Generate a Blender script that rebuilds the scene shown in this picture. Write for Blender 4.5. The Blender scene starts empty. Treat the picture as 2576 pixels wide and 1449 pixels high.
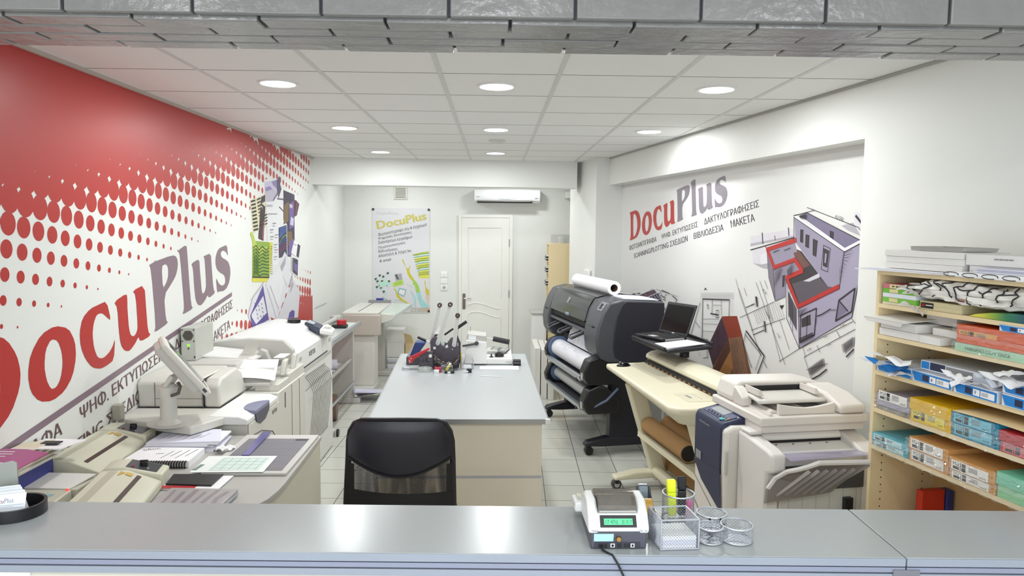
import bpy, bmesh, math, random
from mathutils import Vector, Matrix
SC=bpy.context.scene; COL=SC.collection
R_=math.radians; PI=math.pi; rnd=random.Random(7)
# ------------------------------------------------------------------ camera, world, exposure
cam=bpy.data.cameras.new('camera'); co=bpy.data.objects.new('camera',cam); COL.objects.link(co)
cam.sensor_fit='HORIZONTAL'; cam.sensor_width=36; cam.lens=1830/2576*36; cam.clip_start=.02; cam.clip_end=60
_f=Vector((.0243156,.99634322,-.08190814)); _r=Vector((.99967913,-.02365144,.0090693)); _d=Vector((.00709889,-.08210238,-.99659862))
co.matrix_world=Matrix(((_r.x,-_d.x,-_f.x,0),(_r.y,-_d.y,-_f.y,0),(_r.z,-_d.z,-_f.z,1.95),(0,0,0,1)))
SC.camera=co
SC.view_settings.view_transform='Standard'; SC.view_settings.look='None'; SC.view_settings.gamma=1; SC.view_settings.use_curve_mapping=False
SC.view_settings.exposure=-0.1
wd=bpy.data.worlds.new('daylight'); SC.world=wd; wd.use_nodes=True
wd.node_tree.nodes['Background'].inputs[0].default_value=(.86,.93,1,1); wd.node_tree.nodes['Background'].inputs[1].default_value=.95
def lamp(name,loc,size,watts,col=(1,1,1),shape='DISK',rot=(0,0,0),sy=None,spread=180):
    l=bpy.data.lights.new(name,'AREA'); l.shape=shape; l.size=size; l.energy=watts; l.color=col; l.spread=R_(spread)
    if sy: l.size_y=sy
    o=bpy.data.objects.new(name,l); o.location=loc; o.rotation_euler=rot; COL.objects.link(o); return o
# daylight through the shop window behind the viewer
lamp('shop_window_daylight',(0,-1.6,1.5),4.0,85,(.86,.93,1),'RECTANGLE',(R_(90),0,0),2.4)
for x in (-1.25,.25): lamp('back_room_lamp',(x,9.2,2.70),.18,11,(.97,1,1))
for x in (-1.2,0,1.2): lamp('shop_front_lamp',(x,.35,2.66),.19,13,(.97,1,1))
# ------------------------------------------------------------------ helpers
def lin(h):
    h=h.lstrip('#'); v=[int(h[i:i+2],16)/255 for i in (0,2,4)]
    return [c/12.92 if c<=.04045 else ((c+.055)/1.055)**2.4 for c in v]
MC={}
def M(name,h='#ffffff',rough=.5,metal=0.,spec=.5,bump=0.,bs=150.,var=.03,trans=0.,emit=0.,alpha=1.,vs=6.):
    if name in MC: return MC[name]
    m=bpy.data.materials.new(name); MC[name]=m; m.use_nodes=True; n=m.node_tree; b=n.nodes['Principled BSDF']
    c=lin(h); b.inputs['Roughness'].default_value=rough; b.inputs['Metallic'].default_value=metal; b.inputs['Specular IOR Level'].default_value=spec
    tc=n.nodes.new('ShaderNodeTexCoord')
    nz=n.nodes.new('ShaderNodeTexNoise'); nz.inputs['Scale'].default_value=vs; nz.inputs['Detail'].default_value=3; n.links.new(tc.outputs['Object'],nz.inputs['Vector'])
    mx=n.nodes.new('ShaderNodeMix'); mx.data_type='RGBA'
    mx.inputs['A'].default_value=[x*(1-var) for x in c]+[1]; mx.inputs['B'].default_value=[min(1,x*(1+var)) for x in c]+[1]
    n.links.new(nz.outputs['Fac'],mx.inputs['Factor']); n.links.new(mx.outputs['Result'],b.inputs['Base Color'])
    if bump:
        n2=n.nodes.new('ShaderNodeTexNoise'); n2.inputs['Scale'].default_value=bs; n2.inputs['Detail'].default_value=4; n.links.new(tc.outputs['Object'],n2.inputs['Vector'])
        bp=n.nodes.new('ShaderNodeBump'); bp.inputs['Strength'].default_value=bump; bp.inputs['Distance'].default_value=.01
        n.links.new(n2.outputs['Fac'],bp.inputs['Height']); n.links.new(bp.outputs['Normal'],b.inputs['Normal'])
    if trans: b.inputs['Transmission Weight'].default_value=trans
    if emit: b.inputs['Emission Color'].default_value=c+[1]; b.inputs['Emission Strength'].default_value=emit
    if alpha<1: b.inputs['Alpha'].default_value=alpha
    return m
WF=(0,0,0)
def fpt(F,p):
    a=R_(F[2]); return (F[0]+p[0]*math.cos(a)-p[1]*math.sin(a),F[1]+p[0]*math.sin(a)+p[1]*math.cos(a),p[2])
def setp(o,label,cat,group):
    if label: o['label']=label
    if cat: o['category']=cat
    if group: o['group']=group
AT={}
def T(name,label,cat,at,F=WF,group=None):
    o=bpy.data.objects.new(name,None); COL.objects.link(o); o.empty_display_size=.05
    o.location=fpt(F,at); o.rotation_euler=(0,0,R_(F[2])); setp(o,label,cat,group); AT[o.name]=Vector(at); return o
TX={}
def _mesh2(cu):
    o=bpy.data.objects.new('t',cu); COL.objects.link(o); dg=bpy.context.evaluated_depsgraph_get(); dg.update()
    me=o.evaluated_get(dg).to_mesh(); v=[(p.co.x,p.co.y) for p in me.vertices]; f=[tuple(p.vertices) for p in me.polygons]
    o.evaluated_get(dg).to_mesh_clear(); bpy.data.objects.remove(o); bpy.data.curves.remove(cu); return v,f
def text2(body,bold=0.):
    if (body,bold) in TX: return TX[body,bold]
    cu=bpy.data.curves.new('t','FONT'); cu.body=body; cu.resolution_u=2; cu.offset=bold; cu.fill_mode='NONE'
    o=bpy.data.objects.new('t',cu); COL.objects.link(o); dg=bpy.context.evaluated_depsgraph_get(); dg.update()
    me=o.evaluated_get(dg).to_mesh(); pv=[(p.co.x,p.co.y) for p in me.vertices]; adj={}
    for e in me.edges: a,c=e.vertices; adj.setdefault(a,[]).append(c); adj.setdefault(c,[]).append(a)
    o.evaluated_get(dg).to_mesh_clear(); bpy.data.objects.remove(o); bpy.data.curves.remove(cu)
    seen=set(); loops=[]
    for a in sorted(adj):
        if a in seen: continue
        l=[a]; seen.add(a); c=min(adj[a])
        while c not in seen: seen.add(c); l.append(c); nx=[q for q in adj[c] if q not in seen]; c=nx[0] if nx else a
        if len(l)>2: loops.append([pv[i] for i in l])
    ar=lambda l:sum(p[0]*q[1]-q[0]*p[1] for p,q in zip(l,l[1:]+l[:1]))/2
    def ins(p,l):
        r=False
        for (x1,y1),(x2,y2) in zip(l,l[1:]+l[:1]):
            if (y1>p[1])!=(y2>p[1]) and p[0]<(x2-x1)*(p[1]-y1)/(y2-y1)+x1: r=not r
        return r
    # a loop is a hole when another loop encloses all of it
    n=len(loops); par=[[j for j in range(n) if j!=i and abs(ar(loops[j]))>abs(ar(loops[i])) and all(ins(p,loops[j]) for p in loops[i][::max(1,len(loops[i])//12)])] for i in range(n)]
    v=[]; f=[]
    for i in range(n):
        if len(par[i])%2==0:
            hol=[loops[j] for j in range(n) if len(par[j])%2 and i in par[j] and i==min(par[j],key=lambda k:abs(ar(loops[k])))]
            vv,ff=fill2([loops[i]]+hol); k=len(v); v+=vv; f+=[tuple(x+k for x in q) for q in ff]
    if not v: v=[(0,0),(1,0),(1,1)]; f=[(0,1,2)]
    x0=min(a for a,b in v);x1=max(a for a,b in v);y0=min(b for a,b in v);y1=max(b for a,b in v)
    v=[((a-x0)/(x1-x0),(b-y0)/(y1-y0)) for a,b in v]
    g=list(range(len(v)))
    def root(i):
        while g[i]!=i: g[i]=g[g[i]]; i=g[i]
        return i
    for q in f:
        for i in q[1:]: g[root(i)]=root(q[0])
    ids={}; isl=[ids.setdefault(root(i),len(ids))%7 for i in range(len(v))]
    TX[body,bold]=(v,f,isl); return TX[body,bold]
def fill2(loops):
    cu=bpy.data.curves.new('t','CURVE'); cu.dimensions='2D'; cu.fill_mode='BOTH'
    for l in loops:
        s=cu.splines.new('POLY'); s.points.add(len(l)-1); s.use_cyclic_u=True
        for p,q in zip(s.points,l): p.co=(q[0],q[1],0,1)
    return _mesh2(cu)
class B:
    def __init__(s): s.v=[]; s.f=[]; s.m=[]
    def add(s,v,f,m=0):
        k=len(s.v); s.v+=[tuple(p) for p in v]; s.f+=[tuple(i+k for i in q) for q in f]; s.m+=[m]*len(f); return s
    def box(s,x0,x1,y0,y1,z0,z1,m=0):
        v=[(x,y,z) for z in (z0,z1) for y in (y0,y1) for x in (x0,x1)]
        return s.add(v,[(0,2,3,1),(4,5,7,6),(0,1,5,4),(2,6,7,3),(0,4,6,2),(1,3,7,5)],m)
    def obox(s,c,ax,ay,az,m=0): # oriented box: centre + half vectors
        c,ax,ay,az=map(Vector,(c,ax,ay,az)); v=[c+ax*i+ay*j+az*k for k in (-1,1) for j in (-1,1) for i in (-1,1)]
        return s.add(v,[(0,2,3,1),(4,5,7,6),(0,1,5,4),(2,6,7,3),(0,4,6,2),(1,3,7,5)],m)
    def prism(s,pts,ax,a,b,m=0):
        mk={'x':lambda p,t:(t,p[0],p[1]),'y':lambda p,t:(p[0],t,p[1]),'z':lambda p,t:(p[0],p[1],t)}[ax]
        n=len(pts); v=[mk(p,a) for p in pts]+[mk(p,b) for p in pts]
        return s.add(v,[tuple(range(n))[::-1],tuple(range(n,2*n))]+[(i,(i+1)%n,n+(i+1)%n,n+i) for i in range(n)],m)
    def cyl(s,p0,p1,r,n=16,m=0,r1=None):
        p0,p1=Vector(p0),Vector(p1); d=(p1-p0).normalized(); u=d.orthogonal().normalized(); w=d.cross(u); r1=r if r1 is None else r1
        v=[p0+(u*math.cos(2*PI*i/n)+w*math.sin(2*PI*i/n))*r for i in range(n)]+[p1+(u*math.cos(2*PI*i/n)+w*math.sin(2*PI*i/n))*r1 for i in range(n)]
        return s.add(v,[tuple(range(n))[::-1],tuple(range(n,2*n))]+[(i,(i+1)%n,n+(i+1)%n,n+i) for i in range(n)],m)
    def ring(s,p0,p1,r,ri,n=24,m=0,mi=None):
        p0,p1=Vector(p0),Vector(p1); d=(p1-p0).normalized(); u=d.orthogonal().normalized(); w=d.cross(u); v=[]
        for p,q in ((p0,r),(p1,r),(p1,ri),(p0,ri)): v+=[p+(u*math.cos(2*PI*i/n)+w*math.sin(2*PI*i/n))*q for i in range(n)]
        for k in range(4): s.add([],[],m)
        k0=len(s.v); s.v+=[tuple(p) for p in v]
        for k in range(4):
            for i in range(n):
                j=(i+1)%n; s.f.append((k0+k*n+i,k0+k*n+j,k0+((k+1)%4)*n+j,k0+((k+1)%4)*n+i)); s.m.append(mi if (mi is not None and k==2) else m)
        return s
    def tube(s,pts,r,n=8,m=0,closed=False):
        P=[Vector(p) for p in pts]; k0=len(s.v); N=len(P); u=None
        for i,p in enumerate(P):
            a=P[i-1] if (i or closed) else p; b=P[(i+1)%N] if (i<N-1 or closed) else p; d=(b-a).normalized()
            u=(u-d*u.dot(d)).normalized() if u else d.orthogonal().normalized(); w=d.cross(u)
            s.v+=[tuple(p+(u*math.cos(2*PI*j/n)+w*math.sin(2*PI*j/n))*r) for j in range(n)]
        for i in range(N if closed else N-1):
            for j in range(n): s.f.append((k0+i*n+j,k0+i*n+(j+1)%n,k0+((i+1)%N)*n+(j+1)%n,k0+((i+1)%N)*n+j)); s.m.append(m)
        if not closed:
            s.f.append(tuple(range(k0,k0+n))[::-1]); s.f.append(tuple(range(k0+(N-1)*n,k0+N*n))); s.m+=[m,m]
        return s
    def lathe(s,prof,cx,cy,n=24,m=0):
        k0=len(s.v)
        for r,z in prof: s.v+=[(cx+r*math.cos(2*PI*i/n),cy+r*math.sin(2*PI*i/n),z) for i in range(n)]
        for k in range(len(prof)-1):
            for i in range(n): s.f.append((k0+k*n+i,k0+k*n+(i+1)%n,k0+(k+1)*n+(i+1)%n,k0+(k+1)*n+i)); s.m.append(m)
        s.f.append(tuple(range(k0,k0+n))[::-1]); s.f.append(tuple(range(k0+(len(prof)-1)*n,k0+len(prof)*n))); s.m+=[m,m]
        return s
    def slab(s,q,t,m=0): # 4 corner points (top), thickness t downwards
        n=len(q); v=[Vector(p) for p in q]; v+=[p-Vector((0,0,t)) for p in v]
        return s.add(v,[tuple(range(n)),tuple(range(n,2*n))[::-1]]+[(i,n+i,n+(i+1)%n,(i+1)%n) for i in range(n)],m)
    def grid(s,fn,nu,nv,m=0):
        k0=len(s.v); s.v+=[tuple(fn(i/nu,j/nv)) for j in range(nv+1) for i in range(nu+1)]
        for j in range(nv):
            for i in range(nu): a=k0+j*(nu+1)+i; s.f.append((a,a+1,a+nu+2,a+nu+1)); s.m.append(m)
        return s
    def poly(s,pts,m=0): return s.add(pts,[tuple(range(len(pts)))],m)
    def text(s,body,p0,p1,p2,to3,m=0,bold=0.):
        v,f,isl=text2(body,bold); nn=s.nrm(to3); ux,uy=p1[0]-p0[0],p1[1]-p0[1]; vx,vy=p2[0]-p1[0],p2[1]-p1[1]
        L=math.hypot(ux,uy); e=math.hypot(vx,vy)*bold*2.2
        for j,dx in enumerate((-e,0,e) if bold else (0,)):
            s.add([Vector(to3(p0[0]+a*ux+b*vx+ux/L*dx,p0[1]+a*uy+b*vy+uy/L*dx))+nn*(4e-5*k+1.3e-5*j) for (a,b),k in zip(v,isl)],f,m)
        return s
    def nrm(s,to3):
        o=Vector(to3(0,0)); return (Vector(to3(1,0))-o).cross(Vector(to3(0,1))-o).normalized()
    def stroke(s,pts,w,to3,m=0):
        nn=s.nrm(to3); s.k=getattr(s,'k',0)
        for a,b in zip(pts,pts[1:]):
            s.k+=1; oo=nn*(3.1e-5*(s.k%5))
            dx,dy=b[0]-a[0],b[1]-a[1]; L=math.hypot(dx,dy) or 1; nx,ny=-dy/L*w/2,dx/L*w/2; ex,ey=dx/L*w*.3,dy/L*w*.3
            s.poly([Vector(to3(*p))+oo for p in ((a[0]-ex+nx,a[1]-ey+ny),(a[0]-ex-nx,a[1]-ey-ny),(b[0]+ex-nx,b[1]+ey-ny),(b[0]+ex+nx,b[1]+ey+ny))],m)
        return s
    def build(s,name,mats,parent=None,at=None,F=WF,label=None,cat=None,group=None,kind=None,bev=0.,smooth=False,seg=2,ang=35):
        me=bpy.data.meshes.new(name); root=parent; o=bpy.data.objects.new(name,me); COL.objects.link(o)
        if parent is not None: off=AT[parent.name]; o.parent=parent
        else: off=Vector(at or (0,0,0)); o.location=fpt(F,off); o.rotation_euler=(0,0,R_(F[2]))
        AT[o.name]=off
        me.from_pydata([tuple(Vector(p)-off) for p in s.v],[],s.f)
        mats=mats if isinstance(mats,(list,tuple)) else [mats]
        for m in mats: me.materials.append(m)
        me.polygons.foreach_set('material_index',s.m); me.update()
        if bev or smooth:
            bm=bmesh.new(); bm.from_mesh(me); bmesh.ops.recalc_face_normals(bm,faces=bm.faces); bm.to_mesh(me); bm.free()
        if smooth or bev:
            me.polygons.foreach_set('use_smooth',[True]*len(me.polygons)); me.set_sharp_from_angle(angle=R_(ang))
        if bev:
            b=o.modifiers.new('bevel','BEVEL'); b.width=bev; b.segments=seg; b.limit_method='ANGLE'; b.angle_limit=R_(40)
        setp(o,label,cat,group)
        if kind: o['kind']=kind
        return o
def wire(o,t):
    w=o.modifiers.new('wire','WIREFRAME'); w.thickness=t; w.use_even_offset=False
def diamonds(b,fn,nu,nv,m=0,wrap=True):
    k0=len(b.v); W=nu if wrap else nu+1; idx={}
    for j in range(nv+1):
        for i in range(W):
            if (i+j)%2==0: idx[i,j]=len(b.v); b.v.append(tuple(fn(i/nu,j/nv)))
    for j in range(nv+1):
        for i in range(W):
            if (i+j)%2:
                q=[((i-1)%W if wrap else i-1,j),(i,j-1),((i+1)%W if wrap else i+1,j),(i,j+1)]; q=[idx[t] for t in q if t in idx]
                if len(q)>=3: b.f.append(tuple(q)); b.m.append(m)
LOGO={'D': [[241,2121,268,2106,282,2050,293,1923,289,1863,269,1836,306,1833,418,1852,478,1869,518,1893,543,1916,569,1953,580,1978,585,2007,583,2030,575,2058,562,2081,538,2110,515,2127,481,2139,454,2145,419,2147,367,2143,270,2131],[366,2107,391,2110,412,2107,438,2095,455,2079,473,2050,482,2027,488,1998,486,1973,475,1941,462,1919,440,1897,424,1884,405,1875,393,1873,380,1879,370,1930,360,2056]],'o': [[794,2129,838,2119,863,2105,884,2077,893,2054,895,2023,890,1997,875,1962,858,1940,829,1917,802,1904,761,1894,729,1893,689,1901,664,1913,640,1936,629,1957,623,1987,625,2013,636,2049,654,2074,687,2104,717,2119,760,2129],[760,2090,781,2085,794,2074,806,2051,811,2032,813,2008,810,1989,801,1964,792,1949,776,1935,763,1930,745,1930,734,1939,721,1959,715,1977,710,2002,711,2022,717,2051,726,2068,745,2086]],'c': [[1122,2166,1137,2124,1136,2111,1117,2121,1103,2130,1085,2140,1070,2143,1050,2142,1037,2136,1023,2119,1015,2103,1009,2080,1009,2060,1013,2033,1020,2014,1032,1993,1045,1983,1066,1978,1084,1979,1107,1986,1124,1993,1142,2005,1154,2016,1165,2033,1166,2022,1157,1975,1143,1955,1117,1949,1096,1945,1067,1942,1043,1944,1011,1952,989,1963,965,1984,949,2002,933,2030,926,2052,924,2079,928,2101,940,2128,957,2145,988,2161,1013,2169,1046,2174,1072,2178,1103,2182]],'u': [[1192,2181,1249,2195,1272,2195,1275,2182,1275,2167,1274,2141,1276,2115,1279,2076,1284,2054,1291,2038,1300,2030,1315,2026,1326,2027,1339,2034,1347,2042,1354,2055,1354,2088,1349,2159,1341,2191,1326,2202,1343,2210,1403,2220,1428,2200,1433,2140,1437,2097,1442,2049,1450,2025,1465,2013,1449,2005,1393,1998,1369,2001,1363,2014,1352,2013,1331,1997,1313,1987,1289,1976,1270,1973,1247,1978,1232,1986,1216,2002,1208,2020,1202,2050,1199,2081,1196,2131,1190,2156,1175,2170]],'P': [[1526,2314,1659,2331,1718,2335,1739,2331,1751,2325,1760,2313,1763,2301,1761,2283,1755,2269,1744,2252,1730,2238,1705,2221,1676,2203,1628,2176,1611,2141,1618,2080,1626,2053,1640,2044,1614,2035,1532,2020,1504,2020,1516,2035,1514,2094,1498,2230,1487,2288,1476,2302],[1600,2292,1619,2298,1631,2299,1644,2296,1652,2291,1659,2280,1660,2268,1658,2250,1652,2236,1638,2220,1625,2210,1607,2199,1598,2216,1595,2269]],'l': [[1789,2361,1845,2376,1868,2373,1872,2349,1876,2316,1882,2257,1888,2203,1899,2126,1908,2091,1921,2081,1898,2073,1824,2063,1800,2064,1814,2076,1819,2092,1819,2119,1812,2175,1796,2291,1785,2341,1772,2351]],'U': [[1939,2295,1995,2306,2018,2300,2020,2274,2023,2247,2030,2203,2034,2177,2038,2154,2044,2142,2056,2138,2066,2140,2081,2149,2090,2159,2097,2173,2097,2207,2091,2278,2084,2310,2072,2318,2090,2323,2148,2331,2172,2320,2176,2285,2181,2245,2190,2177,2200,2146,2214,2134,2201,2125,2151,2113,2127,2113,2118,2123,2107,2122,2087,2108,2068,2098,2039,2087,2019,2083,1997,2086,1983,2092,1968,2105,1959,2120,1952,2147,1946,2182,1940,2244,1933,2273,1921,2286]],'s': [[2412,2358,2418,2324,2415,2314,2403,2325,2392,2332,2375,2338,2359,2341,2336,2341,2323,2338,2313,2328,2313,2320,2324,2310,2338,2304,2363,2298,2384,2293,2410,2284,2427,2275,2442,2258,2449,2243,2452,2223,2448,2205,2437,2182,2424,2166,2401,2149,2381,2139,2352,2132,2326,2129,2290,2131,2269,2131,2254,2127,2245,2144,2237,2191,2242,2201,2264,2181,2281,2170,2303,2162,2320,2159,2341,2160,2354,2163,2366,2171,2370,2180,2370,2193,2364,2203,2350,2213,2335,2219,2311,2224,2290,2231,2262,2243,2246,2255,2236,2272,2234,2288,2238,2310,2248,2325,2268,2344,2290,2354,2326,2361,2355,2365,2395,2370]]}
AFF=[[1.35483,-0.00966],[0.00098,1.43216],[2.36462,-1.56998]]
MR=[('roll',[2820,1905,3376,1964,3383,1913,2832,1843]),('shade',[2831,1855,3383,1920,3383,1908,2832,1836]),('roll',[2861,1806,3059,1835,3074,1749,2996,1718,2877,1716]),('roll2',[2983,1782,3061,1803,3084,1731,3007,1700,2973,1735]),('shade',[2877,1716,2997,1713,3084,1727,3078,1685,2998,1690]),('roll',[3983,2054,4006,2058,4048,2035,4055,1940,4000,1991,3976,2028]),('shade',[3869,1982,3976,1999,4045,1925,3932,1954]),('lav',[3378,2049,3910,1836,3877,1618,3769,1620,3406,1876]),('lav2',[3910,1836,4050,1889,4049,1666,4006,1465,3500,1205,3470,1461,3877,1618]),('lavd',[3431,2046,3525,2061,4041,1899,3915,1853]),('dark',[3322,1638,3501,1691,3419,1832,3477,1821,3769,1620,3858,1622,3472,1477]),('dark2',[3658,1677,3769,1620,3852,1622,3479,1484,3387,1608]),('lavm',[3077,1820,3398,1881,3419,1832,3406,1768,3171,1707]),('brown',[3388,1806,3447,1825,3577,1738,3492,1709,3421,1764]),('lav3',[3163,1694,3407,1755,3501,1691,3315,1633,3315,1517,3196,1475]),('lav4',[3060,1822,3155,1689,3192,1476,3100,1627]),('pale',[3314,1637,3470,1461,3500,1205,3358,1357]),('dark2',[3344,1557,3453,1451,3464,1307,3365,1397]),('dark',[3270,1652,3302,1661,3298,1583,3271,1574]),('dark',[3459,1958,3489,1955,3490,1876,3462,1882]),('dark',[3520,1927,3556,1922,3555,1845,3521,1854]),('dark',[3600,1901,3645,1890,3636,1794,3604,1804]),('dark',[3713,1845,3764,1833,3754,1735,3714,1744]),('dark',[3768,1951,3801,1943,3798,1897,3771,1904]),('lav',[3726,1818,3744,1814,3739,1758,3723,1762]),('pale',[3512,1634,3677,1695,3685,1671,3577,1635]),('mid',[3882,1549,4021,1630,4001,1500,3860,1426]),('lavd',[3889,1546,3966,1496,3866,1434]),('mid',[3499,1414,3666,1479,3657,1313,3511,1245]),('dark',[3508,1393,3606,1435,3614,1369,3515,1339]),('ink',[3247,1450,3306,1461,3277,1427]),('hatch2',[3617,1095,3761,1186,3778,1146,3641,1058]),('hatch2',[3938,1297,4041,1360,4039,1309,3960,1252]),('ink',[2095,1454,2125,1481,2156,1459,2126,1465]),('ink',[2180,834,2224,842,2206,824]),('bred',[2426,1279,2670,1311,2763,1172,2547,1123]),('bpur',[2426,1274,2547,1123,2314,848,2196,998]),('bfr',[2547,1123,2763,1172,2922,898,2854,840,2396,743,2296,845]),('bdk',[2314,848,2547,1123,2585,1039,2374,791]),('borg',[2374,791,2586,1029,2636,915,2528,771,2396,743]),('plum',[365,1222,827,1336,949,1369,1010,1368,1071,1343,816,1271,538,1239]),('plumd',[816,1271,1129,1351,1295,1209,1227,1174,1047,1265])]
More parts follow.
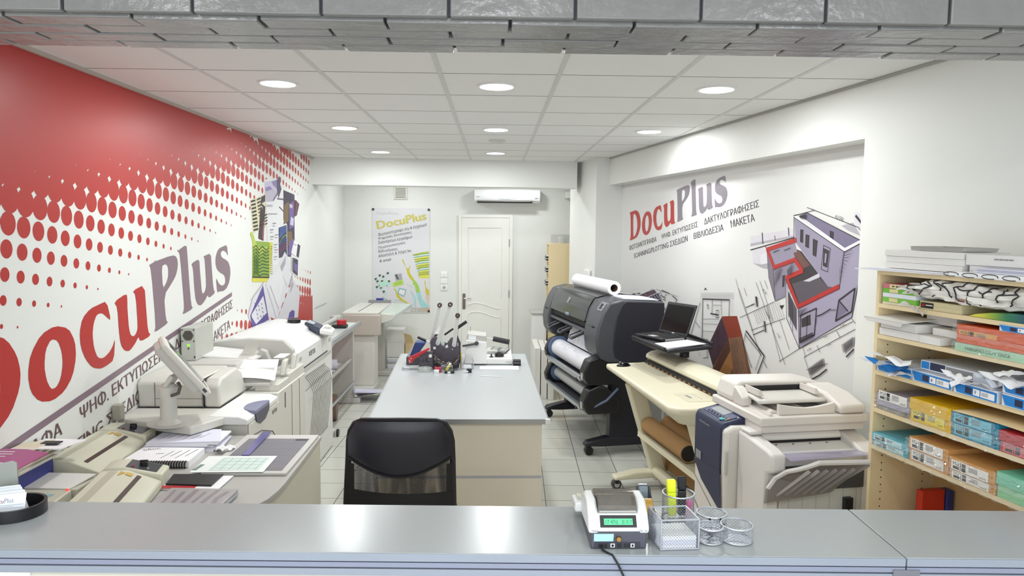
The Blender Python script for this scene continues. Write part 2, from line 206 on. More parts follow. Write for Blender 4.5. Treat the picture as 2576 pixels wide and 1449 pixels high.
SR=[('ink',9,[2990,1932,3004,1861]),('ink',5,[3156,1914,3163,1887]),('ink',8,[3319,1968,3328,1920]),('ink',6,[2838,1810,3393,1907]),('ink',5,[3041,1839,3060,1822]),('ink',12,[3999,2036,4047,1998]),('ink',3,[3459,1958,3489,1955,3490,1876,3462,1882,3459,1958]),('ink',3,[3520,1927,3556,1922,3555,1845,3521,1854,3520,1927]),('ink',3,[3600,1901,3645,1890,3636,1794,3604,1804,3600,1901]),('ink',3,[3713,1845,3764,1833,3754,1735,3714,1744,3713,1845]),('ink',3,[3768,1951,3801,1943,3798,1897,3771,1904,3768,1951]),('ink',3,[3709,1865,3778,1847,3762,1708,3695,1720,3709,1865]),('white',14,[3382,2047,3911,1842,4049,1894]),('ink',4,[3383,2036,3912,1832,4050,1884]),('ink',4,[3379,2049,3524,2063,4046,1901]),('white',7,[3438,2045,3915,1850,4043,1897]),('red',26,[3408,1890,3068,1820,3166,1701,3409,1764,3498,1698,3322,1642,3473,1468,3871,1626]),('ink',3,[3408,1879,3086,1815]),('ink',3,[3155,1689,3410,1754]),('ink',3,[3474,1457,3875,1616]),('ink',3,[3307,1632,3462,1456]),('ink',4,[3378,2049,3389,1891]),('ink',4,[3910,1836,3880,1619]),('ink',4,[3471,1457,3500,1202]),('ink',4,[4050,1889,4049,1666,4006,1463,3500,1202]),('ink',4,[3315,1633,3341,1377,3500,1202]),('ink',3,[3155,1689,3196,1475,3315,1515]),('ink',3,[3060,1822,3100,1627,3196,1475]),('ink',8,[3882,1549,4021,1630,4001,1497,3860,1426,3882,1549]),('ink',7,[3889,1544,3968,1497]),('ink',7,[3499,1414,3666,1479,3657,1313,3509,1243,3499,1414]),('ink',4,[3571,1422,3575,1272]),('ink',3,[3340,1604,3366,1389]),('ink',3,[3368,1554,3392,1345]),('ink',3,[3394,1505,3418,1302]),('ink',3,[3378,2046,3601,2077]),('ink',3,[3522,2096,3601,2077,4024,1973,4048,1954]),('ink',3,[3580,2084,3615,2072]),('ink',3,[3562,1160,4043,1402]),('ink',3,[3500,1201,4017,1442]),('ink',3,[3689,1253,3722,1217]),('ink',3,[3875,1369,3911,1335]),('ink',3,[4008,1456,4041,1434]),('ink',3,[3543,1216,3576,1159]),('ink',3,[3274,1078,3500,1201]),('ink',3,[2636,1585,2710,1467,3043,1069]),('ink',3,[2686,1519,2921,1229]),('ink',3,[2765,1531,2808,1476]),('ink',3,[2933,1583,3348,1069]),('ink',3,[2987,1596,3181,1334]),('ink',3,[3049,1605,3097,1549]),('ink',3,[3262,1354,3390,1178]),('ink',3,[3088,1433,3291,1077]),('ink',3,[2721,1305,3188,1471]),('ink',3,[2893,1235,3325,1375]),('ink',2,[2911,1376,2982,1285]),('ink',2,[2932,1385,3007,1296]),('ink',2,[2954,1394,3031,1307]),('ink',2,[2975,1403,3055,1317]),('ink',2,[2997,1412,3079,1328]),('ink',2,[3018,1421,3103,1338]),('ink',2,[3038,1430,3127,1349]),('ink',2,[3087,1438,3164,1328]),('ink',2,[3115,1444,3191,1337]),('ink',2,[3142,1451,3217,1345]),('ink',2,[3168,1457,3243,1354]),('ink',2,[3195,1464,3268,1363]),('ink',2,[3221,1470,3294,1371]),('ink',2,[3247,1476,3319,1380]),('ink',10,[2950,1480,2967,1416,2941,1479]),('ink',10,[3069,1320,3092,1254]),('ink',5,[2805,1389,2925,1430,2889,1415]),('ink',5,[2923,1206,3065,1259]),('ink',3,[3818,1483,3862,1492]),('ink',6,[3676,1431,3729,1449,3811,1491]),('ink',3,[3677,1419,3669,1377]),('ink',4,[3147,1802,3220,1822]),('ink',4,[3285,1820,3355,1839]),('ink',3,[3562,1160,3664,1021]),('ink',2,[3589,1081,3809,1164]),('ink',8,[3656,1036,3729,1076,3799,1126]),('ink',8,[3979,1234,4040,1287]),('ink',8,[2088,1382,2552,1420]),('ink',8,[2088,1382,2098,1055]),('ink',6,[2552,1420,2552,1295]),('ink',5,[2262,1391,2265,1281,2362,1287]),('ink',8,[2241,1279,2376,1284]),('ink',4,[2417,1407,2426,1285]),('ink',4,[2337,1316,2378,1321,2382,1264,2337,1258,2337,1316]),('ink',6,[2098,1055,2209,1058,2205,1035]),('grid',3,[2087,1216,2383,1253]),('grid',3,[2089,1178,2374,1210]),('grid',3,[2094,1117,2321,1144]),('grid',3,[2283,1353,2420,1365]),('grid',2,[2059,1429,2617,1477]),('grid',2,[2060,1416,2618,1465]),('grid',2,[2061,1402,2619,1453]),('grid',2,[2062,1389,2620,1441]),('grid',2,[2053,1439,2082,955]),('grid',2,[2600,1427,2598,1300]),('ink',3,[2165,1340,2201,1344,2203,1312]),('ink',5,[2183,1353,2181,1310]),('ink',6,[2040,1344,1865,1022]),('ink',4,[1961,1178,2049,1139]),('ink',9,[1914,786,2096,832,2102,746]),('ink',5,[1914,786,1914,708]),('ink',5,[2103,802,2176,822,2238,812,2285,832]),('grid',3,[2202,985,2207,910]),('ink',4,[2134,897,2219,917]),('btan',5,[2572,1127,2695,816]),('btan',5,[2595,1132,2719,823]),('btan',5,[2618,1137,2743,830]),('btan',5,[2641,1142,2767,837]),('btan',5,[2663,1147,2790,844]),('btan',5,[2686,1151,2814,851]),('btan',5,[2708,1156,2837,858]),('btan',5,[2730,1161,2860,864]),('btan',5,[2751,1166,2882,871]),('borg',5,[2455,870,2560,787]),('borg',5,[2502,900,2606,807]),('borg',5,[2548,929,2651,827]),('ink',9,[2826,1221,3090,1082,2994,915]),('ink',5,[2826,1221,2794,1123,2921,970]),('ink',4,[2809,1194,3042,1087,2978,962]),('ink',4,[3080,1047,3127,1009]),('ink',7,[1213,1380,1394,1366]),('ink',7,[1468,1349,1567,1325,1531,1290]),('ink',4,[1213,1380,1172,1355,1275,1304]),('ink',5,[1188,1329,1302,1318,1289,1295,1247,1296]),('ink',4,[1260,1319,1327,1352]),('pale',5,[832,1273,896,1245]),('pale',5,[890,1288,960,1259]),('pale',5,[948,1303,1022,1273]),('pale',5,[1004,1318,1084,1287]),('pale',5,[1060,1333,1144,1300]),('pale',5,[1115,1347,1204,1314]),('pale',6,[537,1257,812,1329,1010,1371]),('pale',7,[816,1271,1129,1351,1295,1209]),('pale',4,[1018,1257,1191,1296]),('pale',4,[1221,1162,1276,1180]),('pale',4,[637,1278,688,1253]),('pale',4,[781,1320,814,1294]),('ink',8,[217,1248,344,1263]),('ink',8,[397,1268,501,1282]),('ink',7,[552,1289,635,1301]),('grid',2,[1069,1379,1565,1358]),('grid',2,[1081,1375,1572,1352]),('ink',6,[2201,1055,2210,924]),('ink',4,[2047,939,2072,904]),('ink',2.2,[3447,2043,3525,2055]),('ink',2.2,[3450,2042,3524,2051]),('ink',2.2,[3452,2040,3524,2048]),('ink',2.2,[3455,2039,3523,2044]),('ink',2.2,[3457,2037,3523,2040]),('ink',2.2,[3460,2036,3522,2036]),('ink',2.2,[3462,2034,3522,2032]),('ink',2.2,[3465,2033,3521,2028]),('ink',2.2,[3468,2032,3521,2024]),('ink',2.2,[3173,1675,3276,1702]),('ink',2.2,[3174,1661,3272,1695]),('ink',2.2,[3175,1647,3268,1688]),('ink',2.2,[3176,1633,3264,1680]),('ink',2.2,[3177,1619,3260,1673]),('ink',2.2,[3178,1605,3256,1666]),('ink',2.2,[3179,1591,3252,1659]),('ink',2.2,[3180,1577,3248,1652]),('ink',2.2,[3181,1563,3244,1645]),('ink',2.2,[3335,1689,3400,1742]),('ink',2.2,[3337,1685,3399,1735]),('ink',2.2,[3339,1682,3399,1727]),('ink',2.2,[3341,1678,3399,1720]),('ink',2.2,[3343,1674,3398,1712]),('ink',2.2,[3345,1670,3398,1704]),('ink',2.2,[3347,1667,3398,1697]),('ink',2.2,[3349,1663,3398,1689]),('ink',2.2,[3351,1659,3397,1681]),('ink',2.2,[3913,1819,3992,1846]),('ink',2.2,[3910,1808,3980,1824]),('ink',2.2,[3908,1796,3968,1802]),('ink',2.2,[3905,1785,3956,1780]),('ink',2.2,[3902,1774,3943,1757]),('ink',2.2,[3899,1763,3931,1734]),('ink',2.2,[3896,1752,3919,1712]),('ink',2.2,[3893,1740,3906,1689]),('ink',2.2,[3890,1729,3893,1666]),('ink',2.2,[3489,1447,3483,1442]),('ink',2.2,[3502,1451,3484,1436]),('ink',2.2,[3516,1455,3485,1430]),('ink',2.2,[3529,1458,3487,1424]),('ink',2.2,[3543,1462,3488,1418]),('ink',2.2,[3556,1465,3490,1411]),('ink',2.2,[3569,1469,3491,1405]),('ink',2.2,[3582,1473,3492,1399]),('ink',2.2,[3507,1268,3655,1328]),('ink',2.2,[3507,1264,3654,1325]),('ink',2.2,[3507,1261,3653,1321]),('ink',2.2,[3508,1257,3651,1318]),('ink',2.2,[3508,1253,3650,1314]),('ink',2.2,[3508,1249,3649,1311]),('ink',2.2,[3508,1246,3647,1308]),('ink',2.2,[3509,1242,3646,1304]),('ink',2.2,[3509,1238,3645,1301]),('ink',2.2,[2940,1484,2977,1478]),('ink',2.2,[2941,1476,2977,1470]),('ink',2.2,[2941,1468,2977,1462]),('ink',2.2,[2942,1459,2978,1453]),('ink',2.2,[2943,1451,2978,1445]),('ink',2.2,[2943,1443,2978,1437]),('ink',2.2,[2944,1434,2978,1428]),('ink',2.2,[2944,1426,2978,1420]),('ink',2.2,[2945,1418,2979,1412]),('ink',2.2,[3061,1320,3104,1320]),('ink',2.2,[3062,1311,3104,1312]),('ink',2.2,[3063,1303,3103,1303]),('ink',2.2,[3064,1295,3103,1294]),('ink',2.2,[3065,1287,3103,1285]),('ink',2.2,[3066,1279,3102,1276]),('ink',2.2,[3067,1271,3102,1268]),('ink',2.2,[3068,1263,3102,1259]),('ink',2.2,[3069,1255,3101,1250]),('ink',2.2,[3618,1093,3762,1184]),('ink',2.2,[3621,1089,3764,1179]),('ink',2.2,[3623,1084,3766,1175]),('ink',2.2,[3626,1080,3768,1170]),('ink',2.2,[3629,1076,3770,1166]),('ink',2.2,[3631,1072,3771,1162]),('ink',2.2,[3634,1068,3773,1157]),('ink',2.2,[3637,1064,3775,1153]),('ink',2.2,[3639,1060,3777,1148]),('ink',2.2,[3939,1294,4041,1357]),('ink',2.2,[3942,1289,4040,1351]),('ink',2.2,[3944,1284,4040,1346]),('ink',2.2,[3947,1279,4040,1340]),('ink',2.2,[3949,1274,4040,1334]),('ink',2.2,[3951,1269,4039,1329]),('ink',2.2,[3954,1265,4039,1323]),('ink',2.2,[3956,1260,4039,1317]),('ink',2.2,[3958,1255,4039,1312])]
TR=[('ΦΩΤΟΑΝΤΙΓΡΑΦΑ',(0.263,1.724),(1.028,1.833),(1.019,1.886)),('ΨΗΦ. ΕΚΤΥΠΩΣΕΙΣ',(1.16,1.858),(1.944,1.974),(1.935,2.023)),('ΔΑΚΤΥΛΟΓΡΑΦΗΣΕΙΣ',(2.067,1.991),(2.933,2.114),(2.921,2.169)),('SCANNING/PLOTTING ΣΧΕΔΙΩΝ',(0.413,1.647),(1.746,1.851),(1.74,1.903)),('ΒΙΒΛΙΟΔΕΣΙΑ',(1.873,1.871),(2.408,1.947),(2.397,1.999)),('ΜΑΚΕΤΑ',(2.533,1.969),(2.883,2.016),(2.862,2.07))]
HT=[('4.150.',(3.818,2.027),(3.898,2.008),(3.9,2.029)),('6.00',(3.602,1.201),(3.643,1.22),(3.635,1.231)),('3.00',(3.766,1.308),(3.801,1.323),(3.795,1.331)),('2.00',(3.802,1.263),(3.839,1.281),(3.832,1.289)),('2.00',(3.919,1.394),(3.96,1.412),(3.954,1.422)),('4.5',(3.027,1.539),(3.082,1.509),(3.095,1.521)),('1.95',(3.091,1.383),(3.137,1.347),(3.154,1.358)),('3.20',(3.24,1.261),(3.271,1.233),(3.287,1.241))]
ML=[('paper',[6575,2361,6974,2397,7156,2299,7157,1988,6966,1943,6945,1583,6748,1593,6625,1818,6597,2168]),('cream',[6182,2167,6330,2188,6455,2208,6584,2234,6606,1942,6406,1917,6237,1885]),('dbrown',[6457,2153,6584,2121,6514,1818,6370,1840]),('mag',[6521,1993,6550,1985,6508,1830,6480,1841]),('paper',[6462,2128,6500,2119,6495,2099,6458,2108]),('lavs',[6584,2341,6955,2388,6964,2235,6818,2176,6586,2162]),('viol',[6587,2290,6722,2313,6824,2282,6617,2230]),('viol',[6776,2353,6937,2382,6939,2299,6826,2324]),('smoke',[6579,2254,6824,2292,6947,2245,6818,2176,6600,2168]),('dpurp',[6937,2382,7019,2422,7067,2409,7045,2348,7088,2306,6981,2209,6938,2288]),('dplum',[7148,2299,7528,2272,7519,1802,7447,1733,7379,1643,7257,1650,7255,1966,7132,2010]),('bronze',[7167,2155,7328,2194,7305,2000,7137,1965]),('violet2',[7347,2172,7516,2213,7493,1943,7333,1920]),('lavs',[7402,2047,7506,2025,7481,1955,7356,1966]),('smoke',[7347,2172,7471,2165,7448,2129,7353,2138]),('bronze',[7271,1898,7414,1897,7451,1803,7282,1749]),('violet2',[7326,1794,7495,1826,7379,1654,7278,1669]),('dpurp',[7435,2273,7541,2266,7538,2219,7441,2227]),('wine',[7508,2218,7603,2216,7716,2182,7616,2062,7507,2043]),('paper',[6947,1943,7247,1975,7253,1653,6940,1633]),('navy',[6969,1934,7231,1962,7237,1660,6960,1646]),('pblue',[6991,1926,7222,1952,7219,1898,6985,1833]),('yellow',[6219,1825,6778,1799,6692,1522,6603,1446,6189,1477]),('green',[6225,1825,6685,1801,6653,1488,6197,1521]),('lime',[6159,1888,6200,1901,6251,1873,6284,1829,6351,1773,6427,1756,6589,1767,6671,1744,6505,1723,6408,1691,6388,1717,6275,1765,6192,1762,6222,1786,6213,1825]),('page',[7160,1702,7355,1586,7302,1381,6860,1066,6585,1143,6553,1438,6945,1583]),('page2',[7000,1569,7197,1661,7173,1583,7033,1501]),('page3',[6553,1438,6945,1583,7146,1449,6902,1170]),('page2',[7302,1381,7411,1478,7428,1400,7307,1322]),('page4',[7429,1418,7693,1266,7601,1002,6860,1066,7299,1335]),('page2',[7342,1354,7428,1400,7446,1346,7317,1275]),('paper',[7494,1809,7733,1750,7644,1608,7381,1683]),('dplum',[7631,1770,7733,1746,7658,1619,7571,1641]),('paper',[7380,1660,7649,1608,7620,1420,7345,1491]),('dplum',[7441,1634,7635,1602,7608,1432,7424,1483]),('violet2',[7481,1580,7610,1550,7583,1467,7477,1509]),('page',[6489,1453,6567,1395,6667,1090,6203,1075,6060,1211,6190,1348]),('violet3',[6471,1428,6623,1101,6159,1084,6117,1199]),('page',[6472,1333,6564,1171,6265,1106,6137,1197]),('violet3',[6117,1199,6152,1200,6203,1085,6159,1084]),('violet3',[7242,1040,7286,1091,7390,1104,7474,1083,7458,1019]),('violet3',[7222,1040,7466,1017,7405,996,7241,1017])]
SL=[('ink',14,[6201,2154,6305,2167]),('ink',12,[6354,2174,6447,2192]),('ink',14,[6208,2124,6312,2137]),('ink',12,[6364,2147,6458,2165]),('ink',14,[6215,2094,6319,2107]),('ink',12,[6375,2119,6469,2137]),('ink',14,[6222,2064,6326,2077]),('ink',12,[6385,2092,6480,2109]),('ink',14,[6229,2035,6334,2046]),('ink',12,[6396,2064,6491,2081]),('ink',14,[6236,2005,6341,2016]),('ink',12,[6407,2037,6502,2053]),('ink',14,[6243,1975,6348,1985]),('ink',12,[6418,2009,6513,2025]),('ink',14,[6250,1944,6356,1954]),('ink',12,[6428,1981,6525,1997]),('ink',14,[6257,1914,6363,1924]),('ink',12,[6439,1953,6536,1968]),('ink',12,[6473,2196,6570,2218]),('ink',10,[6566,2044,6626,2056]),('ink',12,[6472,2181,6569,2204]),('ink',10,[6565,2018,6625,2029]),('ink',12,[6471,2167,6568,2189]),('ink',10,[6563,1991,6623,2002]),('ink',12,[6470,2153,6568,2175]),('ink',10,[6562,1964,6621,1975]),('dpurp',9,[6818,2186,6948,2261]),('dpurp',10,[6945,2207,7151,2208,7198,2223]),('dpurp',8,[6995,2133,7136,2093]),('wine',7,[7559,2203,7594,2062]),('smoke',5,[7624,2205,7559,2061]),('navy',8,[7005,1921,7001,1855]),('navy',8,[7054,1926,7051,1864]),('navy',8,[7104,1932,7101,1874]),('navy',8,[7155,1937,7151,1884]),('navy',8,[7206,1943,7203,1893]),('lime',6,[6982,1781,7060,1832,7170,1864,7232,1853]),('pblue',6,[6981,1759,7059,1810,7168,1840,7231,1825]),('pblue',6,[6980,1737,7058,1788,7167,1815,7229,1798]),('mag',6,[6978,1715,7056,1766,7166,1790,7228,1771]),('mag',6,[6977,1693,7055,1744,7164,1766,7226,1744]),('mag',6,[6976,1672,7054,1722,7163,1741,7224,1717]),('ink',10,[6194,1518,6646,1485]),('dgreen',8,[6227,1766,6306,1784,6380,1742,6476,1770,6571,1736,6662,1754]),('dgreen',8,[6225,1737,6304,1756,6378,1714,6474,1739,6569,1710,6660,1723]),('dgreen',8,[6223,1708,6302,1728,6376,1686,6472,1709,6568,1683,6658,1692]),('dgreen',8,[6222,1678,6301,1701,6375,1658,6470,1678,6566,1656,6656,1661]),('dgreen',8,[6220,1649,6299,1673,6373,1630,6468,1648,6565,1629,6655,1629]),('dgreen',8,[6218,1620,6297,1646,6371,1602,6467,1617,6563,1602,6653,1598]),('dgreen',8,[6216,1591,6296,1618,6370,1574,6465,1587,6561,1576,6651,1567]),('dgreen',8,[6215,1561,6294,1590,6368,1546,6463,1557,6560,1549,6649,1535]),('dgreen',8,[6213,1532,6292,1563,6366,1518,6461,1526,6558,1522,6647,1504]),('dgreen',6,[6247,1707,6231,1531]),('dgreen',6,[6270,1696,6254,1529]),('dgreen',6,[6294,1685,6278,1528]),('dgreen',6,[6317,1674,6302,1526]),('dgreen',6,[6341,1664,6327,1525]),('ink',3,[6696,1764,6758,1760]),('ink',3,[6695,1745,6757,1741]),('ink',3,[6694,1726,6756,1722]),('ink',3,[6693,1707,6755,1703]),('ink',3,[6692,1689,6754,1684]),('ink',3,[6691,1670,6753,1665]),('ink',3,[6690,1651,6752,1646]),('ink',3,[6689,1632,6750,1627]),('ink',3,[6688,1613,6749,1608]),('ink',3,[6686,1594,6748,1589]),('ink',3,[6685,1575,6747,1570]),('ink',3,[6684,1556,6746,1551]),('ink',3,[6683,1537,6745,1532]),('ink',3,[6682,1519,6744,1513]),('shade',6,[6669,1408,6920,1163]),('shade',5,[6584,1394,6860,1066]),('shade',4,[7070,1476,7220,1353]),('ink',12,[7407,1630,7391,1497]),('smoke',5,[7470,1774,7577,1754]),('violet3',6,[6231,1294,6251,1280]),('violet3',6,[6340,1230,6360,1215]),('violet3',6,[6452,1163,6474,1148]),('violet3',6,[6323,1266,6344,1251]),('violet3',6,[6435,1200,6457,1185]),('violet3',6,[6299,1162,6319,1147]),('violet3',6,[6418,1236,6440,1222]),('violet3',6,[6282,1198,6303,1184]),('violet3',6,[6402,1273,6423,1258]),('violet3',6,[6266,1234,6287,1220]),('violet3',6,[6376,1168,6398,1153]),('violet3',6,[6251,1269,6271,1255]),('shade',5,[6066,1210,6190,1348,6489,1453]),('ink',5,[6656,2058,6687,2060]),('ink',5,[6711,2059,6741,2061]),('ink',5,[6766,2060,6797,2062]),('ink',5,[6821,2061,6853,2063]),('ink',5,[6878,2063,6911,2064]),('ink',4,[6692,1916,6795,1918]),('ink',3,[6690,1893,6766,1893]),('ink',4,[6771,1974,6877,1977]),('ink',3,[6769,1951,6847,1951]),('ink',4,[6695,1853,6799,1854]),('ink',3,[6694,1830,6769,1829]),('ink',4,[6835,1868,6943,1869]),('ink',3,[6833,1844,6912,1843]),('ink',4,[6794,1778,6901,1777]),('ink',3,[6793,1754,6871,1752]),('ink',4,[6809,1729,6917,1728]),('ink',3,[6808,1706,6886,1703]),('ink',4,[6788,1666,6895,1664]),('ink',3,[6786,1642,6864,1639]),('shade',7,[8310,1021,8873,1022])]
TL2=[('anuary',(6.61,2.115),(6.779,2.12),(6.781,2.145))]
MP=[('footer',[-1150,844,-889,850,-889,786,-1153,788]),('pink',[-952,834,-889,850,-889,786,-928,792]),('splash_y',[-1271,1514,-1246,1505,-1209,1399,-1177,1384,-1157,1431,-1152,1416,-1165,1360,-1152,1313,-1118,1265,-1070,1187,-1118,1154,-1121,1210,-1157,1249,-1193,1312,-1209,1391,-1235,1439]),('splash_g',[-1118,1250,-1070,1202,-1036,1139,-1015,1044,-1071,1043,-1094,1155,-1118,1170]),('splash_c',[-1071,1059,-1015,1060,-992,964,-944,917,-905,885,-897,850,-1008,853,-1047,948]),('splash_y',[-1386,1121,-1352,1097,-1323,1042,-1276,978,-1213,931,-1150,892,-1134,860,-1213,907,-1292,946,-1342,1002,-1352,1057]),('splash_y',[-963,1219,-947,1222,-941,1140,-912,1100,-897,1092,-897,997,-944,1044,-947,1124]),('splash_p',[-944,1052,-897,1005,-897,885,-928,917,-944,981]),('splash_c2',[-1165,1091,-1134,1083,-1086,1004,-1077,1027,-1071,852,-1095,852,-1110,964]),('lime',[-1133,1577,-1022,1606,-904,1626,-895,1598,-944,1569,-1070,1558]),('aqua',[-1123,1545,-1023,1575,-904,1595,-895,1566,-944,1537,-1063,1527]),('yel2',[-1114,1514,-1023,1543,-904,1563,-895,1535,-944,1506,-1057,1495]),('lime',[-1105,1482,-1023,1511,-904,1531,-895,1503,-944,1474,-1051,1464]),('aqua',[-1095,1451,-1023,1480,-904,1500,-895,1471,-944,1443,-1045,1432]),('yel2',[-1086,1419,-1023,1448,-904,1468,-895,1440,-944,1411,-1038,1401]),('lime',[-1076,1388,-1023,1417,-904,1437,-895,1408,-944,1379,-1032,1369]),('aqua',[-1067,1356,-1023,1385,-904,1405,-895,1377,-944,1348,-1026,1337]),('yel2',[-1058,1325,-1023,1353,-904,1373,-895,1345,-944,1316,-1020,1306]),('lime',[-1048,1293,-1023,1322,-905,1342,-895,1313,-944,1284,-1013,1274]),('yel2',[-1023,1298,-895,1315,-895,1254,-1029,1253]),('dkg',[-1645,1246,-1617,1259,-1605,1230,-1633,1217]),('aqua',[-1627,1227,-1592,1240,-1598,1205,-1630,1201]),('dkg',[-1590,1294,-1562,1307,-1549,1278,-1578,1265]),('aqua',[-1571,1275,-1537,1288,-1543,1253,-1575,1249]),('dkg',[-1543,1278,-1514,1291,-1502,1263,-1530,1250]),('aqua',[-1524,1259,-1489,1272,-1496,1237,-1527,1234]),('dkg',[-1559,1215,-1531,1228,-1518,1199,-1547,1186]),('aqua',[-1540,1196,-1505,1209,-1512,1174,-1543,1170]),('dkg',[-1622,1214,-1594,1227,-1581,1199,-1610,1186]),('aqua',[-1603,1195,-1568,1208,-1575,1173,-1606,1170]),('dkg',[-1512,1183,-1483,1196,-1471,1168,-1499,1155]),('aqua',[-1493,1164,-1458,1177,-1465,1142,-1496,1139]),('dkg',[-1464,1215,-1436,1228,-1424,1200,-1452,1187]),('aqua',[-1446,1196,-1411,1209,-1417,1174,-1449,1171]),('dkg',[-1575,1127,-1547,1140,-1534,1112,-1563,1099]),('aqua',[-1556,1108,-1522,1121,-1528,1086,-1560,1083]),('dkg',[-1630,1135,-1602,1148,-1589,1119,-1618,1106]),('aqua',[-1612,1116,-1577,1129,-1583,1094,-1615,1091]),('dkg',[-1536,1072,-1508,1085,-1495,1056,-1524,1043]),('aqua',[-1517,1053,-1483,1066,-1489,1031,-1521,1028]),('dkg',[-1480,1326,-1451,1339,-1439,1311,-1467,1298]),('aqua',[-1461,1307,-1426,1320,-1433,1285,-1464,1282]),('dkg',[-1591,1167,-1562,1180,-1550,1151,-1578,1138]),('aqua',[-1572,1148,-1537,1161,-1544,1126,-1575,1123]),('dkg',[-1488,1168,-1460,1181,-1447,1152,-1476,1139]),('aqua',[-1470,1149,-1435,1162,-1441,1127,-1473,1123]),('mint',[-1606,1183,-1464,1223,-1441,1160,-1559,1135]),('lime2',[-1398,1184,-1256,1241,-1244,1169,-1386,1129]),('page2',[-1370,1303,-1272,1320,-1263,1233,-1351,1216]),('dkg',[-1362,1295,-1341,1311,-1307,1240,-1330,1232]),('teal',[-1307,1121,-1205,1098,-1237,995,-1331,1042]),('paper',[-1296,1102,-1221,1084,-1244,1014,-1314,1048]),('aqua',[-1537,993,-1497,990,-1463,953,-1505,958]),('yel2',[-1616,957,-1576,968,-1589,936])]
SP=[('dkg',4,[-1117,1568,-1022,1587,-895,1598]),('dkg',4,[-1108,1536,-1023,1556,-895,1566]),('dkg',4,[-1098,1505,-1023,1524,-895,1535]),('dkg',4,[-1089,1473,-1023,1493,-895,1503]),('dkg',4,[-1079,1442,-1023,1461,-895,1471]),('dkg',4,[-1070,1410,-1023,1429,-895,1440]),('dkg',4,[-1061,1378,-1023,1398,-895,1408]),('dkg',4,[-1051,1347,-1023,1366,-895,1377]),('dkg',4,[-1042,1315,-1023,1334,-895,1345]),('dkg',4,[-1032,1284,-1023,1303,-895,1313]),('dkg',3,[-1370,1184,-1275,1209]),('dkg',3,[-1362,1161,-1268,1188]),('dkg',3,[-1537,993,-1463,948]),('mint',4,[-1379,882,-1355,962,-1261,931,-1292,875,-1379,882]),('dkg',4,[-1359,890,-1324,906]),('dkg',3,[-1197,1173,-1187,1163]),('dkg',3,[-1168,1157,-1159,1148]),('dkg',3,[-1140,1142,-1130,1132])]
TB=[('CopyShop','faint',(-1.613,2.111),(-1.311,2.114),(-1.311,2.158)),('DocuPlus','title',(-1.594,1.92),(-0.931,2.058),(-0.951,2.164)),('Φωτοαντίγραφα α/μ & έγχρωμα','txt',(-1.584,1.814),(-0.925,1.964),(-0.931,2.016)),('Ψηφιακές Εκτυπώσεις','txt',(-1.584,1.767),(-1.132,1.862),(-1.138,1.904)),('Σκανάρισμα εγγράφων','txt',(-1.584,1.707),(-1.12,1.794),(-1.126,1.846)),('Πλαστικοποίησεις','txt',(-1.583,1.641),(-1.217,1.72),(-1.223,1.762)),('Βιβλιοδεσίες','txt',(-1.582,1.591),(-1.321,1.63),(-1.327,1.675)),('Αποστολή & Λήψη fax','txt',(-1.584,1.523),(-1.136,1.608),(-1.142,1.66)),('& email','txt',(-1.57,1.468),(-1.416,1.494),(-1.419,1.532)),('062','white',(-1.158,0.796),(-1.047,0.796),(-1.047,0.836))]
# ------------------------------------------------------------------ common materials
wallp=M('wall_paint','#e2e3df',.55,bump=.02,bs=300,var=.01); ceilp=M('ceiling_tile','#e9e9e7',.8,var=.015,bump=.03,bs=500); band=M('ceiling_runner','#cfcfcd',.5); seam=M('ceiling_seam_shadow','#76756f',.8)
white=M('white_plastic','#e6e6e4',.35); offw=M('off_white_plastic','#d8d6cd',.42,bump=.015,bs=900); copw=M('copier_plastic','#dcd6cf',.4); cream=M('cream_plastic','#dfd9c0',.35); beige=M('beige_plastic','#c9c6b4',.45)
grey=M('grey_plastic','#b6b5b0',.45); midg=M('mid_grey','#8b8c8e',.4); dgrey=M('dark_grey','#45464b',.45); black=M('black_plastic','#17171b',.4); blackm=M('matte_black','#0f0f12',.6); navy=M('navy_plastic','#252c4a',.4)
chrome=M('chrome','#d5d5d5',.15,1.); alu=M('brushed_aluminium','#b3b7bd',.3,.9); silver=M('silver_paint','#b9bcc4',.35,.5); brass=M('brass','#b08a4a',.3,.9)
paper=M('paper','#f0f0f2',.7,var=.01); paperb=M('bluish_paper','#dcdcea',.7); card=M('cardboard','#b08a5c',.8,var=.06); cardw=M('white_card','#e3e1dd',.7); manila=M('manila','#d9c093',.7)
birch=M('birch_veneer','#e6d2a8',.5,var=.05,vs=3); red=M('red_plastic','#b3242c',.4); ink=M('ink','#2a2628',.6); screen=M('dark_screen','#0a0a0d',.12)
lamin=M('grey_laminate','#a9adaf',.3,spec=.6,var=.02,vs=60); edge=M('edge_strip','#989eab',.4,.3); maple=M('maple_laminate','#e8dfcd',.5,var=.03,vs=4); clear=M('clear_film','#eef2f4',.08,alpha=.16); smoke=M('smoked_plastic','#5a5550',.1,alpha=.6)
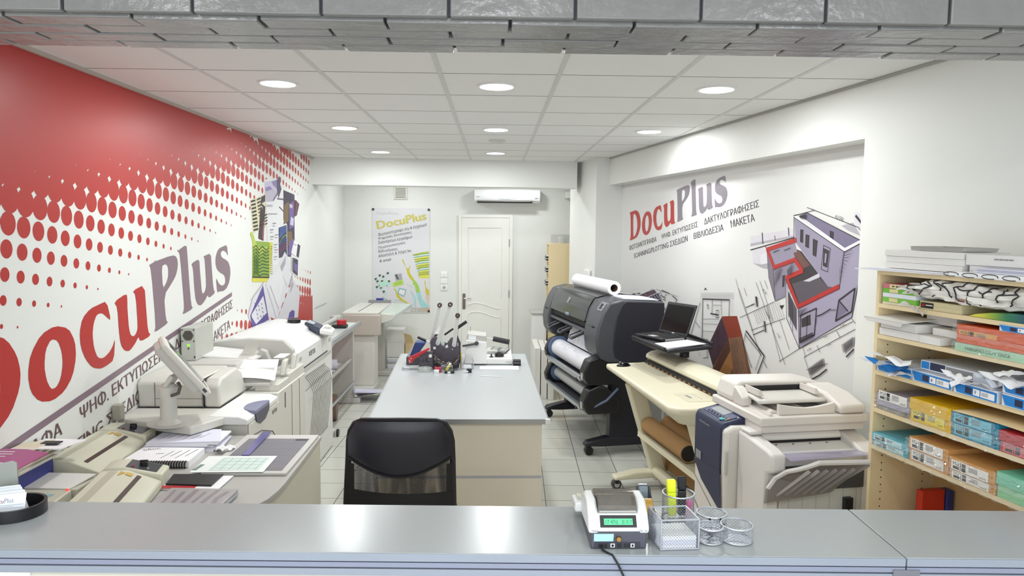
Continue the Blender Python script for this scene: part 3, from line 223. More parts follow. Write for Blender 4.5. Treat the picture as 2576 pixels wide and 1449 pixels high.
# ------------------------------------------------------------------ the room
fl=bpy.data.materials.new('floor_tile'); fl.use_nodes=True; n=fl.node_tree; bs=n.nodes['Principled BSDF']; bs.inputs['Roughness'].default_value=.22
tc=n.nodes.new('ShaderNodeTexCoord'); mp=n.nodes.new('ShaderNodeMapping'); mp.inputs['Rotation'].default_value=(0,0,R_(1.5)); mp.inputs['Location'].default_value=(.054,.178,0)
br=n.nodes.new('ShaderNodeTexBrick'); br.offset=0; br.squash=1; br.inputs['Scale'].default_value=1; br.inputs['Brick Width'].default_value=.3; br.inputs['Row Height'].default_value=.31; br.inputs['Mortar Size'].default_value=.0028; br.inputs['Mortar Smooth'].default_value=.1
br.inputs['Color1'].default_value=lin('#c9c9c1')+[1]; br.inputs['Color2'].default_value=lin('#c4c4bc')+[1]; br.inputs['Mortar'].default_value=lin('#5a5954')+[1]
n.links.new(tc.outputs['Object'],mp.inputs['Vector']); n.links.new(mp.outputs['Vector'],br.inputs['Vector']); n.links.new(br.outputs['Color'],bs.inputs['Base Color'])
B().box(-2.15,3,-2,10.15,-.05,0).build('floor',fl,kind='structure')
b=B().box(-2.15,3,-2,10.15,2.723,2.8)
for k in range(-4,6): b.box(-.28+.6*k-.012,-.28+.6*k+.012,2.0,8.6,2.7205,2.7232,1)
for j in range(-3,9):
    y=3.7377+.6*j
    for k in range(-4,6): b.box(-.28+.6*k+.012,.32+.6*k-.012,y-.0035,y+.0035,2.7222,2.7232,2)  # dark strips paint in the shadow lines along the concealed tile edges
b.build('ceiling',[ceilp,band,seam],kind='structure')
B().box(-2.2,-2.05,-2,10.15,0,2.8).build('wall_left',wallp,kind='structure')
B().box(-2.2,3,10,10.15,0,2.8).build('wall_back',wallp,kind='structure')
RF=(1.25,7.977,9.04)
B().box(.15,.3,-4.247,0,0,2.8).build('wall_right',wallp,F=RF,kind='structure')
B().box(0,.3,-9.5,-4.247,0,2.8).build('wall_right_pier',wallp,F=RF,kind='structure')
B().box(-.15,.3,0,1.09,0,2.8).build('wall_right_pillar',wallp,F=RF,kind='structure')
B().box(0,.15,-4.247,0,2.43,2.8).build('trim_3',wallp,F=RF,kind='structure')
B().box(1.3,1.45,8.9,10,0,2.8).build('wall_right_back',wallp,kind='structure')
B().box(.95,1.3,9.7,10,2.36,2.44).build('trim_6',wallp,kind='structure')
B().prism([(-2.05,8.28),(.95,8.49),(.95,8.75),(-2.05,8.56)],'z',2.42,2.723).build('trim_2',wallp,kind='structure')
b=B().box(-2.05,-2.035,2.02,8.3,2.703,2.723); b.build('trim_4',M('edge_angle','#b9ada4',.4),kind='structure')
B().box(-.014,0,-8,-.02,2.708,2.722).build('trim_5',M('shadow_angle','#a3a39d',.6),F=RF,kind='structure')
# stone clad beam over the counter
b=B().box(-2.05,2.32,1.712,2.009,2.432,2.723,1)
def row(x0,y0,y1,z0,z1,st=.2885,g=.0035):
    k=-9
    while x0+k*st<2.4:
        a,c=max(-2.05,x0+k*st+g),min(2.32,x0+(k+1)*st-g); k+=1
        if c-a>.02:
            e=rnd.uniform(-.002,.002)
            if z1-z0>.1: b.box(a,c,y0+e*.5,y1,z0,z1)
            else: b.box(a,c,y0+.0035,y1-.0035,z0+e,z1)
row(-.108,1.70,1.72,2.428,2.723); row(-.256,1.722,1.797,2.419,2.44); row(-.112,1.797,1.868,2.421,2.44); row(-.271,1.868,1.938,2.420,2.44); row(-.109,1.938,2.01,2.42,2.44)
b.build('trim_1',[M('slate_tile','#777573',.25,spec=.7,bump=.3,bs=28,var=.16,vs=9),M('dark_grout','#4b4a52',.9)],kind='structure',bev=.003)
# door in the back wall
d=B().box(-.45,.2,9.955,9.992,0,2.085).build('door_1',M('door_paint','#e9e8e2',.45),kind='structure',bev=.003)
dm=MC['door_paint']
b=B(); b.box(-.49,-.45,9.96,10,0,2.13); b.box(.2,.25,9.96,10,0,2.13); b.box(-.45,.2,9.96,10,2.087,2.13); b.build('door_frame',dm,d,bev=.006)
b=B(); yb=9.955; b.tube([(-.35,yb,1.0),(-.365,yb,1.95),(.095,yb,1.953),(.09,yb,1.0)],.007,6)
def wv(z): return [(-.29+.37*t,yb,z+.075*(1 if t<.12 else .5+.5*math.cos(PI*(t-.12)/.88))-.09) for t in [i/14 for i in range(15)]]
b.tube([(-.35,yb,.9)]+wv(.935),.008,6); b.tube([(-.36,yb,.76),(-.33,yb,.79)]+wv(.815),.008,6); b.tube([(-.36,yb,.76),(-.36,yb,.1),(.09,yb,.1),(.09,yb,.73)],.007,6)
b.build('panel_moulding',dm,d,smooth=True)
b=B(); b.prism([(-.432,.835),(-.398,.835),(-.395,.85),(-.395,1.04),(-.40,1.052),(-.43,1.052),(-.436,1.04),(-.436,.85)],'y',9.947,9.955); b.build('lock_plate',M('bronze_plate','#7c746a',.35,.8),d,bev=.002)
b=B(); b.cyl((-.415,9.95,.985),(-.415,9.91,.985),.009,10); b.tube([(-.415,9.912,.985),(-.39,9.908,.99),(-.31,9.908,.985)],.009,8); b.build('door_handle',chrome,d,smooth=True)
for z in (1.75,1.05,.35): B().cyl((.2,9.95,z-.05),(.2,9.95,z+.05),.006,8).build('hinge',alu,d,smooth=True)
# recessed ceiling lights
k=0
for ry,rn in ((4.05,'in the row nearest the stone beam'),(5.8,'in the middle row'),(7.6,'in the row farthest back')):
    for x,cn in ((-1.18,'on the red wall side'),(0.005,'over the central bench'),(1.215,'on the drawing mural side')):
        if ry>7 and x>1: continue
        t=T('recessed_downlight','ceiling downlight %s, %s'%(rn,cn),'ceiling light',(x,ry,2.723),group='recessed ceiling downlights')
        B().ring((x,ry,2.7235),(x,ry,2.716),.108,.092,32).build('trim_ring',white,t,smooth=True)
        B().cyl((x,ry,2.7225),(x,ry,2.7195),.0925,32).build('diffuser',M('lit_diffuser','#ffffff',.5,emit=9),t)
        o=lamp('downlight_bulb',(0,0,-.006),.18,14.5,(.965,1,.995)); o.parent=t
b=B().lathe([(.075,2.7225),(.075,2.714),(.055,2.704),(.0,2.702)],.014,6.517,28); b.build('ceiling_vent',M('disc_white','#cfcdc6',.5),at=(.014,6.517,2.723),label='plain round white disc vent in the ceiling between two downlights',cat='vent',smooth=True)
# ------------------------------------------------------------------ murals
RED=M('print_red','#b4322e',.36,spec=.4,var=.02); MAU=M('print_mauve','#84707b',.35); INKM=M('print_mauve_ink','#6b5358',.4)
_pal=dict(roll='#d3cfd6',roll2='#dedce0',shade='#aca8b0',ink='#2d272e',lav='#958ea4',lav2='#9f98af',lav3='#8b8597',lav4='#7a7483',lavd='#777089',lavm='#948da1',lavs='#c5c0d8',pale='#c9c5d0',dark='#3a3337',dark2='#575059',brown='#6d4a44',mid='#9892a5',hatch='#706a7d',hatch2='#a09c9f',white='#eceaee',red='#b43b34',grid='#8b898b',bred='#8a3d2d',bpur='#4a3540',bfr='#7a5440',bdk='#5a3a2e',borg='#a97545',btan='#b3947e',plum='#5f4753',plumd='#4a4354',
 paper='#e6e6e8',cream='#d9d2b0',dbrown='#3f2d2c',mag='#a24a6d',viol='#8d7fb3',violet2='#6e5a97',violet3='#5a4a92',smoke='#bdb7c6',dpurp='#4f4263',dplum='#3d3248',bronze='#76603f',wine='#5d3145',navy='#27304f',pblue='#4d6bb4',yellow='#d8d247',green='#8aac3e',dgreen='#3e5e2a',lime='#b7c556',page='#d9d8de',page2='#a9a5ae',page3='#e0dfe3',page4='#d2d0d6',
 footer='#bdb8ac',pink='#d1a98f',splash_y='#ccc23c',splash_g='#a2cb5a',splash_c='#9fd4d4',splash_c2='#b5d3da',splash_p='#d6c8b8',aqua='#bfe0d6',yel2='#d8d955',dkg='#4b5a4c',mint='#b9dfcd',lime2='#b5d95a',teal='#8bb9bd')
def pr(c): return M('print_'+c,_pal[c],.45,var=.04)
def pts(l): return [(l[i]/1000,l[i+1]/1000) for i in range(0,len(l),2)]
def artwork(name,parent,polys,strokes,to3l):
    b=B(); ms=[]; L=0
    def mi(c):
        if c not in ms: ms.append(c)
        return ms.index(c)
    for c,p in polys: L+=4; b.poly([to3l(x,y,L) for x,y in pts(p)],mi(c))
    for c,w,p in strokes: L+=5; b.stroke(pts(p),w/1000*1.15,lambda x,y:to3l(x,y,L),mi(c))
    return b.build(name,[pr(c) for c in ms],parent)
LW=lambda y,z,l=0:(-2.0488+l*1e-5,y,z)
ml=T('wall_mural','red halftone dot wallpaper mural with large slanted lettering covering the left wall','mural',(-2.05,5.2,1.4))
b=B()
def zl(y): return 1.951+(y-3.126)*.169
def interp(t,tab):
    if t<=tab[0][0]: return tab[0][1]
    for (a,p),(c,q) in zip(tab,tab[1:]):
        if t<=c: return p+(q-p)*(t-a)/(c-a)
    return tab[-1][1]
up=[(-.475,0),(-.43,.008),(-.32,.0205),(-.213,.029),(-.107,.0385),(0,.0495),(.063,.0605),(.15,.0648),(.2,.070),(.235,.079)]
dn=[(0,0),(.03,.006),(.1,.02),(.2,.036),(.3,.051),(.4,.071),(.45,.08)]
e1=(.986,-.166); e2=(.166,.986)
for i in range(-14,64):
    for j in range(-22,22):
        y=3.126+e1[0]*.1027*i+e2[0]*.1085*j; z=1.951+e1[1]*.1027*i+e2[1]*.1085*j
        if not(2.06<y<8.2 and .5<z<2.715): continue
        t=(z-zl(y))*.986; r=interp(t,up) if (t<.36 or y>5.6) else 0
        z0=1.34+(y-5.9)*(.086 if y>5.9 else .36)
        if y>4.4 and z<z0 and z0-z<.56: r=max(r,interp(z0-z,dn))
        if r<.003: continue
        n=20 if r>.02 else 10; k=.00003*((i+j*2)%4)
        b.poly([(-2.0492+k,min(8.22,y+r*math.cos(2*PI*q/n)*.985),z+r*math.sin(2*PI*q/n)*1.04) for q in range(n)])
b.build('halftone_dots',RED,ml)
b=B().poly([LW(2.06,zl(2.06)+.31,-48),LW(2.06,2.722,-48),LW(6.02,2.722,-48),LW(6.0,zl(6.0)+.31,-48)]); b.poly([LW(5.2,.3,-48),LW(8.22,.3,-48),LW(8.22,1.07,-48),LW(5.9,.85,-48),LW(5.2,.61,-48)]); b.build('red_field',RED,ml)
def logo(to3,aff,keys,name,mat,parent):
    b=B()
    for k in keys:
        v,f=fill2([[ (x*aff[0][0]+y*aff[1][0]+aff[2][0],x*aff[0][1]+y*aff[1][1]+aff[2][1]) for x,y in pts(c)] for c in LOGO[k]])
        b.add([to3(x,y) for x,y in v],f)
    return b.build(name,mat,parent)
logo(LW,AFF,'Docu','red_lettering',RED,ml); logo(LW,AFF,'PlUs','mauve_lettering',MAU,ml)
b=B().poly([LW(2.5,.935),LW(2.5,.90),LW(5.71,1.401),LW(5.712,1.433)]); b.build('underline_stroke',MAU,ml)
def lx(y): return 3.60+(y-3.938)*.8826
def lz(y): return .977+(y-3.6)*.155
for k,(tx,a,c,e) in enumerate(TR):
    q=[(v[0]*AFF[0][0]+AFF[2][0]) for v in (a,c)]; y0,y1=lx(q[0]),lx(q[1]); dz=0 if k<3 else -.142
    B().text(tx,(y0,lz(y0)+dz),(y1,lz(y1)+dz),(y1-.006,lz(y1)+dz+.072),LW,0,.016).build('lettering_line',INKM,ml)
artwork('collage_print',ml,ML,SL,LW)
b=B(); [b.text(t,a,c,e,lambda y,z:LW(y,z,600)) for t,a,c,e in TL2]; b.build('calendar_lettering',pr('lavd'),ml)
mr=T('wall_mural','grey wallpaper mural with slanted lettering and a sketched roofless house on the right wall','mural',(.15,-2.1,1.4),RF)
RW=lambda s,z,l=0:(.1488-l*1e-5,-s,z)
logo(RW,((1,0),(0,1),(0,0)),'Docu','red_lettering',RED,mr); logo(RW,((1,0),(0,1),(0,0)),'PlUs','mauve_lettering',M('print_grey_mauve','#7f7881',.4),mr)
B().poly([(.1495,-.003,.3),(.1495,-4.24,.3),(.1495,-4.24,2.43),(.1495,-.003,2.43)]).build('backing_paper',M('mural_paper','#dbdad8',.5,var=.01),mr)
for t,a,c,e in TR: B().text(t,a,c,e,RW,0,.016).build('lettering_line',M('print_dark_grey','#4d484c',.5),mr)
artwork('house_sketch',mr,MR,SR,RW)
b=B(); [b.text(t,a,c,e,lambda s,z:RW(s,z,900)) for t,a,c,e in HT]; b.build('dimension_lettering',pr('ink'),mr)
# poster on the back wall
t=T('wall_poster','tall white poster with yellow lettering and colour splashes pinned to the back wall','poster',(-1.28,10,.78))
PW=lambda x,z,l=0:(x,9.9905-l*1e-5,z)
B().box(-1.668,-.886,9.991,9.9985,.778,2.208).build('sheet',M('poster_sheet','#d9d8dc',.35),t)
artwork('splash_print',t,MP,SP,PW)
for key,nm,mt in (('title','yellow_title',M('poster_yellow','#c8bf55',.4)),('faint','pale_title',M('poster_faint','#cfd3cb',.4)),('txt','list_lettering',M('poster_text','#5f5f61',.5)),('white','number_lettering',white)):
    b=B(); [b.text(tx,a,c,e,lambda x,z:PW(x,z,300),0,.022 if key=='title' else 0) for tx,cc,a,c,e in TB if cc==key]; b.build(nm,mt,t)
for x,z in ((-1.655,2.19),(-.90,2.19),(-.90,.80),(-1.655,.80)): B().ring((x,9.991,z),(x,9.982,z),.016,.006,16).build('pin',black,t,smooth=True)
# ------------------------------------------------------------------ back wall fittings
t=T('wall_vent','small square white louvred vent high on the back wall above the poster','vent',(-1.28,10,2.32))
b=B(); b.box(-1.373,-1.191,9.982,9.9985,2.326,2.345); b.box(-1.373,-1.191,9.982,9.9985,2.48,2.498); b.box(-1.373,-1.35,9.982,9.9985,2.345,2.48); b.box(-1.214,-1.191,9.982,9.9985,2.345,2.48); b.build('frame',offw,t,bev=.003)
b=B(); b.box(-1.35,-1.214,9.994,9.998,2.345,2.48,1)
for k in range(7): b.prism([(9.982,2.352+k*.018),(9.993,2.362+k*.018),(9.993,2.366+k*.018),(9.982,2.356+k*.018)],'x',-1.35,-1.214)
b.build('louvres',[offw,midg],t)
t=T('air_conditioner','white wall air conditioner above the white door','air conditioner',(.165,10,2.29))
b=B().prism([(9.999,2.47),(9.80,2.465),(9.785,2.44),(9.78,2.36),(9.80,2.318),(9.85,2.292),(9.999,2.288)],'x',-.277,.608); b.build('housing',M('ac_white','#f0f1f2',.3),t,bev=.008,smooth=True)
B().box(-.235,.50,9.783,9.84,2.285,2.314).build('outlet_slot',blackm,t,bev=.004)
B().obox((.13,9.787,2.303),(.36,0,0),(0,.012,-.006),(0,.001,.002)).build('flap',grey,t)
B().prism([(.05,2.348),(.08,2.344),(.19,2.344),(.29,2.349),(.19,2.341),(.08,2.341)],'y',9.776,9.779).build('display_strip',alu,t)
b=B(); b.box(-.245,-.205,9.777,9.779,2.362,2.368); b.box(.535,.572,9.777,9.779,2.349,2.354); b.build('badge',midg,t)
def plate(lbl,cat,name,z0,z1,kind):
    t=T(name,lbl,cat,(-.69,10,z0)); B().box(-.737,-.643,9.988,9.9985,z0,z1).build('cover_plate',M('switch_white','#efefec',.3),t,bev=.004)
    c=(z0+z1)/2
    if kind=='sw':
        B().box(-.716,-.692,9.982,9.9885,c-.026,c+.026).build('rocker',MC['switch_white'],t,bev=.003); B().box(-.689,-.664,9.982,9.9885,c-.026,c+.026).build('rocker',MC['switch_white'],t,bev=.003)
    elif kind=='so':
        B().ring((-.69,9.9885,c),(-.69,9.984,c),.026,.021,24).build('socket_ring',offw,t,smooth=True); b=B().cyl((-.69,9.9885,c),(-.69,9.987,c),.021,24); b.build('socket_well',grey,t)
        b=B(); [b.cyl((-.69+s*.009,9.9872,c),(-.69+s*.009,9.9855,c),.0035,8) for s in (-1,1)]; b.build('socket_holes',black,t)
    else: B().box(-.724,-.656,9.984,9.9885,c-.03,c+.03).build('blank_cap',MC['switch_white'],t,bev=.003)
plate('white double light switch, top plate beside the door','switch','light_switch',1.262,1.348,'sw'); plate('plain white blank cover plate between the light switch and the socket','cover plate','blank_plate',1.176,1.257,'bl'); plate('white wall power socket below the switches beside the door','socket','power_socket',1.088,1.171,'so')
# birch shelf at the back right
t=T('back_shelf','narrow birch shelf unit standing at the back right behind the pillar','shelf unit',(.82,9.3,0))
x0,x1,y0,y1=.69,1.0,9.28,9.62
B().box(x0,x1,y0,y0+.018,0,1.76).build('side_panel',birch,t); B().box(x0,x1,y1-.018,y1,0,1.76).build('side_panel',birch,t); B().box(x1-.015,x1,y0+.018,y1-.018,0,1.76).build('back_panel',birch,t)
for z in (.08,.55,.95,1.2,1.37,1.52,1.742): B().box(x0,x1-.015,y0+.018,y1-.018,z,z+.018).build('shelf_board',birch,t)
k=0
for z,nm in ((1.538,'upper'),(1.388,'middle'),(1.218,'lower')):
    for i in range(3):
        y=9.34+i*.085; b=B()
        for j in range(7): zz=z+.012+.017*(j%4); b.tube([(x0-.03+.03*(j//4),y+.012*((j*3)%4)-.02,zz),(x0+.18,y+.012*((j*3)%4)-.02,zz)],.010,6,(j+i)%2)
        b.build('binding_combs',[black,white],at=(.8,y,z),label='bundle of binding combs, %s of three on the %s board of the birch shelf'%(('front','centre','rear')[i],nm),cat='binding combs',group='bundles of binding combs')
b=B().lathe([(.04,1.7605),(.048,1.78),(.05,1.83),(.038,1.845)],.86,9.42,20); b.build('glass_jar',M('jar_glass','#cdd0cf',.08,alpha=.45),at=(.86,9.42,1.7605),label='clear glass jar on top of the birch shelf at the back',cat='jar',smooth=True)
b=B().box(.735,.985,9.50,9.51,1.7605,1.875); b.build('acrylic_sheet',M('panel_grey','#b3b5b6',.4),at=(.86,9.5,1.7605),label='thin grey panel standing upright on top of the birch shelf',cat='panel')
# white cabinet and boards behind the plotter
t=T('white_cabinet','tall slim white cabinet with a grey top against the back wall right of the door','cabinet',(.6,9.4,0))
B().box(.485,.67,9.22,9.6,0,.86).build('body',white,t,bev=.004); B().box(.465,.682,9.19,9.62,.861,.885).build('top',grey,t,bev=.006); B().box(.50,.655,9.214,9.219,.05,.84).build('door',white,t,bev=.003)
for i in range(3):
    b=B().box(.47+i*.075,.535+i*.075,8.25-i*.05,8.95,0,.58-i*.01); b.build('white_board',M('board_white','#e2e0da',.5),at=(.5+i*.075,8.6,0),label='white narrow panel standing on the floor behind the plotter, %s of three'%('leftmost','middle','rightmost')[i],cat='panel',group='white panels behind the plotter',bev=.004)
b=B().box(-.19,-.151,.125,.33,1.22,1.495); b.build('towel_dispenser',white,at=(-.16,.24,1.22),F=RF,label='white paper towel dispenser on the pillar behind the plotter',cat='dispenser',bev=.015)
# ------------------------------------------------------------------ plotter
PF=(.836,6.156,11)
t=T('large_format_plotter','large charcoal roll plotter on a black wheeled stand','plotter',(.3,.75,0),PF)
ch=M('charcoal_plastic','#484a50',.38,spec=.5); chs=M('charcoal_dark','#24242e',.42); win=M('smoked_window','#2e3133',.12,var=.2,vs=5)
full=[(.60,1.335),(.22,1.362),(.10,1.335),(.045,1.25),(.005,1.13),(-.012,1.03),(.0,.92),(.035,.86),(.11,.825),(.5,.82),(.60,.95)]
midp=[(.60,1.335),(.22,1.362),(.10,1.335),(.045,1.25),(.012,1.14),(.15,1.12),(.15,.98),(.18,.90),(.5,.88),(.60,.95)]
B().prism(full,'y',-.15,.20).build('right_end_housing',ch,t,bev=.02,smooth=True)
B().prism(full,'y',1.38,1.62).build('left_end_housing',ch,t,bev=.02,smooth=True)
B().prism(midp,'y',.20,1.38).build('centre_housing',ch,t,bev=.008,smooth=True)
B().prism([(.592,1.328),(.25,1.345),(.21,1.315),(.17,1.22),(.145,1.08),(.14,.95),(.16,.87),(.22,.835),(.5,.828),(.592,.955)],'y',-.158,-.149).build('end_panel',chs,t,bev=.006,smooth=True)
WC=[(.215,1.3685),(.15,1.356),(.095,1.341),(.066,1.302),(.039,1.252),(.023,1.20),(.009,1.145),(.006,1.132)]
b=B(); nW=len(WC); b.add([(x,y,z) for y in (.222,1.36) for x,z in WC],[(i,i+1,nW+i+1,nW+i) for i in range(nW-1)]); b.build('window',win,t,smooth=True,ang=60)
B().box(.03,.15,.20,1.38,1.075,1.12).build('output_slot',blackm,t)
B().prism([(.15,1.075),(.015,1.06),(.01,1.035),(.15,1.03)],'y',.2,1.38).build('front_rail',ch,t,bev=.004)
B().box(-.004,.02,.70,.80,1.125,1.155).build('latch',M('bluish_grey','#7c8496',.35),t,bev=.01)
for y in (.38,.75,1.12):
    b=B(); b.tube([(.06,y-.05,1.03),(-.06,y-.05,.985),(-.075,y-.04,.965),(-.075,y+.04,.965),(-.06,y+.05,.985),(.06,y+.05,1.03)],.008,8); b.tube([(.06,y+.04,1.0),(-.06,y+.03,.955)],.014,8,1); b.build('stacker_arm',[ch,chs],t,smooth=True)
b=B(); b.obox((.071,-.045,1.293),(0,.062,0),(.024,0,.036),(.004,0,-.0025)); cpn=b.build('control_panel',M('panel_grey_dark','#7b8088',.3),t,bev=.004)
B().obox((.0665,-.045,1.296),(0,.026,0),(.014,0,.021),(.002,0,-.0012)).build('display',screen,cpn)
b=B(); [b.obox((.0665+.009*dz,-.045+dy,1.296+.013*dz),(0,.005,0),(.003,0,.0045),(.003,0,-.0018)) for dy,dz in ((-.044,1.2),(-.052,0),(-.036,0),(-.044,-1.2),(.045,-1),(.045,.8))]; b.build('buttons',grey,cpn)
b=B(); b.obox((.047,.84,1.266),(0,.022,0),(.014,0,.0255),(.002,0,-.001)); b.build('logo_badge',alu,t)
b=B(); [b.text(tx,(p,1.215),(p-.018,1.222),(p-.016,1.252),lambda y,z:(.0445+(z-1.234)*.55-.016,y,z+.032)) for tx,p in (('h',.858),('p',.837))]; b.build('logo_letters',dgrey,t)
for y in (-.02,1.5): B().obox((.004,y,1.12),(.01,0,0),(0,.022,0),(0,0,.008)).build('release_latch',black,t,bev=.003)
b=B()
for y0,y1 in ((-.13,.19),(1.39,1.6)): b.tube([(.004,y0,1.118),(.004,y1,1.118)],.002,5); b.tube([(.012,y0,.90),(.012,y1,.90)],.002,5)
b.build('panel_seam',blackm,t)
b=B(); b.obox((-.006,.155,.99),(.003,.010,0),(0,0,.018),(.004,0,0)); b.build('blue_sticker',M('sticker_blue','#4b6fae',.4),t); b=B(); b.stroke([(.02,.93),(-.06,.93)],.006,lambda y,z:(-.0005,y,z)); b.build('model_mark',grey,t)
# roll holders
paperroll=M('roll_paper','#dcdce2',.7)
for z,r,mat,nm in ((.76,.085,paperroll,'upper'),(.51,.055,M('roll_film','#b9bcbd',.3),'lower')):
    b=B().cyl((.03,.02,z),(.03,1.08,z),r,28); mr0=b.build('media_roll',mat,t,smooth=True)
    B().ring((.03,1.08,z),(.03,1.095,z),r+.03,.02,28).build('roll_hub',M('hub_blue','#566a8e',.35),mr0,smooth=True)
    for y0,y1 in ((1.1,1.2),(-.12,.02)): b=B().prism([(-.09,z-.08),(-.10,z-.02),(-.06,z+.08),(.03,z+.115),(.12,z+.09),(.22,z-.02),(.22,z-.13),(-.06,z-.13)],'y',y0,y1); rb=b.build('roll_bracket',black,t,bev=.012,smooth=True)
    B().prism([(-.10,z-.075),(-.075,z-.07),(-.06,z-.115),(-.085,z-.12)],'y',.02,1.1).build('front_tray',alu,t)
    B().prism([(-.07,z-.12),(.20,z-.12),(.20,z-.108),(-.07,z-.108)],'y',.02,1.1).build('roll_tray',dgrey,t)
    b=B(); b.obox((-.098,-.05,z-.06),(.003,0,0),(0,.022,0),(0,0,.03)); b.build('number_plate',grey,rb)
    b=B(); b.text('1' if z>.6 else '2',(-.042,z-.075),(-.058,z-.075),(-.058,z-.047),lambda y,zz:(-.1025,y,zz)); b.build('number',white,rb)
    B().cyl((-.09,.14,z-.12),(-.06,.14,z-.12),.016,12).build('knob',black,t,smooth=True)
B().tube([(-.05,-.1,.42),(.10,-.13,.50),(.20,-.13,.60)],.012,8).build('blue_lever',M('lever_slate','#4d5870',.35),t,smooth=True)
b=B().grid(lambda u,v:(.10+.06*v,.25+.80*u,.83+.22*v),8,4); b.build('hanging_sheet',paperroll,t,smooth=True)
B().box(.14,.20,0,1.3,.835,.89).build('lower_beam',blackm,t)
for y in (0,1.3):
    B().prism([(.17,.83),(.44,.83),(.50,.10),(.16,.10)],'y',y-.045,y+.045).build('stand_column',M('stand_black','#1d1d27',.45),t,bev=.008)
    b=B().prism([(-.06,.085),(-.03,.12),(.14,.155),(.62,.13),(.68,.10),(.66,.075),(.10,.075)],'y',y-.05,y+.05); f=b.build('stand_foot',MC['stand_black'],t,bev=.012,smooth=True)
    for x in (-.01,.62):
        cb=B().cyl((x,y-.03,.0375),(x,y+.03,.0375),.0365,18); c=cb.build('caster',black,t,bev=.006,smooth=True); B().box(x-.014,x+.014,y-.034,y+.034,.05,.078).build('caster_fork',blackm,c)
B().box(.27,.36,.045,1.255,.30,.40).build('cross_beam',MC['stand_black'],t,bev=.006)
b=B().ring((.262,.18,1.43),(.262,1.25,1.43),.062,.034,28,0,1); o=b.build('paper_roll',[paper,M('roll_core','#7b6656',.8)],at=(.262,.7,1.43),F=PF,label='white roll of plotting paper lying along the top of the plotter',cat='paper roll',smooth=True)
b=B().slab([(.33,.62,1.375),(.33,.34,1.378),(.50,.34,1.36),(.50,.62,1.352)],.001); b.build('loose_sheet',paper,at=(.40,.5,1.37),F=PF,label='small white sheet tucked behind the paper roll on the plotter',cat='sheet of paper')
b=B(); [b.slab([(.25+.01*i,.27,1.3635+.0025*i),(.24,-.10+.01*i,1.3635+.0025*i),(.55,-.12,1.3475+.0025*i),(.57-.01*i,.20,1.3475+.0025*i)],.002,i%2) for i in range(4)]; b.build('sheet_stack',[paper,paperb],at=(.40,.1,1.35),F=PF,label='thin stack of white sheets on the near end of the plotter top',cat='paper stack')
# ------------------------------------------------------------------ laptop table, laptop, papers
t=T('laptop_table','small black laptop table on a grey pole between plotter and drawing wall','table',(-.33,-2.7,0),RF)
b=B().slab([(-.575,-2.40,1.125),(-.545,-3.03,1.125),(-.13,-2.86,1.125),(-.10,-2.34,1.125)],.028); b.build('table_top',M('table_black','#1b1b25',.35),t,bev=.01)
B().obox((-.565,-2.71,1.133),(.008,-.30,0),(.011,.0004,0),(0,0,.008)).build('front_lip',black,t,bev=.004)
B().obox((-.118,-2.60,1.135),(.011,.25,0),(.009,0,0),(0,0,.010)).build('rear_lip',black,t,bev=.004)
B().cyl((-.19,-2.14,.03),(-.19,-2.14,1.06),.018,14).build('pole',grey,t,smooth=True); B().obox((-.22,-2.40,1.072),(.02,-.28,0),(.03,.002,0),(0,0,.012)).build('support_arm',dgrey,t)
B().lathe([(.035,1.0),(.035,1.04),(.022,1.06)],-.24,-2.62,16).build('height_knob',black,t,smooth=True)
B().lathe([(.15,0),(.15,.02),(.03,.035)],-.19,-2.14,28).build('base',grey,t,smooth=True)
t=T('laptop_computer','open black laptop on the small black table in front of the drawing wall','laptop',(-.36,-2.5,1.126),RF)
a=R_(70); c=Vector((-.378,-2.485,1.138)); ux=Vector((-.0,-1,0)); ux=Vector((.10,-.32,0)).normalized(); vy=Vector((.32,.10,0)).normalized()
B().obox(c,ux*.165,vy*.115,(0,0,.011)).build('keyboard_base',black,t,bev=.005)
B().obox(c+vy*.025+Vector((0,0,.0115)),ux*.14,vy*.05,(0,0,.001)).build('keyboard',blackm,t)
B().obox(c-vy*.07+Vector((0,0,.0115)),ux*.035,vy*.025,(0,0,.001)).build('touchpad',grey,t)
B().obox(c+ux*.1655,(ux*.0015),vy*.09,(0,0,.007)).build('side_port_strip',grey,t)
s=c+vy*.118+Vector((0,0,.012)); up=(vy*.40+Vector((0,0,1))).normalized(); nn=ux.cross(up).normalized()
l=B().obox(s+up*.125,ux*.165,up*.125,nn*.006).build('screen_lid',black,t,bev=.004); B().obox(s+up*.127-vy*.0065,ux*.15,up*.105,nn*.0012).build('display',screen,l)
b=B(); q=s+up*.012-vy*.008; b.obox(q+ux*.01,ux*.012,up*.004,nn*.001); b.build('lid_badge',grey,l)
b=B()
for i in range(3): b.slab([(-.56+.008*i,-2.79,1.13+.004*i),(-.53,-3.0,1.13+.004*i),(-.20+.01*i,-2.83-.01*i,1.13+.004*i),(-.24,-2.66,1.13+.004*i)],.0038,i%2)
b.build('paper_stack',[paper,paperb],at=(-.38,-2.83,1.126),F=RF,label='small pile of white sheets beside the laptop on the black table',cat='paper stack')
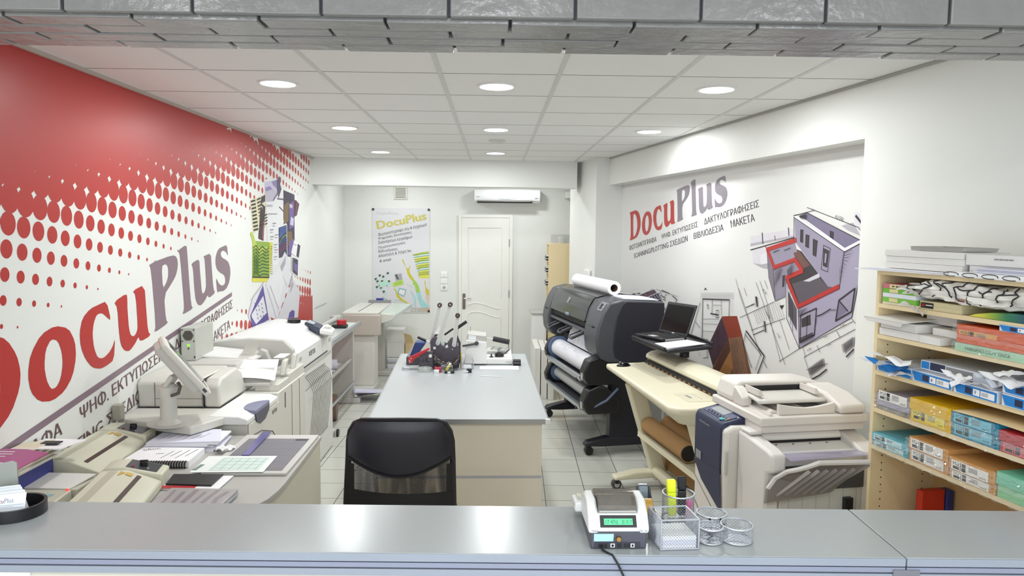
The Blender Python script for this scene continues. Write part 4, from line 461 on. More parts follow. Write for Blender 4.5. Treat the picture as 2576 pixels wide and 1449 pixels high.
# ------------------------------------------------------------------ cream wide scanner
SF=(.893,5.534,9.5)
t=T('wide_format_scanner','long cream wide format scanner on a wheeled stand beside the plotter','scanner',(.3,-.7,0),SF)
b=B()
def scn(y): # cross-section heights vary only at the rounded near end
    return [(-.04-.025*(-y/1.43),.915),(.265,.92),(.275,.91),(.50,.90),(.50,.80),(.08,.79),(.0,.83),(-.05,.88)]
P=[(-.035,-.02),(.27,-.0),(.5,.0),(.5,-1.43),(.02,-1.45),(-.06,-1.43),(-.098,-1.37)]
Q=[(.10,-.06),(.27,-.05),(.46,-.05),(.46,-1.36),(.06,-1.37),(.02,-1.35),(.0,-1.30)]
n=len(P); v=[(x,y,.92) for x,y in P]+[(x,y,.885) for x,y in P]+[(x,y,.795) for x,y in Q]
b.add(v,[tuple(range(n)),tuple(range(2*n,3*n))[::-1]]+[(k*n+i,(k+1)*n+i,(k+1)*n+(i+1)%n,k*n+(i+1)%n) for k in (0,1) for i in range(n)]); b.build('scanner_table',cream,t,bev=.014,smooth=True,seg=3)
b=B(); b.prism([(.30,.921),(.30,.955),(.285,.962),(.29,.99),(.33,1.012),(.40,1.02),(.50,1.0),(.52,.95),(.52,.90),(.31,.90)],'y',-1.40,-.02); b.build('lid',cream,t,bev=.006,smooth=True)
B().box(.272,.302,-1.22,-.05,.921,.95).build('feed_slot',blackm,t)
b=B(); [b.box(.268,.274,-.12-k*.075,-.085-k*.075,.9205,.934) for k in range(15)]; b.build('feed_rollers',M('roller_brown','#8a6a45',.5),t)
b=B(); b.box(.06,.25,-1.30,-1.08,.9202,.922); b.build('control_pad',M('pad_cream','#d5cfb5',.35),t); b=B(); b.box(.11,.13,-1.21,-1.13,.922,.9225); [b.box(.17,.18,-1.24+k*.04,-1.23+k*.04,.922,.9224) for k in range(4)]; b.build('pad_marks',midg,t)
for y in (-.22,-1.30):
    b=B(); w=.045; b.add([(x,yy,z) for yy in (y-w,y+w) for x,z in ((.06,.80),(.19,.80),(.40,.06),(.29,.06))],[(0,1,2,3),(7,6,5,4)]+[(i,i+4,(i+1)%4+4,(i+1)%4) for i in range(4)]); b.build('leg',cream,t,bev=.012,smooth=True)
    B().prism([(-.03,.075),(-.02,.105),(.15,.135),(.45,.13),(.62,.10),(.63,.075),(.3,.08)],'y',y-.04,y+.055).build('foot',cream,t,bev=.015,smooth=True)
    for x in (-.0,.58):
        c=B().cyl((x,y-.015,.036),(x,y+.03,.036),.036,18).build('caster',dgrey,t,bev=.005,smooth=True); B().cyl((x,y-.017,.036),(x,y+.032,.036),.02,14).build('caster_hub',grey,c,smooth=True); B().box(x-.012,x+.012,y-.02,y+.035,.045,.08).build('caster_fork',black,c)
B().cyl((.30,-1.26,.135),(.30,-.26,.135),.04,18).build('lower_crossbar',cream,t,smooth=True)
for nm,x,z,y1 in (('nearest the aisle',.225,.495,-.275),('behind the first tube',.375,.50,-.28),('deepest under the scanner',.46,.62,-.28)):
    b=B(); b.ring((x,-.98,z),(x,y1,z),.062,.055,24); b.cyl((x,-.975,z),(x,-.965,z),.0555,20,1); b.cyl((x,y1-.012,z),(x,y1-.002,z),.0555,20,1); b.build('cardboard_tube',[card,black],at=(x,-.5,z-.062),F=SF,label='long brown cardboard tube slung under the cream scanner, '+nm,cat='tube',group='cardboard tubes under the scanner',smooth=True)
b=B(); b.obox((.29,-.76,.424),(0,.495,0),(.15,0,.004),(0,0,.004)); b.obox((.145,-.76,.435),(0,.495,0),(.003,0,0),(0,0,.018)); b.obox((.46,-.76,.552),(0,.495,0),(.06,0,.0),(0,0,.004)); b.build('tube_tray',cream,t)
b=B().obox((.49,-.40,.195),(0,.47,0),(.095,0,0),(0,0,.058)); b.build('cardboard_box',card,at=(.49,-.40,.137),F=SF,label='long flat brown cardboard box lying under the cream scanner',cat='box',bev=.002)
t=T('computer_mouse','black computer mouse on the far corner of the cream scanner','mouse',(.065,-.14,.921),SF)
b=B(); m=Vector((.065,-.14,.921))
prof=[(.0,.030),(.4,.028),(.75,.018),(1,.006),(1,0)]
k0=0; vs=[]
for rr,zz in prof: vs+=[(m.x+.055*rr*math.cos(2*PI*i/20)+.01*rr*math.sin(2*PI*i/20),m.y+.033*rr*math.sin(2*PI*i/20),m.z+zz) for i in range(20)]
b.add(vs,[tuple(range(80,100))[::-1]]+[(k*20+i,k*20+(i+1)%20,(k+1)*20+(i+1)%20,(k+1)*20+i) for k in range(4) for i in range(20)]); b.build('mouse_shell',M('gloss_black','#111115',.12),t,smooth=True,ang=60)
B().tube([(m.x-.02,m.y,m.z+.031),(m.x-.036,m.y-.002,m.z+.027)],.003,6).build('scroll_wheel',silver,t)
# ------------------------------------------------------------------ office copier
CF=(1.2,3.6,9)
t=T('office_copier','large off white office copier with a navy control panel and document feeder','copier',(.3,0,0),CF)
B().prism([(-.06,.02),(-.06,.955),(-.02,.975),(.60,.975),(.60,.02)],'y',-.085,.27).build('body',copw,t,bev=.015)
b=B(); b.prism([(-.068,.72),(-.068,.955),(-.055,.985),(.10,1.02),(.13,1.015),(.13,.95),(-.03,.9),(-.05,.72)],'y',-.045,.262); cpn=b.build('control_panel',navy,t,bev=.012,smooth=True)
b=B(); b.poly([(-.069,.262,.72),(-.069,-.045,.75),(-.069,-.07,.52),(-.069,-.03,.55),(-.069,.16,.63),(-.069,.24,.70)]); b.add([],[]); b.build('navy_front_panel',navy,t)
def cp(x,dy=0): return lambda u,v:None
def pan(x,y): return (x,y,.985+(x+.055)*.226+.0025)
b=B().poly([pan(-.035,.235),pan(-.035,-.02),pan(.09,-.02),pan(.09,.235)]); b.build('panel_frame',M('panel_blue','#3a4266',.35),cpn)
z=lambda x:.985+(x+.055)*.226
b=B(); b.add([(x,y,z(x)+.0035) for x,y in ((-.005,.21),(-.005,.06),(.075,.06),(.075,.21))],[(0,1,2,3)]); b.build('touch_screen',M('screen_grey','#9ba0a3',.2),cpn)
b=B(); [b.box(-.028+.013*(i%2),-.02+.013*(i%2),.18-.016*i,.19-.016*i,z(-.024)+.002,z(-.024)+.0065) for i in range(12)]; b.build('keypad',dgrey,cpn)
b=B(); b.cyl((-.035,.015,z(-.035)+.001),(-.035,.015,z(-.035)+.007),.014,18); b.build('start_button',M('button_teal','#5fc6cf',.3),cpn,smooth=True)
b=B(); b.cyl((-.015,-.012,z(-.015)+.001),(-.015,-.012,z(-.015)+.006),.006,12); b.cyl((.03,-.03,z(.03)+.001),(.03,-.03,z(.03)+.006),.006,12,1); b.build('small_buttons',[M('button_yellow','#d8b345',.3),grey],cpn)
b=B(); b.text('WorkCentre',(.20,.935),(.08,.935),(.08,.947),lambda y,zz:(-.0705,y,zz)); b.build('panel_lettering',grey,t)
b=B(); b.obox((-.0705,.20,.755),(.0008,0,0),(0,.03,0),(0,0,.022)); b.build('emblem',midg,t)
b=B(); b.poly([(-.0625,.265,.50),(-.0625,.265,.494),(-.0625,-.11,.24),(-.0625,-.11,.248)]); b.poly([(-.0625,.265,.40),(-.0625,.265,.395),(-.0625,.05,.24),(-.0625,.05,.246)]); b.poly([(-.0625,.265,.63),(-.0625,.265,.626),(-.0625,-.11,.44),(-.0625,-.11,.445)]); b.build('drawer_seams',dgrey,t)
B().obox((-.063,-.10,.80),(.004,0,0),(0,.010,0),(0,0,.06)).build('door_grip',grey,t,bev=.002)
# scanner bed and feeder
B().box(.045,.62,-.225,.30,1.012,1.055).build('scanner_bed',copw,t,bev=.008); B().box(.06,.61,-.20,.25,.975,1.012).build('scanner_neck',copw,t)
B().prism([(.07,1.055),(.06,1.075),(.085,1.15),(.11,1.165),(.50,1.16),(.58,1.14),(.61,1.10),(.61,1.055)],'y',.10,.29).build('feeder_head',copw,t,bev=.015,smooth=True)
B().prism([(-.215,1.055),(-.215,1.095),(-.08,1.135),(.10,1.15),(.10,1.055)],'x',.47,.615).build('feeder_rear_arm',copw,t,bev=.015,smooth=True)
B().prism([(.0,1.055),(.0,1.10),(.07,1.14),(.10,1.145),(.10,1.055)],'x',.065,.12).build('feeder_front_arm',copw,t,bev=.008)
B().box(.12,.46,.085,.0995,1.075,1.14).build('feeder_throat',blackm,t)
b=B().grid(lambda u,v:(.10+.39*u,.095-.20*v,1.115+.006*math.sin(v*3)-.012*v+.02*(u>.8)*0),6,6); sg=b.build('feeder_tray',M('tray_grey','#d4d0c9',.35),t,smooth=True); sg.modifiers.new('s','SOLIDIFY').thickness=.012
b=B(); b.prism([(.12,1.12),(.12,1.155),(.135,1.15),(.15,1.12)],'y',-.06,.08); b.prism([(.43,1.12),(.43,1.155),(.445,1.15),(.46,1.12)],'y',-.06,.08); b.build('paper_guide',copw,t,bev=.003)
b=B(); pr_=[(.16+.30*i/16,1.085+.022*abs(i/8-1)**1.5) for i in range(17)]; b.prism([(.16,1.056)]+pr_+[(.46,1.056)],'y',-.185,-.165); b.build('exit_stop',copw,t)
b=B(); [b.prism([(.12+.09*i,1.056),(.15+.09*i,1.072),(.20+.09*i,1.056)],'y',-.15,.05) for i in range(3)]; b.build('exit_ribs',copw,t)
B().box(.10,.12,-.20,.085,1.055,1.066).build('exit_rail',copw,t)
# finisher towards the counter
f=t
B().prism([(-.088,.02),(-.36,.02),(-.36,.83),(-.41,.85),(-.41,.93),(-.36,.945),(-.15,.965),(-.088,.965)],'x',.0,.075).build('finisher_front_tower',M('finisher_white','#e0dcd8',.38),f,bev=.014,smooth=True)
B().box(.003,.07,-.20,-.10,.9655,.985).build('finisher_raised_cap',M('finisher_white','#e0dcd8',.38),f,bev=.008)
B().prism([(-.10,.02),(-.36,.02),(-.36,.85),(-.42,.87),(-.38,.905),(-.12,.975),(-.10,.975)],'x',.50,.60).build('finisher_rear_tower',M('finisher_white','#e0dcd8',.38),f,bev=.012,smooth=True)
B().box(.075,.50,-.36,-.11,.02,.745).build('finisher_cabinet',M('finisher_grey','#c9c9c6',.45),f,bev=.006)
b=B(); [b.box(.12+k*.07,.123+k*.07,-.3615,-.359,.03,.74) for k in range(6)]; b.build('cabinet_seams',grey,f)
B().prism([(-.10,.93),(-.19,.93),(-.195,.95),(-.175,.968),(-.10,.972)],'x',.075,.50).build('finisher_top_cover',M('finisher_white','#e0dcd8',.38),f,bev=.008,smooth=True)
B().box(.075,.50,-.185,-.13,.915,.93).build('exit_slot',blackm,f)
B().prism([(-.13,.86),(-.30,.86),(-.30,.90),(-.20,.918),(-.13,.918)],'x',.075,.50).build('exit_face',white,f)
b=B()
for k in range(4): b.box(.13+k*.09,.148+k*.09,-.214,-.198,.893,.918)
b.build('exit_rollers',black,f,bev=.006)
B().slab([(.08,-.30,.905),(.08,-.44,.915),(.50,-.44,.925),(.50,-.30,.905)],.004).build('clear_upper_tray',M('clear_lilac','#b9b3cc',.1,alpha=.55),f)
B().box(.075,.50,-.36,-.30,.862,.90).build('stacker_lip',white,f)
B().box(.075,.50,-.37,-.30,.746,.862).build('stacker_mechanism',dgrey,f)
tr=[(-.02,-.42,.785),(.01,-.43,.835),(.03,-.49,.885),(.05,-.53,.905),(.09,-.55,.922),(.11,-.60,.955),(.335,-.62,.955),(.34,-.62,.935),(.30,-.53,.85),(.30,-.46,.79),(.30,-.42,.75),(-.02,-.41,.715)]
b=B().add(tr+[(x,y+.022,z-.012) for x,y,z in tr],[tuple(range(12)),tuple(range(12,24))[::-1]]+[(i,12+i,12+(i+1)%12,(i+1)%12) for i in range(12)]); b.build('output_tray',M('tray_warm_grey','#8f8986',.5),f)
b=B()
for k in range(6): x=.01+k*.043; b.add([(x,-.436,.76),(x+.004,-.436,.76),(x+.055,-.595,.925),(x+.051,-.595,.925),(x,-.448,.755),(x+.055,-.612,.92)],[(0,1,2,3),(0,4,5,3),(1,2,5,4)])
b.build('tray_ribs',M('rib_grey','#a39c99',.5),f)
b=B(); b.tube(tr[:7],.011,6); b.build('tray_rim',M('tray_pale','#d9d5d1',.4),f,smooth=True)
B().box(.40,.44,-.385,-.361,.03,.70).build('tray_column',black,f)
# ------------------------------------------------------------------ production printer on the left
pw=M('printer_putty','#d2d0c8',.42,bump=.015,bs=900); pg=M('printer_grey','#c3c1bb',.45); pur=M('printer_violet','#7d7e9c',.3); purd=M('printer_violet_dark','#3f4058',.3)
t=T('production_printer','long putty coloured production printer with a flat scanner lid along the red wall','printer',(-1.7,4.5,0))
B().box(-2.04,-1.365,4.0,4.56,.01,.855).build('main_body',pw,t,bev=.008)
B().prism([(-1.57,.855),(-1.57,.905),(-1.40,.902),(-1.352,.885),(-1.352,.855)],'y',3.965,4.53).build('side_shelf',white,t,bev=.006)
B().box(-1.366,-1.352,4.0,4.55,.02,.852).build('front_door',pw,t,bev=.006)
b=B(); b.tube([(-1.3515,4.0,.78),(-1.3515,4.2,.76),(-1.3515,4.4,.70),(-1.3515,4.55,.58)],.003,5); b.tube([(-1.3515,4.0,.62),(-1.3515,4.3,.58),(-1.3515,4.55,.45)],.003,5); b.build('door_seam',dgrey,t)
b=B(); b.prism([(-1.347-.10*math.sin(PI*i/16),4.08+.26*(1-math.cos(PI*i/16))/2) for i in range(17)],'z',.886,.9075); b.build('violet_badge',pur,t,bev=.003)
b=B(); b.prism([(4.08,.888),(4.34,.888),(4.33,.85),(4.26,.815),(4.17,.81),(4.10,.84)],'x',-1.353,-1.346); b.build('violet_grip',purd,t,bev=.003)
b=B(); b.text('xerox',(4.40,.80),(4.50,.80),(4.50,.825),lambda y,z:(-1.3510,y,z)); b.build('maker_lettering',ink,t)
q=[(-2.045,4.17),(-1.56,4.17),(-1.48,3.965),(-1.58,3.765),(-2.04,3.93)]
B().prism(q,'z',.855,.90).build('console_shelf',pw,t,bev=.006)
B().prism([(4.17,.902),(4.16,1.045),(4.20,1.072),(4.55,1.075),(4.68,1.0),(4.84,.96),(4.84,.902)],'x',-2.045,-1.67).build('scanner_lid',pw,t,bev=.012,smooth=True)
B().prism([(4.165,.902),(4.155,1.03),(4.20,1.068),(4.45,1.085),(4.54,1.04),(4.58,.96),(4.86,.95),(4.86,.902)],'x',-1.667,-1.575).build('scanner_side_cover',pw,t,bev=.014,smooth=True)
b=B(); b.box(-2.04,-1.575,4.158,4.161,.8995,.904); b.box(-1.6695,-1.6675,4.152,4.4,.902,1.07); b.box(-1.945,-1.943,4.1565,4.16,.91,1.05); b.box(-1.94,-1.67,4.156,4.158,.955,.957); b.build('scanner_seams',dgrey,t)
B().box(-2.04,-1.62,4.56,5.2,.01,.90).build('finisher_body',pw,t); B().box(-1.62,-1.36,4.56,5.22,.01,.90).build('finisher_front',pw,t,bev=.006)
b=B(); b.box(-1.3595,-1.358,4.70,4.715,.77,.87); b.box(-1.3595,-1.358,4.86,4.863,.05,.89); b.box(-1.3595,-1.358,5.05,5.053,.05,.89); b.build('finisher_slots',dgrey,t)
B().box(-2.04,-1.64,4.62,5.18,.90,1.072).build('rear_deck',pg,t,bev=.006)
B().box(-1.52,-1.37,4.60,4.84,.90,.945).build('tray_block',pw,t,bev=.005); B().box(-1.52,-1.37,4.85,5.22,.90,.965).build('tray_block',pw,t,bev=.005)
for y in (4.78,5.02): B().prism([(y,.965),(y+.05,1.055),(y+.12,1.06),(y+.05,.965)],'x',-1.415,-1.385).build('paper_fence',pw,t,bev=.006,smooth=True)
B().slab([(-1.75,4.66,1.035),(-1.42,4.70,1.035),(-1.42,4.585,.95),(-1.60,4.585,.95)],.012).build('sloped_tray',pg,t)
B().prism([(-2.03,1.072),(-2.03,1.12),(-1.75,1.15),(-1.50,1.14),(-1.43,1.07),(-1.43,1.0),(-1.60,.98)],'y',5.17,5.22).build('grey_paper_guide',pg,t,bev=.008,smooth=True)
b=B().grid(lambda u,v:(-1.76+.09*u+.07*v,4.96+.02*math.sin(PI*v),1.02+.135*v),4,6); b.build('curved_guide',pw,t,smooth=True)
B().prism([(-1.66,1.0),(-1.61,1.105),(-1.57,1.09),(-1.545,1.02),(-1.56,.99)],'y',4.99,5.05).build('dark_paper_guide',grey,t,bev=.006,smooth=True)
B().slab([(-1.97,4.83,1.09),(-1.60,4.83,1.065),(-1.60,5.14,1.06),(-1.97,5.14,1.10)],.012).build('upper_tray',white,t)
b=B().box(-2.045,-2.0,3.88,3.93,.901,.985); b.build('hinge_block',M('hinge_putty','#a29c90',.5),t,bev=.004)
b=B(); 
b.grid(lambda u,v:(-1.79+.37*u+.03*v,4.76-.20*v+.03*u,1.073-.10*v+.02*math.sin(PI*u)*v),6,6); b.build('loose_sheet',paper,at=(-1.58,4.65,.99),label='large white sheet lying across the output tray of the long printer',cat='sheet of paper',smooth=True)
b=B(); b.slab([(-1.49,4.90,1.064),(-1.42,4.90,1.064),(-1.42,5.06,1.064),(-1.49,5.06,1.064)],.003); b.build('loose_sheet',paper,at=(-1.45,4.98,1.061),label='small white sheet resting on the paper fences of the long printer',cat='sheet of paper')
t=T('console_monitor','putty flat screen console on a round post, seen edge on before the red lettering','monitor',(-1.72,3.83,.9))
B().lathe([(.062,.9005),(.055,.912),(.043,.925),(.041,1.04),(.047,1.05),(.047,1.10),(.03,1.115)],-1.72,3.83,24).build('post',pw,t,smooth=True)
B().lathe([(.13,.9003),(.13,.903)],-1.71,3.86,32).build('base_disc',pg,t)
c=Vector((-1.645,3.86,1.205)); _q=R_(27); hx=Vector((math.cos(_q),math.sin(_q),0)); hy=Vector((-math.sin(_q),math.cos(_q),0)); al=hx*.107+Vector((0,0,-.142)); nn=(hx*.142+Vector((0,0,.107))).normalized(); al1=al.normalized()
bz=B().obox(c,al,nn*.018,hy*.15).build('bezel',pw,t,bev=.012,smooth=True); B().obox(c-nn*.03-al1*.02,al*.86,nn*.026,hy*.125).build('back_housing',pg,t,bev=.015,smooth=True)
B().obox(c+nn*.0185,al*.8,nn*.001,hy*.12).build('screen',screen,bz); B().obox(c+al*.78-hy*.1505,al1*.012,nn*.007,hy*.001).build('power_switch',dgrey,bz)
B().obox(Vector((-1.70,3.83,1.135)),(.02,0,.03),(.01,0,-.006),(0,.05,0)).build('tilt_bracket',pw,t,bev=.006)
B().tube([(-1.685,3.79,1.06),(-1.645,3.78,1.075),(-1.635,3.78,1.11),(-1.65,3.79,1.13)],.009,8).build('cable',M('cable_brown','#5b5450',.5),t,smooth=True)
t=T('backup_power_unit','narrow grey box with hexagonal fan grille and green display behind the flat scanner','power unit',(-1.98,4.87,1.073))
cs=B().box(-2.028,-1.935,4.72,5.02,1.0735,1.288).build('case',M('case_grey','#b9bab2',.45),t,bev=.003)
b=B(); b.prism([(-1.981+.036*math.cos(PI/3*i),1.238+.036*math.sin(PI/3*i)) for i in range(6)],'y',4.7165,4.7195)
for i in range(-5,6):
    for j in range(-5,6):
        x=(i+.5*(j%2))*.0065; zz=j*.0056
        if x*x+zz*zz<.031**2: b.cyl((-1.981+x,4.717,1.238+zz),(-1.981+x,4.7155,1.238+zz),.0021,6,1)
b.build('fan_grille',[M('grille_bronze','#6a665c',.5),black],cs)
b=B(); [b.cyl((-1.981+x,4.7195,1.238+z),(-1.981+x,4.717,1.238+z),.005,10) for x in (-.037,.037) for z in (-.037,.037)]; b.build('screws',dgrey,cs)
B().box(-1.989,-1.971,4.717,4.7195,1.168,1.179).build('green_display',M('display_green','#7dff3a',.4,emit=1.2),cs); b=B(); b.box(-1.984,-1.976,4.717,4.7195,1.148,1.158); b.box(-1.945,-1.938,4.717,4.7195,1.09,1.103); b.build('ports',black,cs)
# wide engineering printer
t=T('wide_engineering_printer','white wide engineering printer with a wire catch rack behind the long printer','printer',(-1.7,5.85,0))
B().prism([(-2.04,.01),(-1.43,.01),(-1.43,1.02),(-1.45,1.045),(-1.56,1.075),(-1.575,1.10),(-1.64,1.125),(-1.9,1.14),(-2.04,1.10)],'y',5.26,6.40).build('body',white,t,bev=.008,smooth=True,ang=25)
b=B(); b.box(-1.431,-1.4285,5.45,6.22,.88,.893); b.box(-1.431,-1.4285,5.27,6.39,.70,.703); b.build('output_slot',dgrey,t); b=B(); [b.box(-1.432,-1.4288,y,y+.07,.955,.985) for y in (5.32,6.27)]; b.build('grip_recesses',grey,t)
b=B(); b.box(-1.4315,-1.4283,5.33,6.36,.845,.875); b.build('lower_lip',pg,t)
b=B(); b.box(-1.573,-1.4295,5.265,6.395,1.0195,1.0205); b.tube([(-1.5755,5.27,1.083),(-1.5755,6.39,1.083)],.004,5); b.build('lid_seam',midg,t)
b=B(); b.text('xerox',(5.60,.945),(5.80,.945),(5.80,.985),lambda y,z:(-1.4288,y,z)); b.build('maker_lettering',ink,t)
c=[(-1.615,6.20,1.135),(-1.62,6.39,1.14),(-1.46,6.20,1.115),(-1.445,6.0,1.11)]
cpn=B().slab(c,.05).build('control_panel',navy,t,bev=.008); B().slab([(-1.60,6.205,1.1365),(-1.605,6.33,1.139),(-1.53,6.24,1.1285),(-1.52,6.12,1.1275)],.0025).build('display',M('lcd_pale','#a9b2c0',.2),cpn)
B().slab([(-1.46,6.21,1.112),(-1.44,6.30,1.11),(-1.35,6.16,1.09),(-1.335,6.0,1.085),(-1.44,5.99,1.105)],.04).build('keypad',white,t,bev=.008)
b=B(); [b.box(-1.425+.02*(k%3),-1.413+.02*(k%3),6.06+.035*(k//3),6.075+.035*(k//3),1.10-.003*(k%3)-.004,1.1085-.003*(k%3)) for k in range(9)]; b.build('keys',grey,t)
B().slab([(-1.50,6.10,1.062),(-1.50,6.32,1.062),(-1.40,6.30,1.058),(-1.39,6.02,1.056)],.022).build('panel_bracket',pg,t,bev=.004)
w=M('rack_wire','#a5a49f',.3,.8)
for k in range(14):
    y=5.50+k*.047; dy=.09
    B().tube([(-1.428,y-.04,.82-.002*k),(-1.40,y+.02,.75),(-1.385,y+dy*.55,.665),(-1.395,y+.03,.48),(-1.41,y-.01,.25)],.0028,5).build('rack_wire',w,t)
b=B(); b.tube([(-1.425,5.44,.82),(-1.425,6.10,.80)],.0032,5); b.tube([(-1.386,5.55,.665),(-1.386,6.17,.665)],.0032,5); b.tube([(-1.41,5.48,.27),(-1.41,6.11,.25)],.0032,5); b.tube([(-1.402,5.47,.74),(-1.402,6.1,.74)],.0025,5); b.build('rack_rail',w,t)
b=B().cyl((-1.71,6.22,1.131),(-1.71,6.22,1.156),.055,28); b.ring((-1.71,6.22,1.1562),(-1.71,6.22,1.158),.05,.03,24,1); b.build('tape_roll',[black,dgrey],at=(-1.71,6.22,1.131),label='black roll of tape lying on top of the wide engineering printer',cat='tape',bev=.003)
# rotary trimmer table
t=T('paper_trimmer_table','pale long paper trimming table with a clamp rail beside the wide printer','table',(-1.65,7.3,0))
B().box(-1.80,-1.50,6.62,8.0,.86,.90).build('table_board',M('glass_green_grey','#c3cbc8',.25),t,bev=.004); B().box(-1.499,-1.468,6.60,8.02,.865,.912).build('front_rail',alu,t,bev=.005); B().box(-1.478,-1.462,6.575,6.60,.86,.915).build('rail_cap',grey,t)
B().cyl((-1.74,6.64,.945),(-1.74,8.08,.945),.022,14).build('clamp_roller',grey,t,smooth=True); B().box(-1.80,-1.70,7.98,8.10,.90,.97).build('roller_bracket',grey,t,bev=.01)
for y in (6.70,8.0): B().box(-1.80,-1.55,y-.03,y+.03,.06,.86).build('leg_panel',pg,t,bev=.004); B().box(-1.82,-1.48,y-.04,y+.04,.0,.06).build('leg_foot',pg,t,bev=.01)
B().box(-1.95,-1.60,6.74,7.96,.44,.455).build('lower_tray',pg,t); B().cyl((-1.585,6.74,.485),(-1.585,7.97,.485),.018,12).build('tray_rail',grey,t,smooth=True); B().cyl((-1.535,6.74,.25),(-1.535,7.97,.25),.014,12).build('tray_rail',alu,t,smooth=True)
B().cyl((-1.46,6.69,.035),(-1.44,6.69,.035),.034,16).build('end_cap',black,t,smooth=True)
t=T('tape_dispenser','red tape roll in a black dispenser on the far end of the trimming table','tape',(-1.60,7.55,.9))
B().box(-1.68,-1.53,7.50,7.62,.9005,.935).build('dispenser_base',black,t,bev=.01); B().cyl((-1.585,7.55,.936),(-1.585,7.55,.985),.05,24).build('tape_roll',red,t,bev=.004)
for i,(z,lb) in enumerate(((.495,'uppermost'),(.47,'lowest'))):
    b=B(); b.grid(lambda u,v:(-1.92+.26*u+.02*math.sin(5*v),6.78+i*.62+.55*v,.468+.03*math.sin(PI*u+i)+.012*math.sin(9*v)),6,14); o=b.build('rolled_drawing',paperb,at=(-1.8,7.2,.456),label='%s crumpled lilac drawing on the tray under the trimming table'%lb,cat='drawing',smooth=True,group='drawings under the trimming table'); o.modifiers.new('s','SOLIDIFY').thickness=.006
b=B().cyl((-1.88,7.30,.545),(-1.60,7.38,.545),.055,24); b.build('rolled_drawing',paperb,at=(-1.74,7.34,.49),label='thick roll of lilac drawings on the tray under the trimming table',cat='drawing',smooth=True)
b=B().cyl((-1.74,7.25,.135),(-1.58,7.27,.135),.13,32); b.build('brown_roll',M('roll_brown','#7b6558',.7),at=(-1.66,7.26,.005),label='big round brown roll standing under the trimming table',cat='roll',smooth=True)
b=B().cyl((-1.66,6.93,.0),(-1.66,6.93,.22),.08,24); b.build('white_bin',white,at=(-1.66,6.93,0),label='short white cylinder standing on the floor under the trimming table',cat='bin',smooth=True)
# folding table at the back left
fg=M('fold_pinkgrey','#b9b0a6',.5)
t=T('plan_folding_table','beige plan folding machine with a slanted side wing in the back left corner','folding machine',(-1.5,9.0,0))
B().box(-1.765,-1.335,8.48,8.58,.68,.925).build('front_panel',fg,t,bev=.012); B().box(-1.78,-1.36,8.50,9.66,.925,.95).build('platform',pw,t,bev=.005)
B().box(-1.66,-1.41,8.52,8.80,.08,.70).build('front_pedestal',pw,t,bev=.006); B().box(-1.74,-1.40,8.40,8.86,.0,.08).build('front_base',pg,t,bev=.01)
B().box(-1.57,-1.45,9.52,9.64,.06,.925).build('rear_pedestal',pg,t,bev=.004); B().box(-1.62,-1.36,9.46,9.70,0,.06).build('rear_base',pg,t,bev=.01)
B().slab([(-1.36,8.62,.925),(-1.17,8.72,.915),(-1.08,9.58,.945),(-1.36,9.62,.95)],.045).build('side_wing',M('wing_glass','#c5cec8',.2),t,bev=.006)
b=B(); b.prism([(-1.36,.925),(-1.175,.91),(-1.18,.87),(-1.24,.84),(-1.36,.80)],'y',8.62,8.66); b.build('wing_edge',pw,t,bev=.004)
B().box(-1.66,-1.37,9.60,9.66,.951,.985).build('back_rail',M('rail_grey','#8d8c92',.4),t); b=B(); b.obox((-1.60,9.1,.9515),(.004,.5,0),(.004,0,0),(0,0,.0015)); b.build('guide_slot',dgrey,t)
b=B().box(-1.56,-1.47,9.60,9.65,.9855,1.01); b.build('blue_sponge',M('sponge_blue','#27368f',.6),at=(-1.51,9.62,.985),label='small blue block on the back rail of the folding machine',cat='block',bev=.004)
for z0,z1,x0,x1,lb in ((.215,.455,-1.43,-1.20,'middle white carton of the stack under the folding machine wing'),(.456,.585,-1.44,-1.21,'topmost white carton of the stack under the folding machine wing')):
    tt=T('white_carton',lb,'box',(-1.32,9.8,z0),group='carton stack in the back corner'); B().box(x0,x1,9.66,9.93,z0+.0005,z1).build('carton',cardw,tt,bev=.002); B().box(x0-.004,x1+.004,9.655,9.935,z1-.028,z1+.002).build('carton_lid',cardw,tt,bev=.002)
b=B(); [b.box(-1.43+.004*(k%3),-1.22-.006*(k%2),9.67+.004*(k%2),9.93,.001+.03*k,.0285+.03*k,k%3) for k in range(7)]; b.build('magazine_bundle',[paper,M('newsprint','#b9b5b3',.7,var=.2,vs=30),paperb],at=(-1.32,9.8,0),label='bundle of magazines on the floor beneath the white cartons',cat='magazines')
t=T('open_carton','open brown carton with a raised flap beside the white cartons','box',(-1.14,9.82,0)); B().box(-1.19,-1.08,9.70,9.94,0,.40).build('carton',manila,t); B().slab([(-1.19,9.70,.40),(-1.08,9.70,.40),(-1.10,9.62,.52),(-1.20,9.62,.55)],.004).build('flap',manila,t)
b=B().grid(lambda u,v:(-1.56+.34*u,7.93+.40*v+.08*u,.078+.072*math.cos(PI*(v*1.5-.3))*(1-.45*u)+.004),10,12); o=b.build('plan_roll',M('plan_lilac','#b5b4c6',.6,var=.08,vs=14),at=(-1.4,8.15,0),label='loosely curled lilac grey plan lying on the floor by the folding machine',cat='drawing',smooth=True); o.modifiers.new('s','SOLIDIFY').thickness=.004
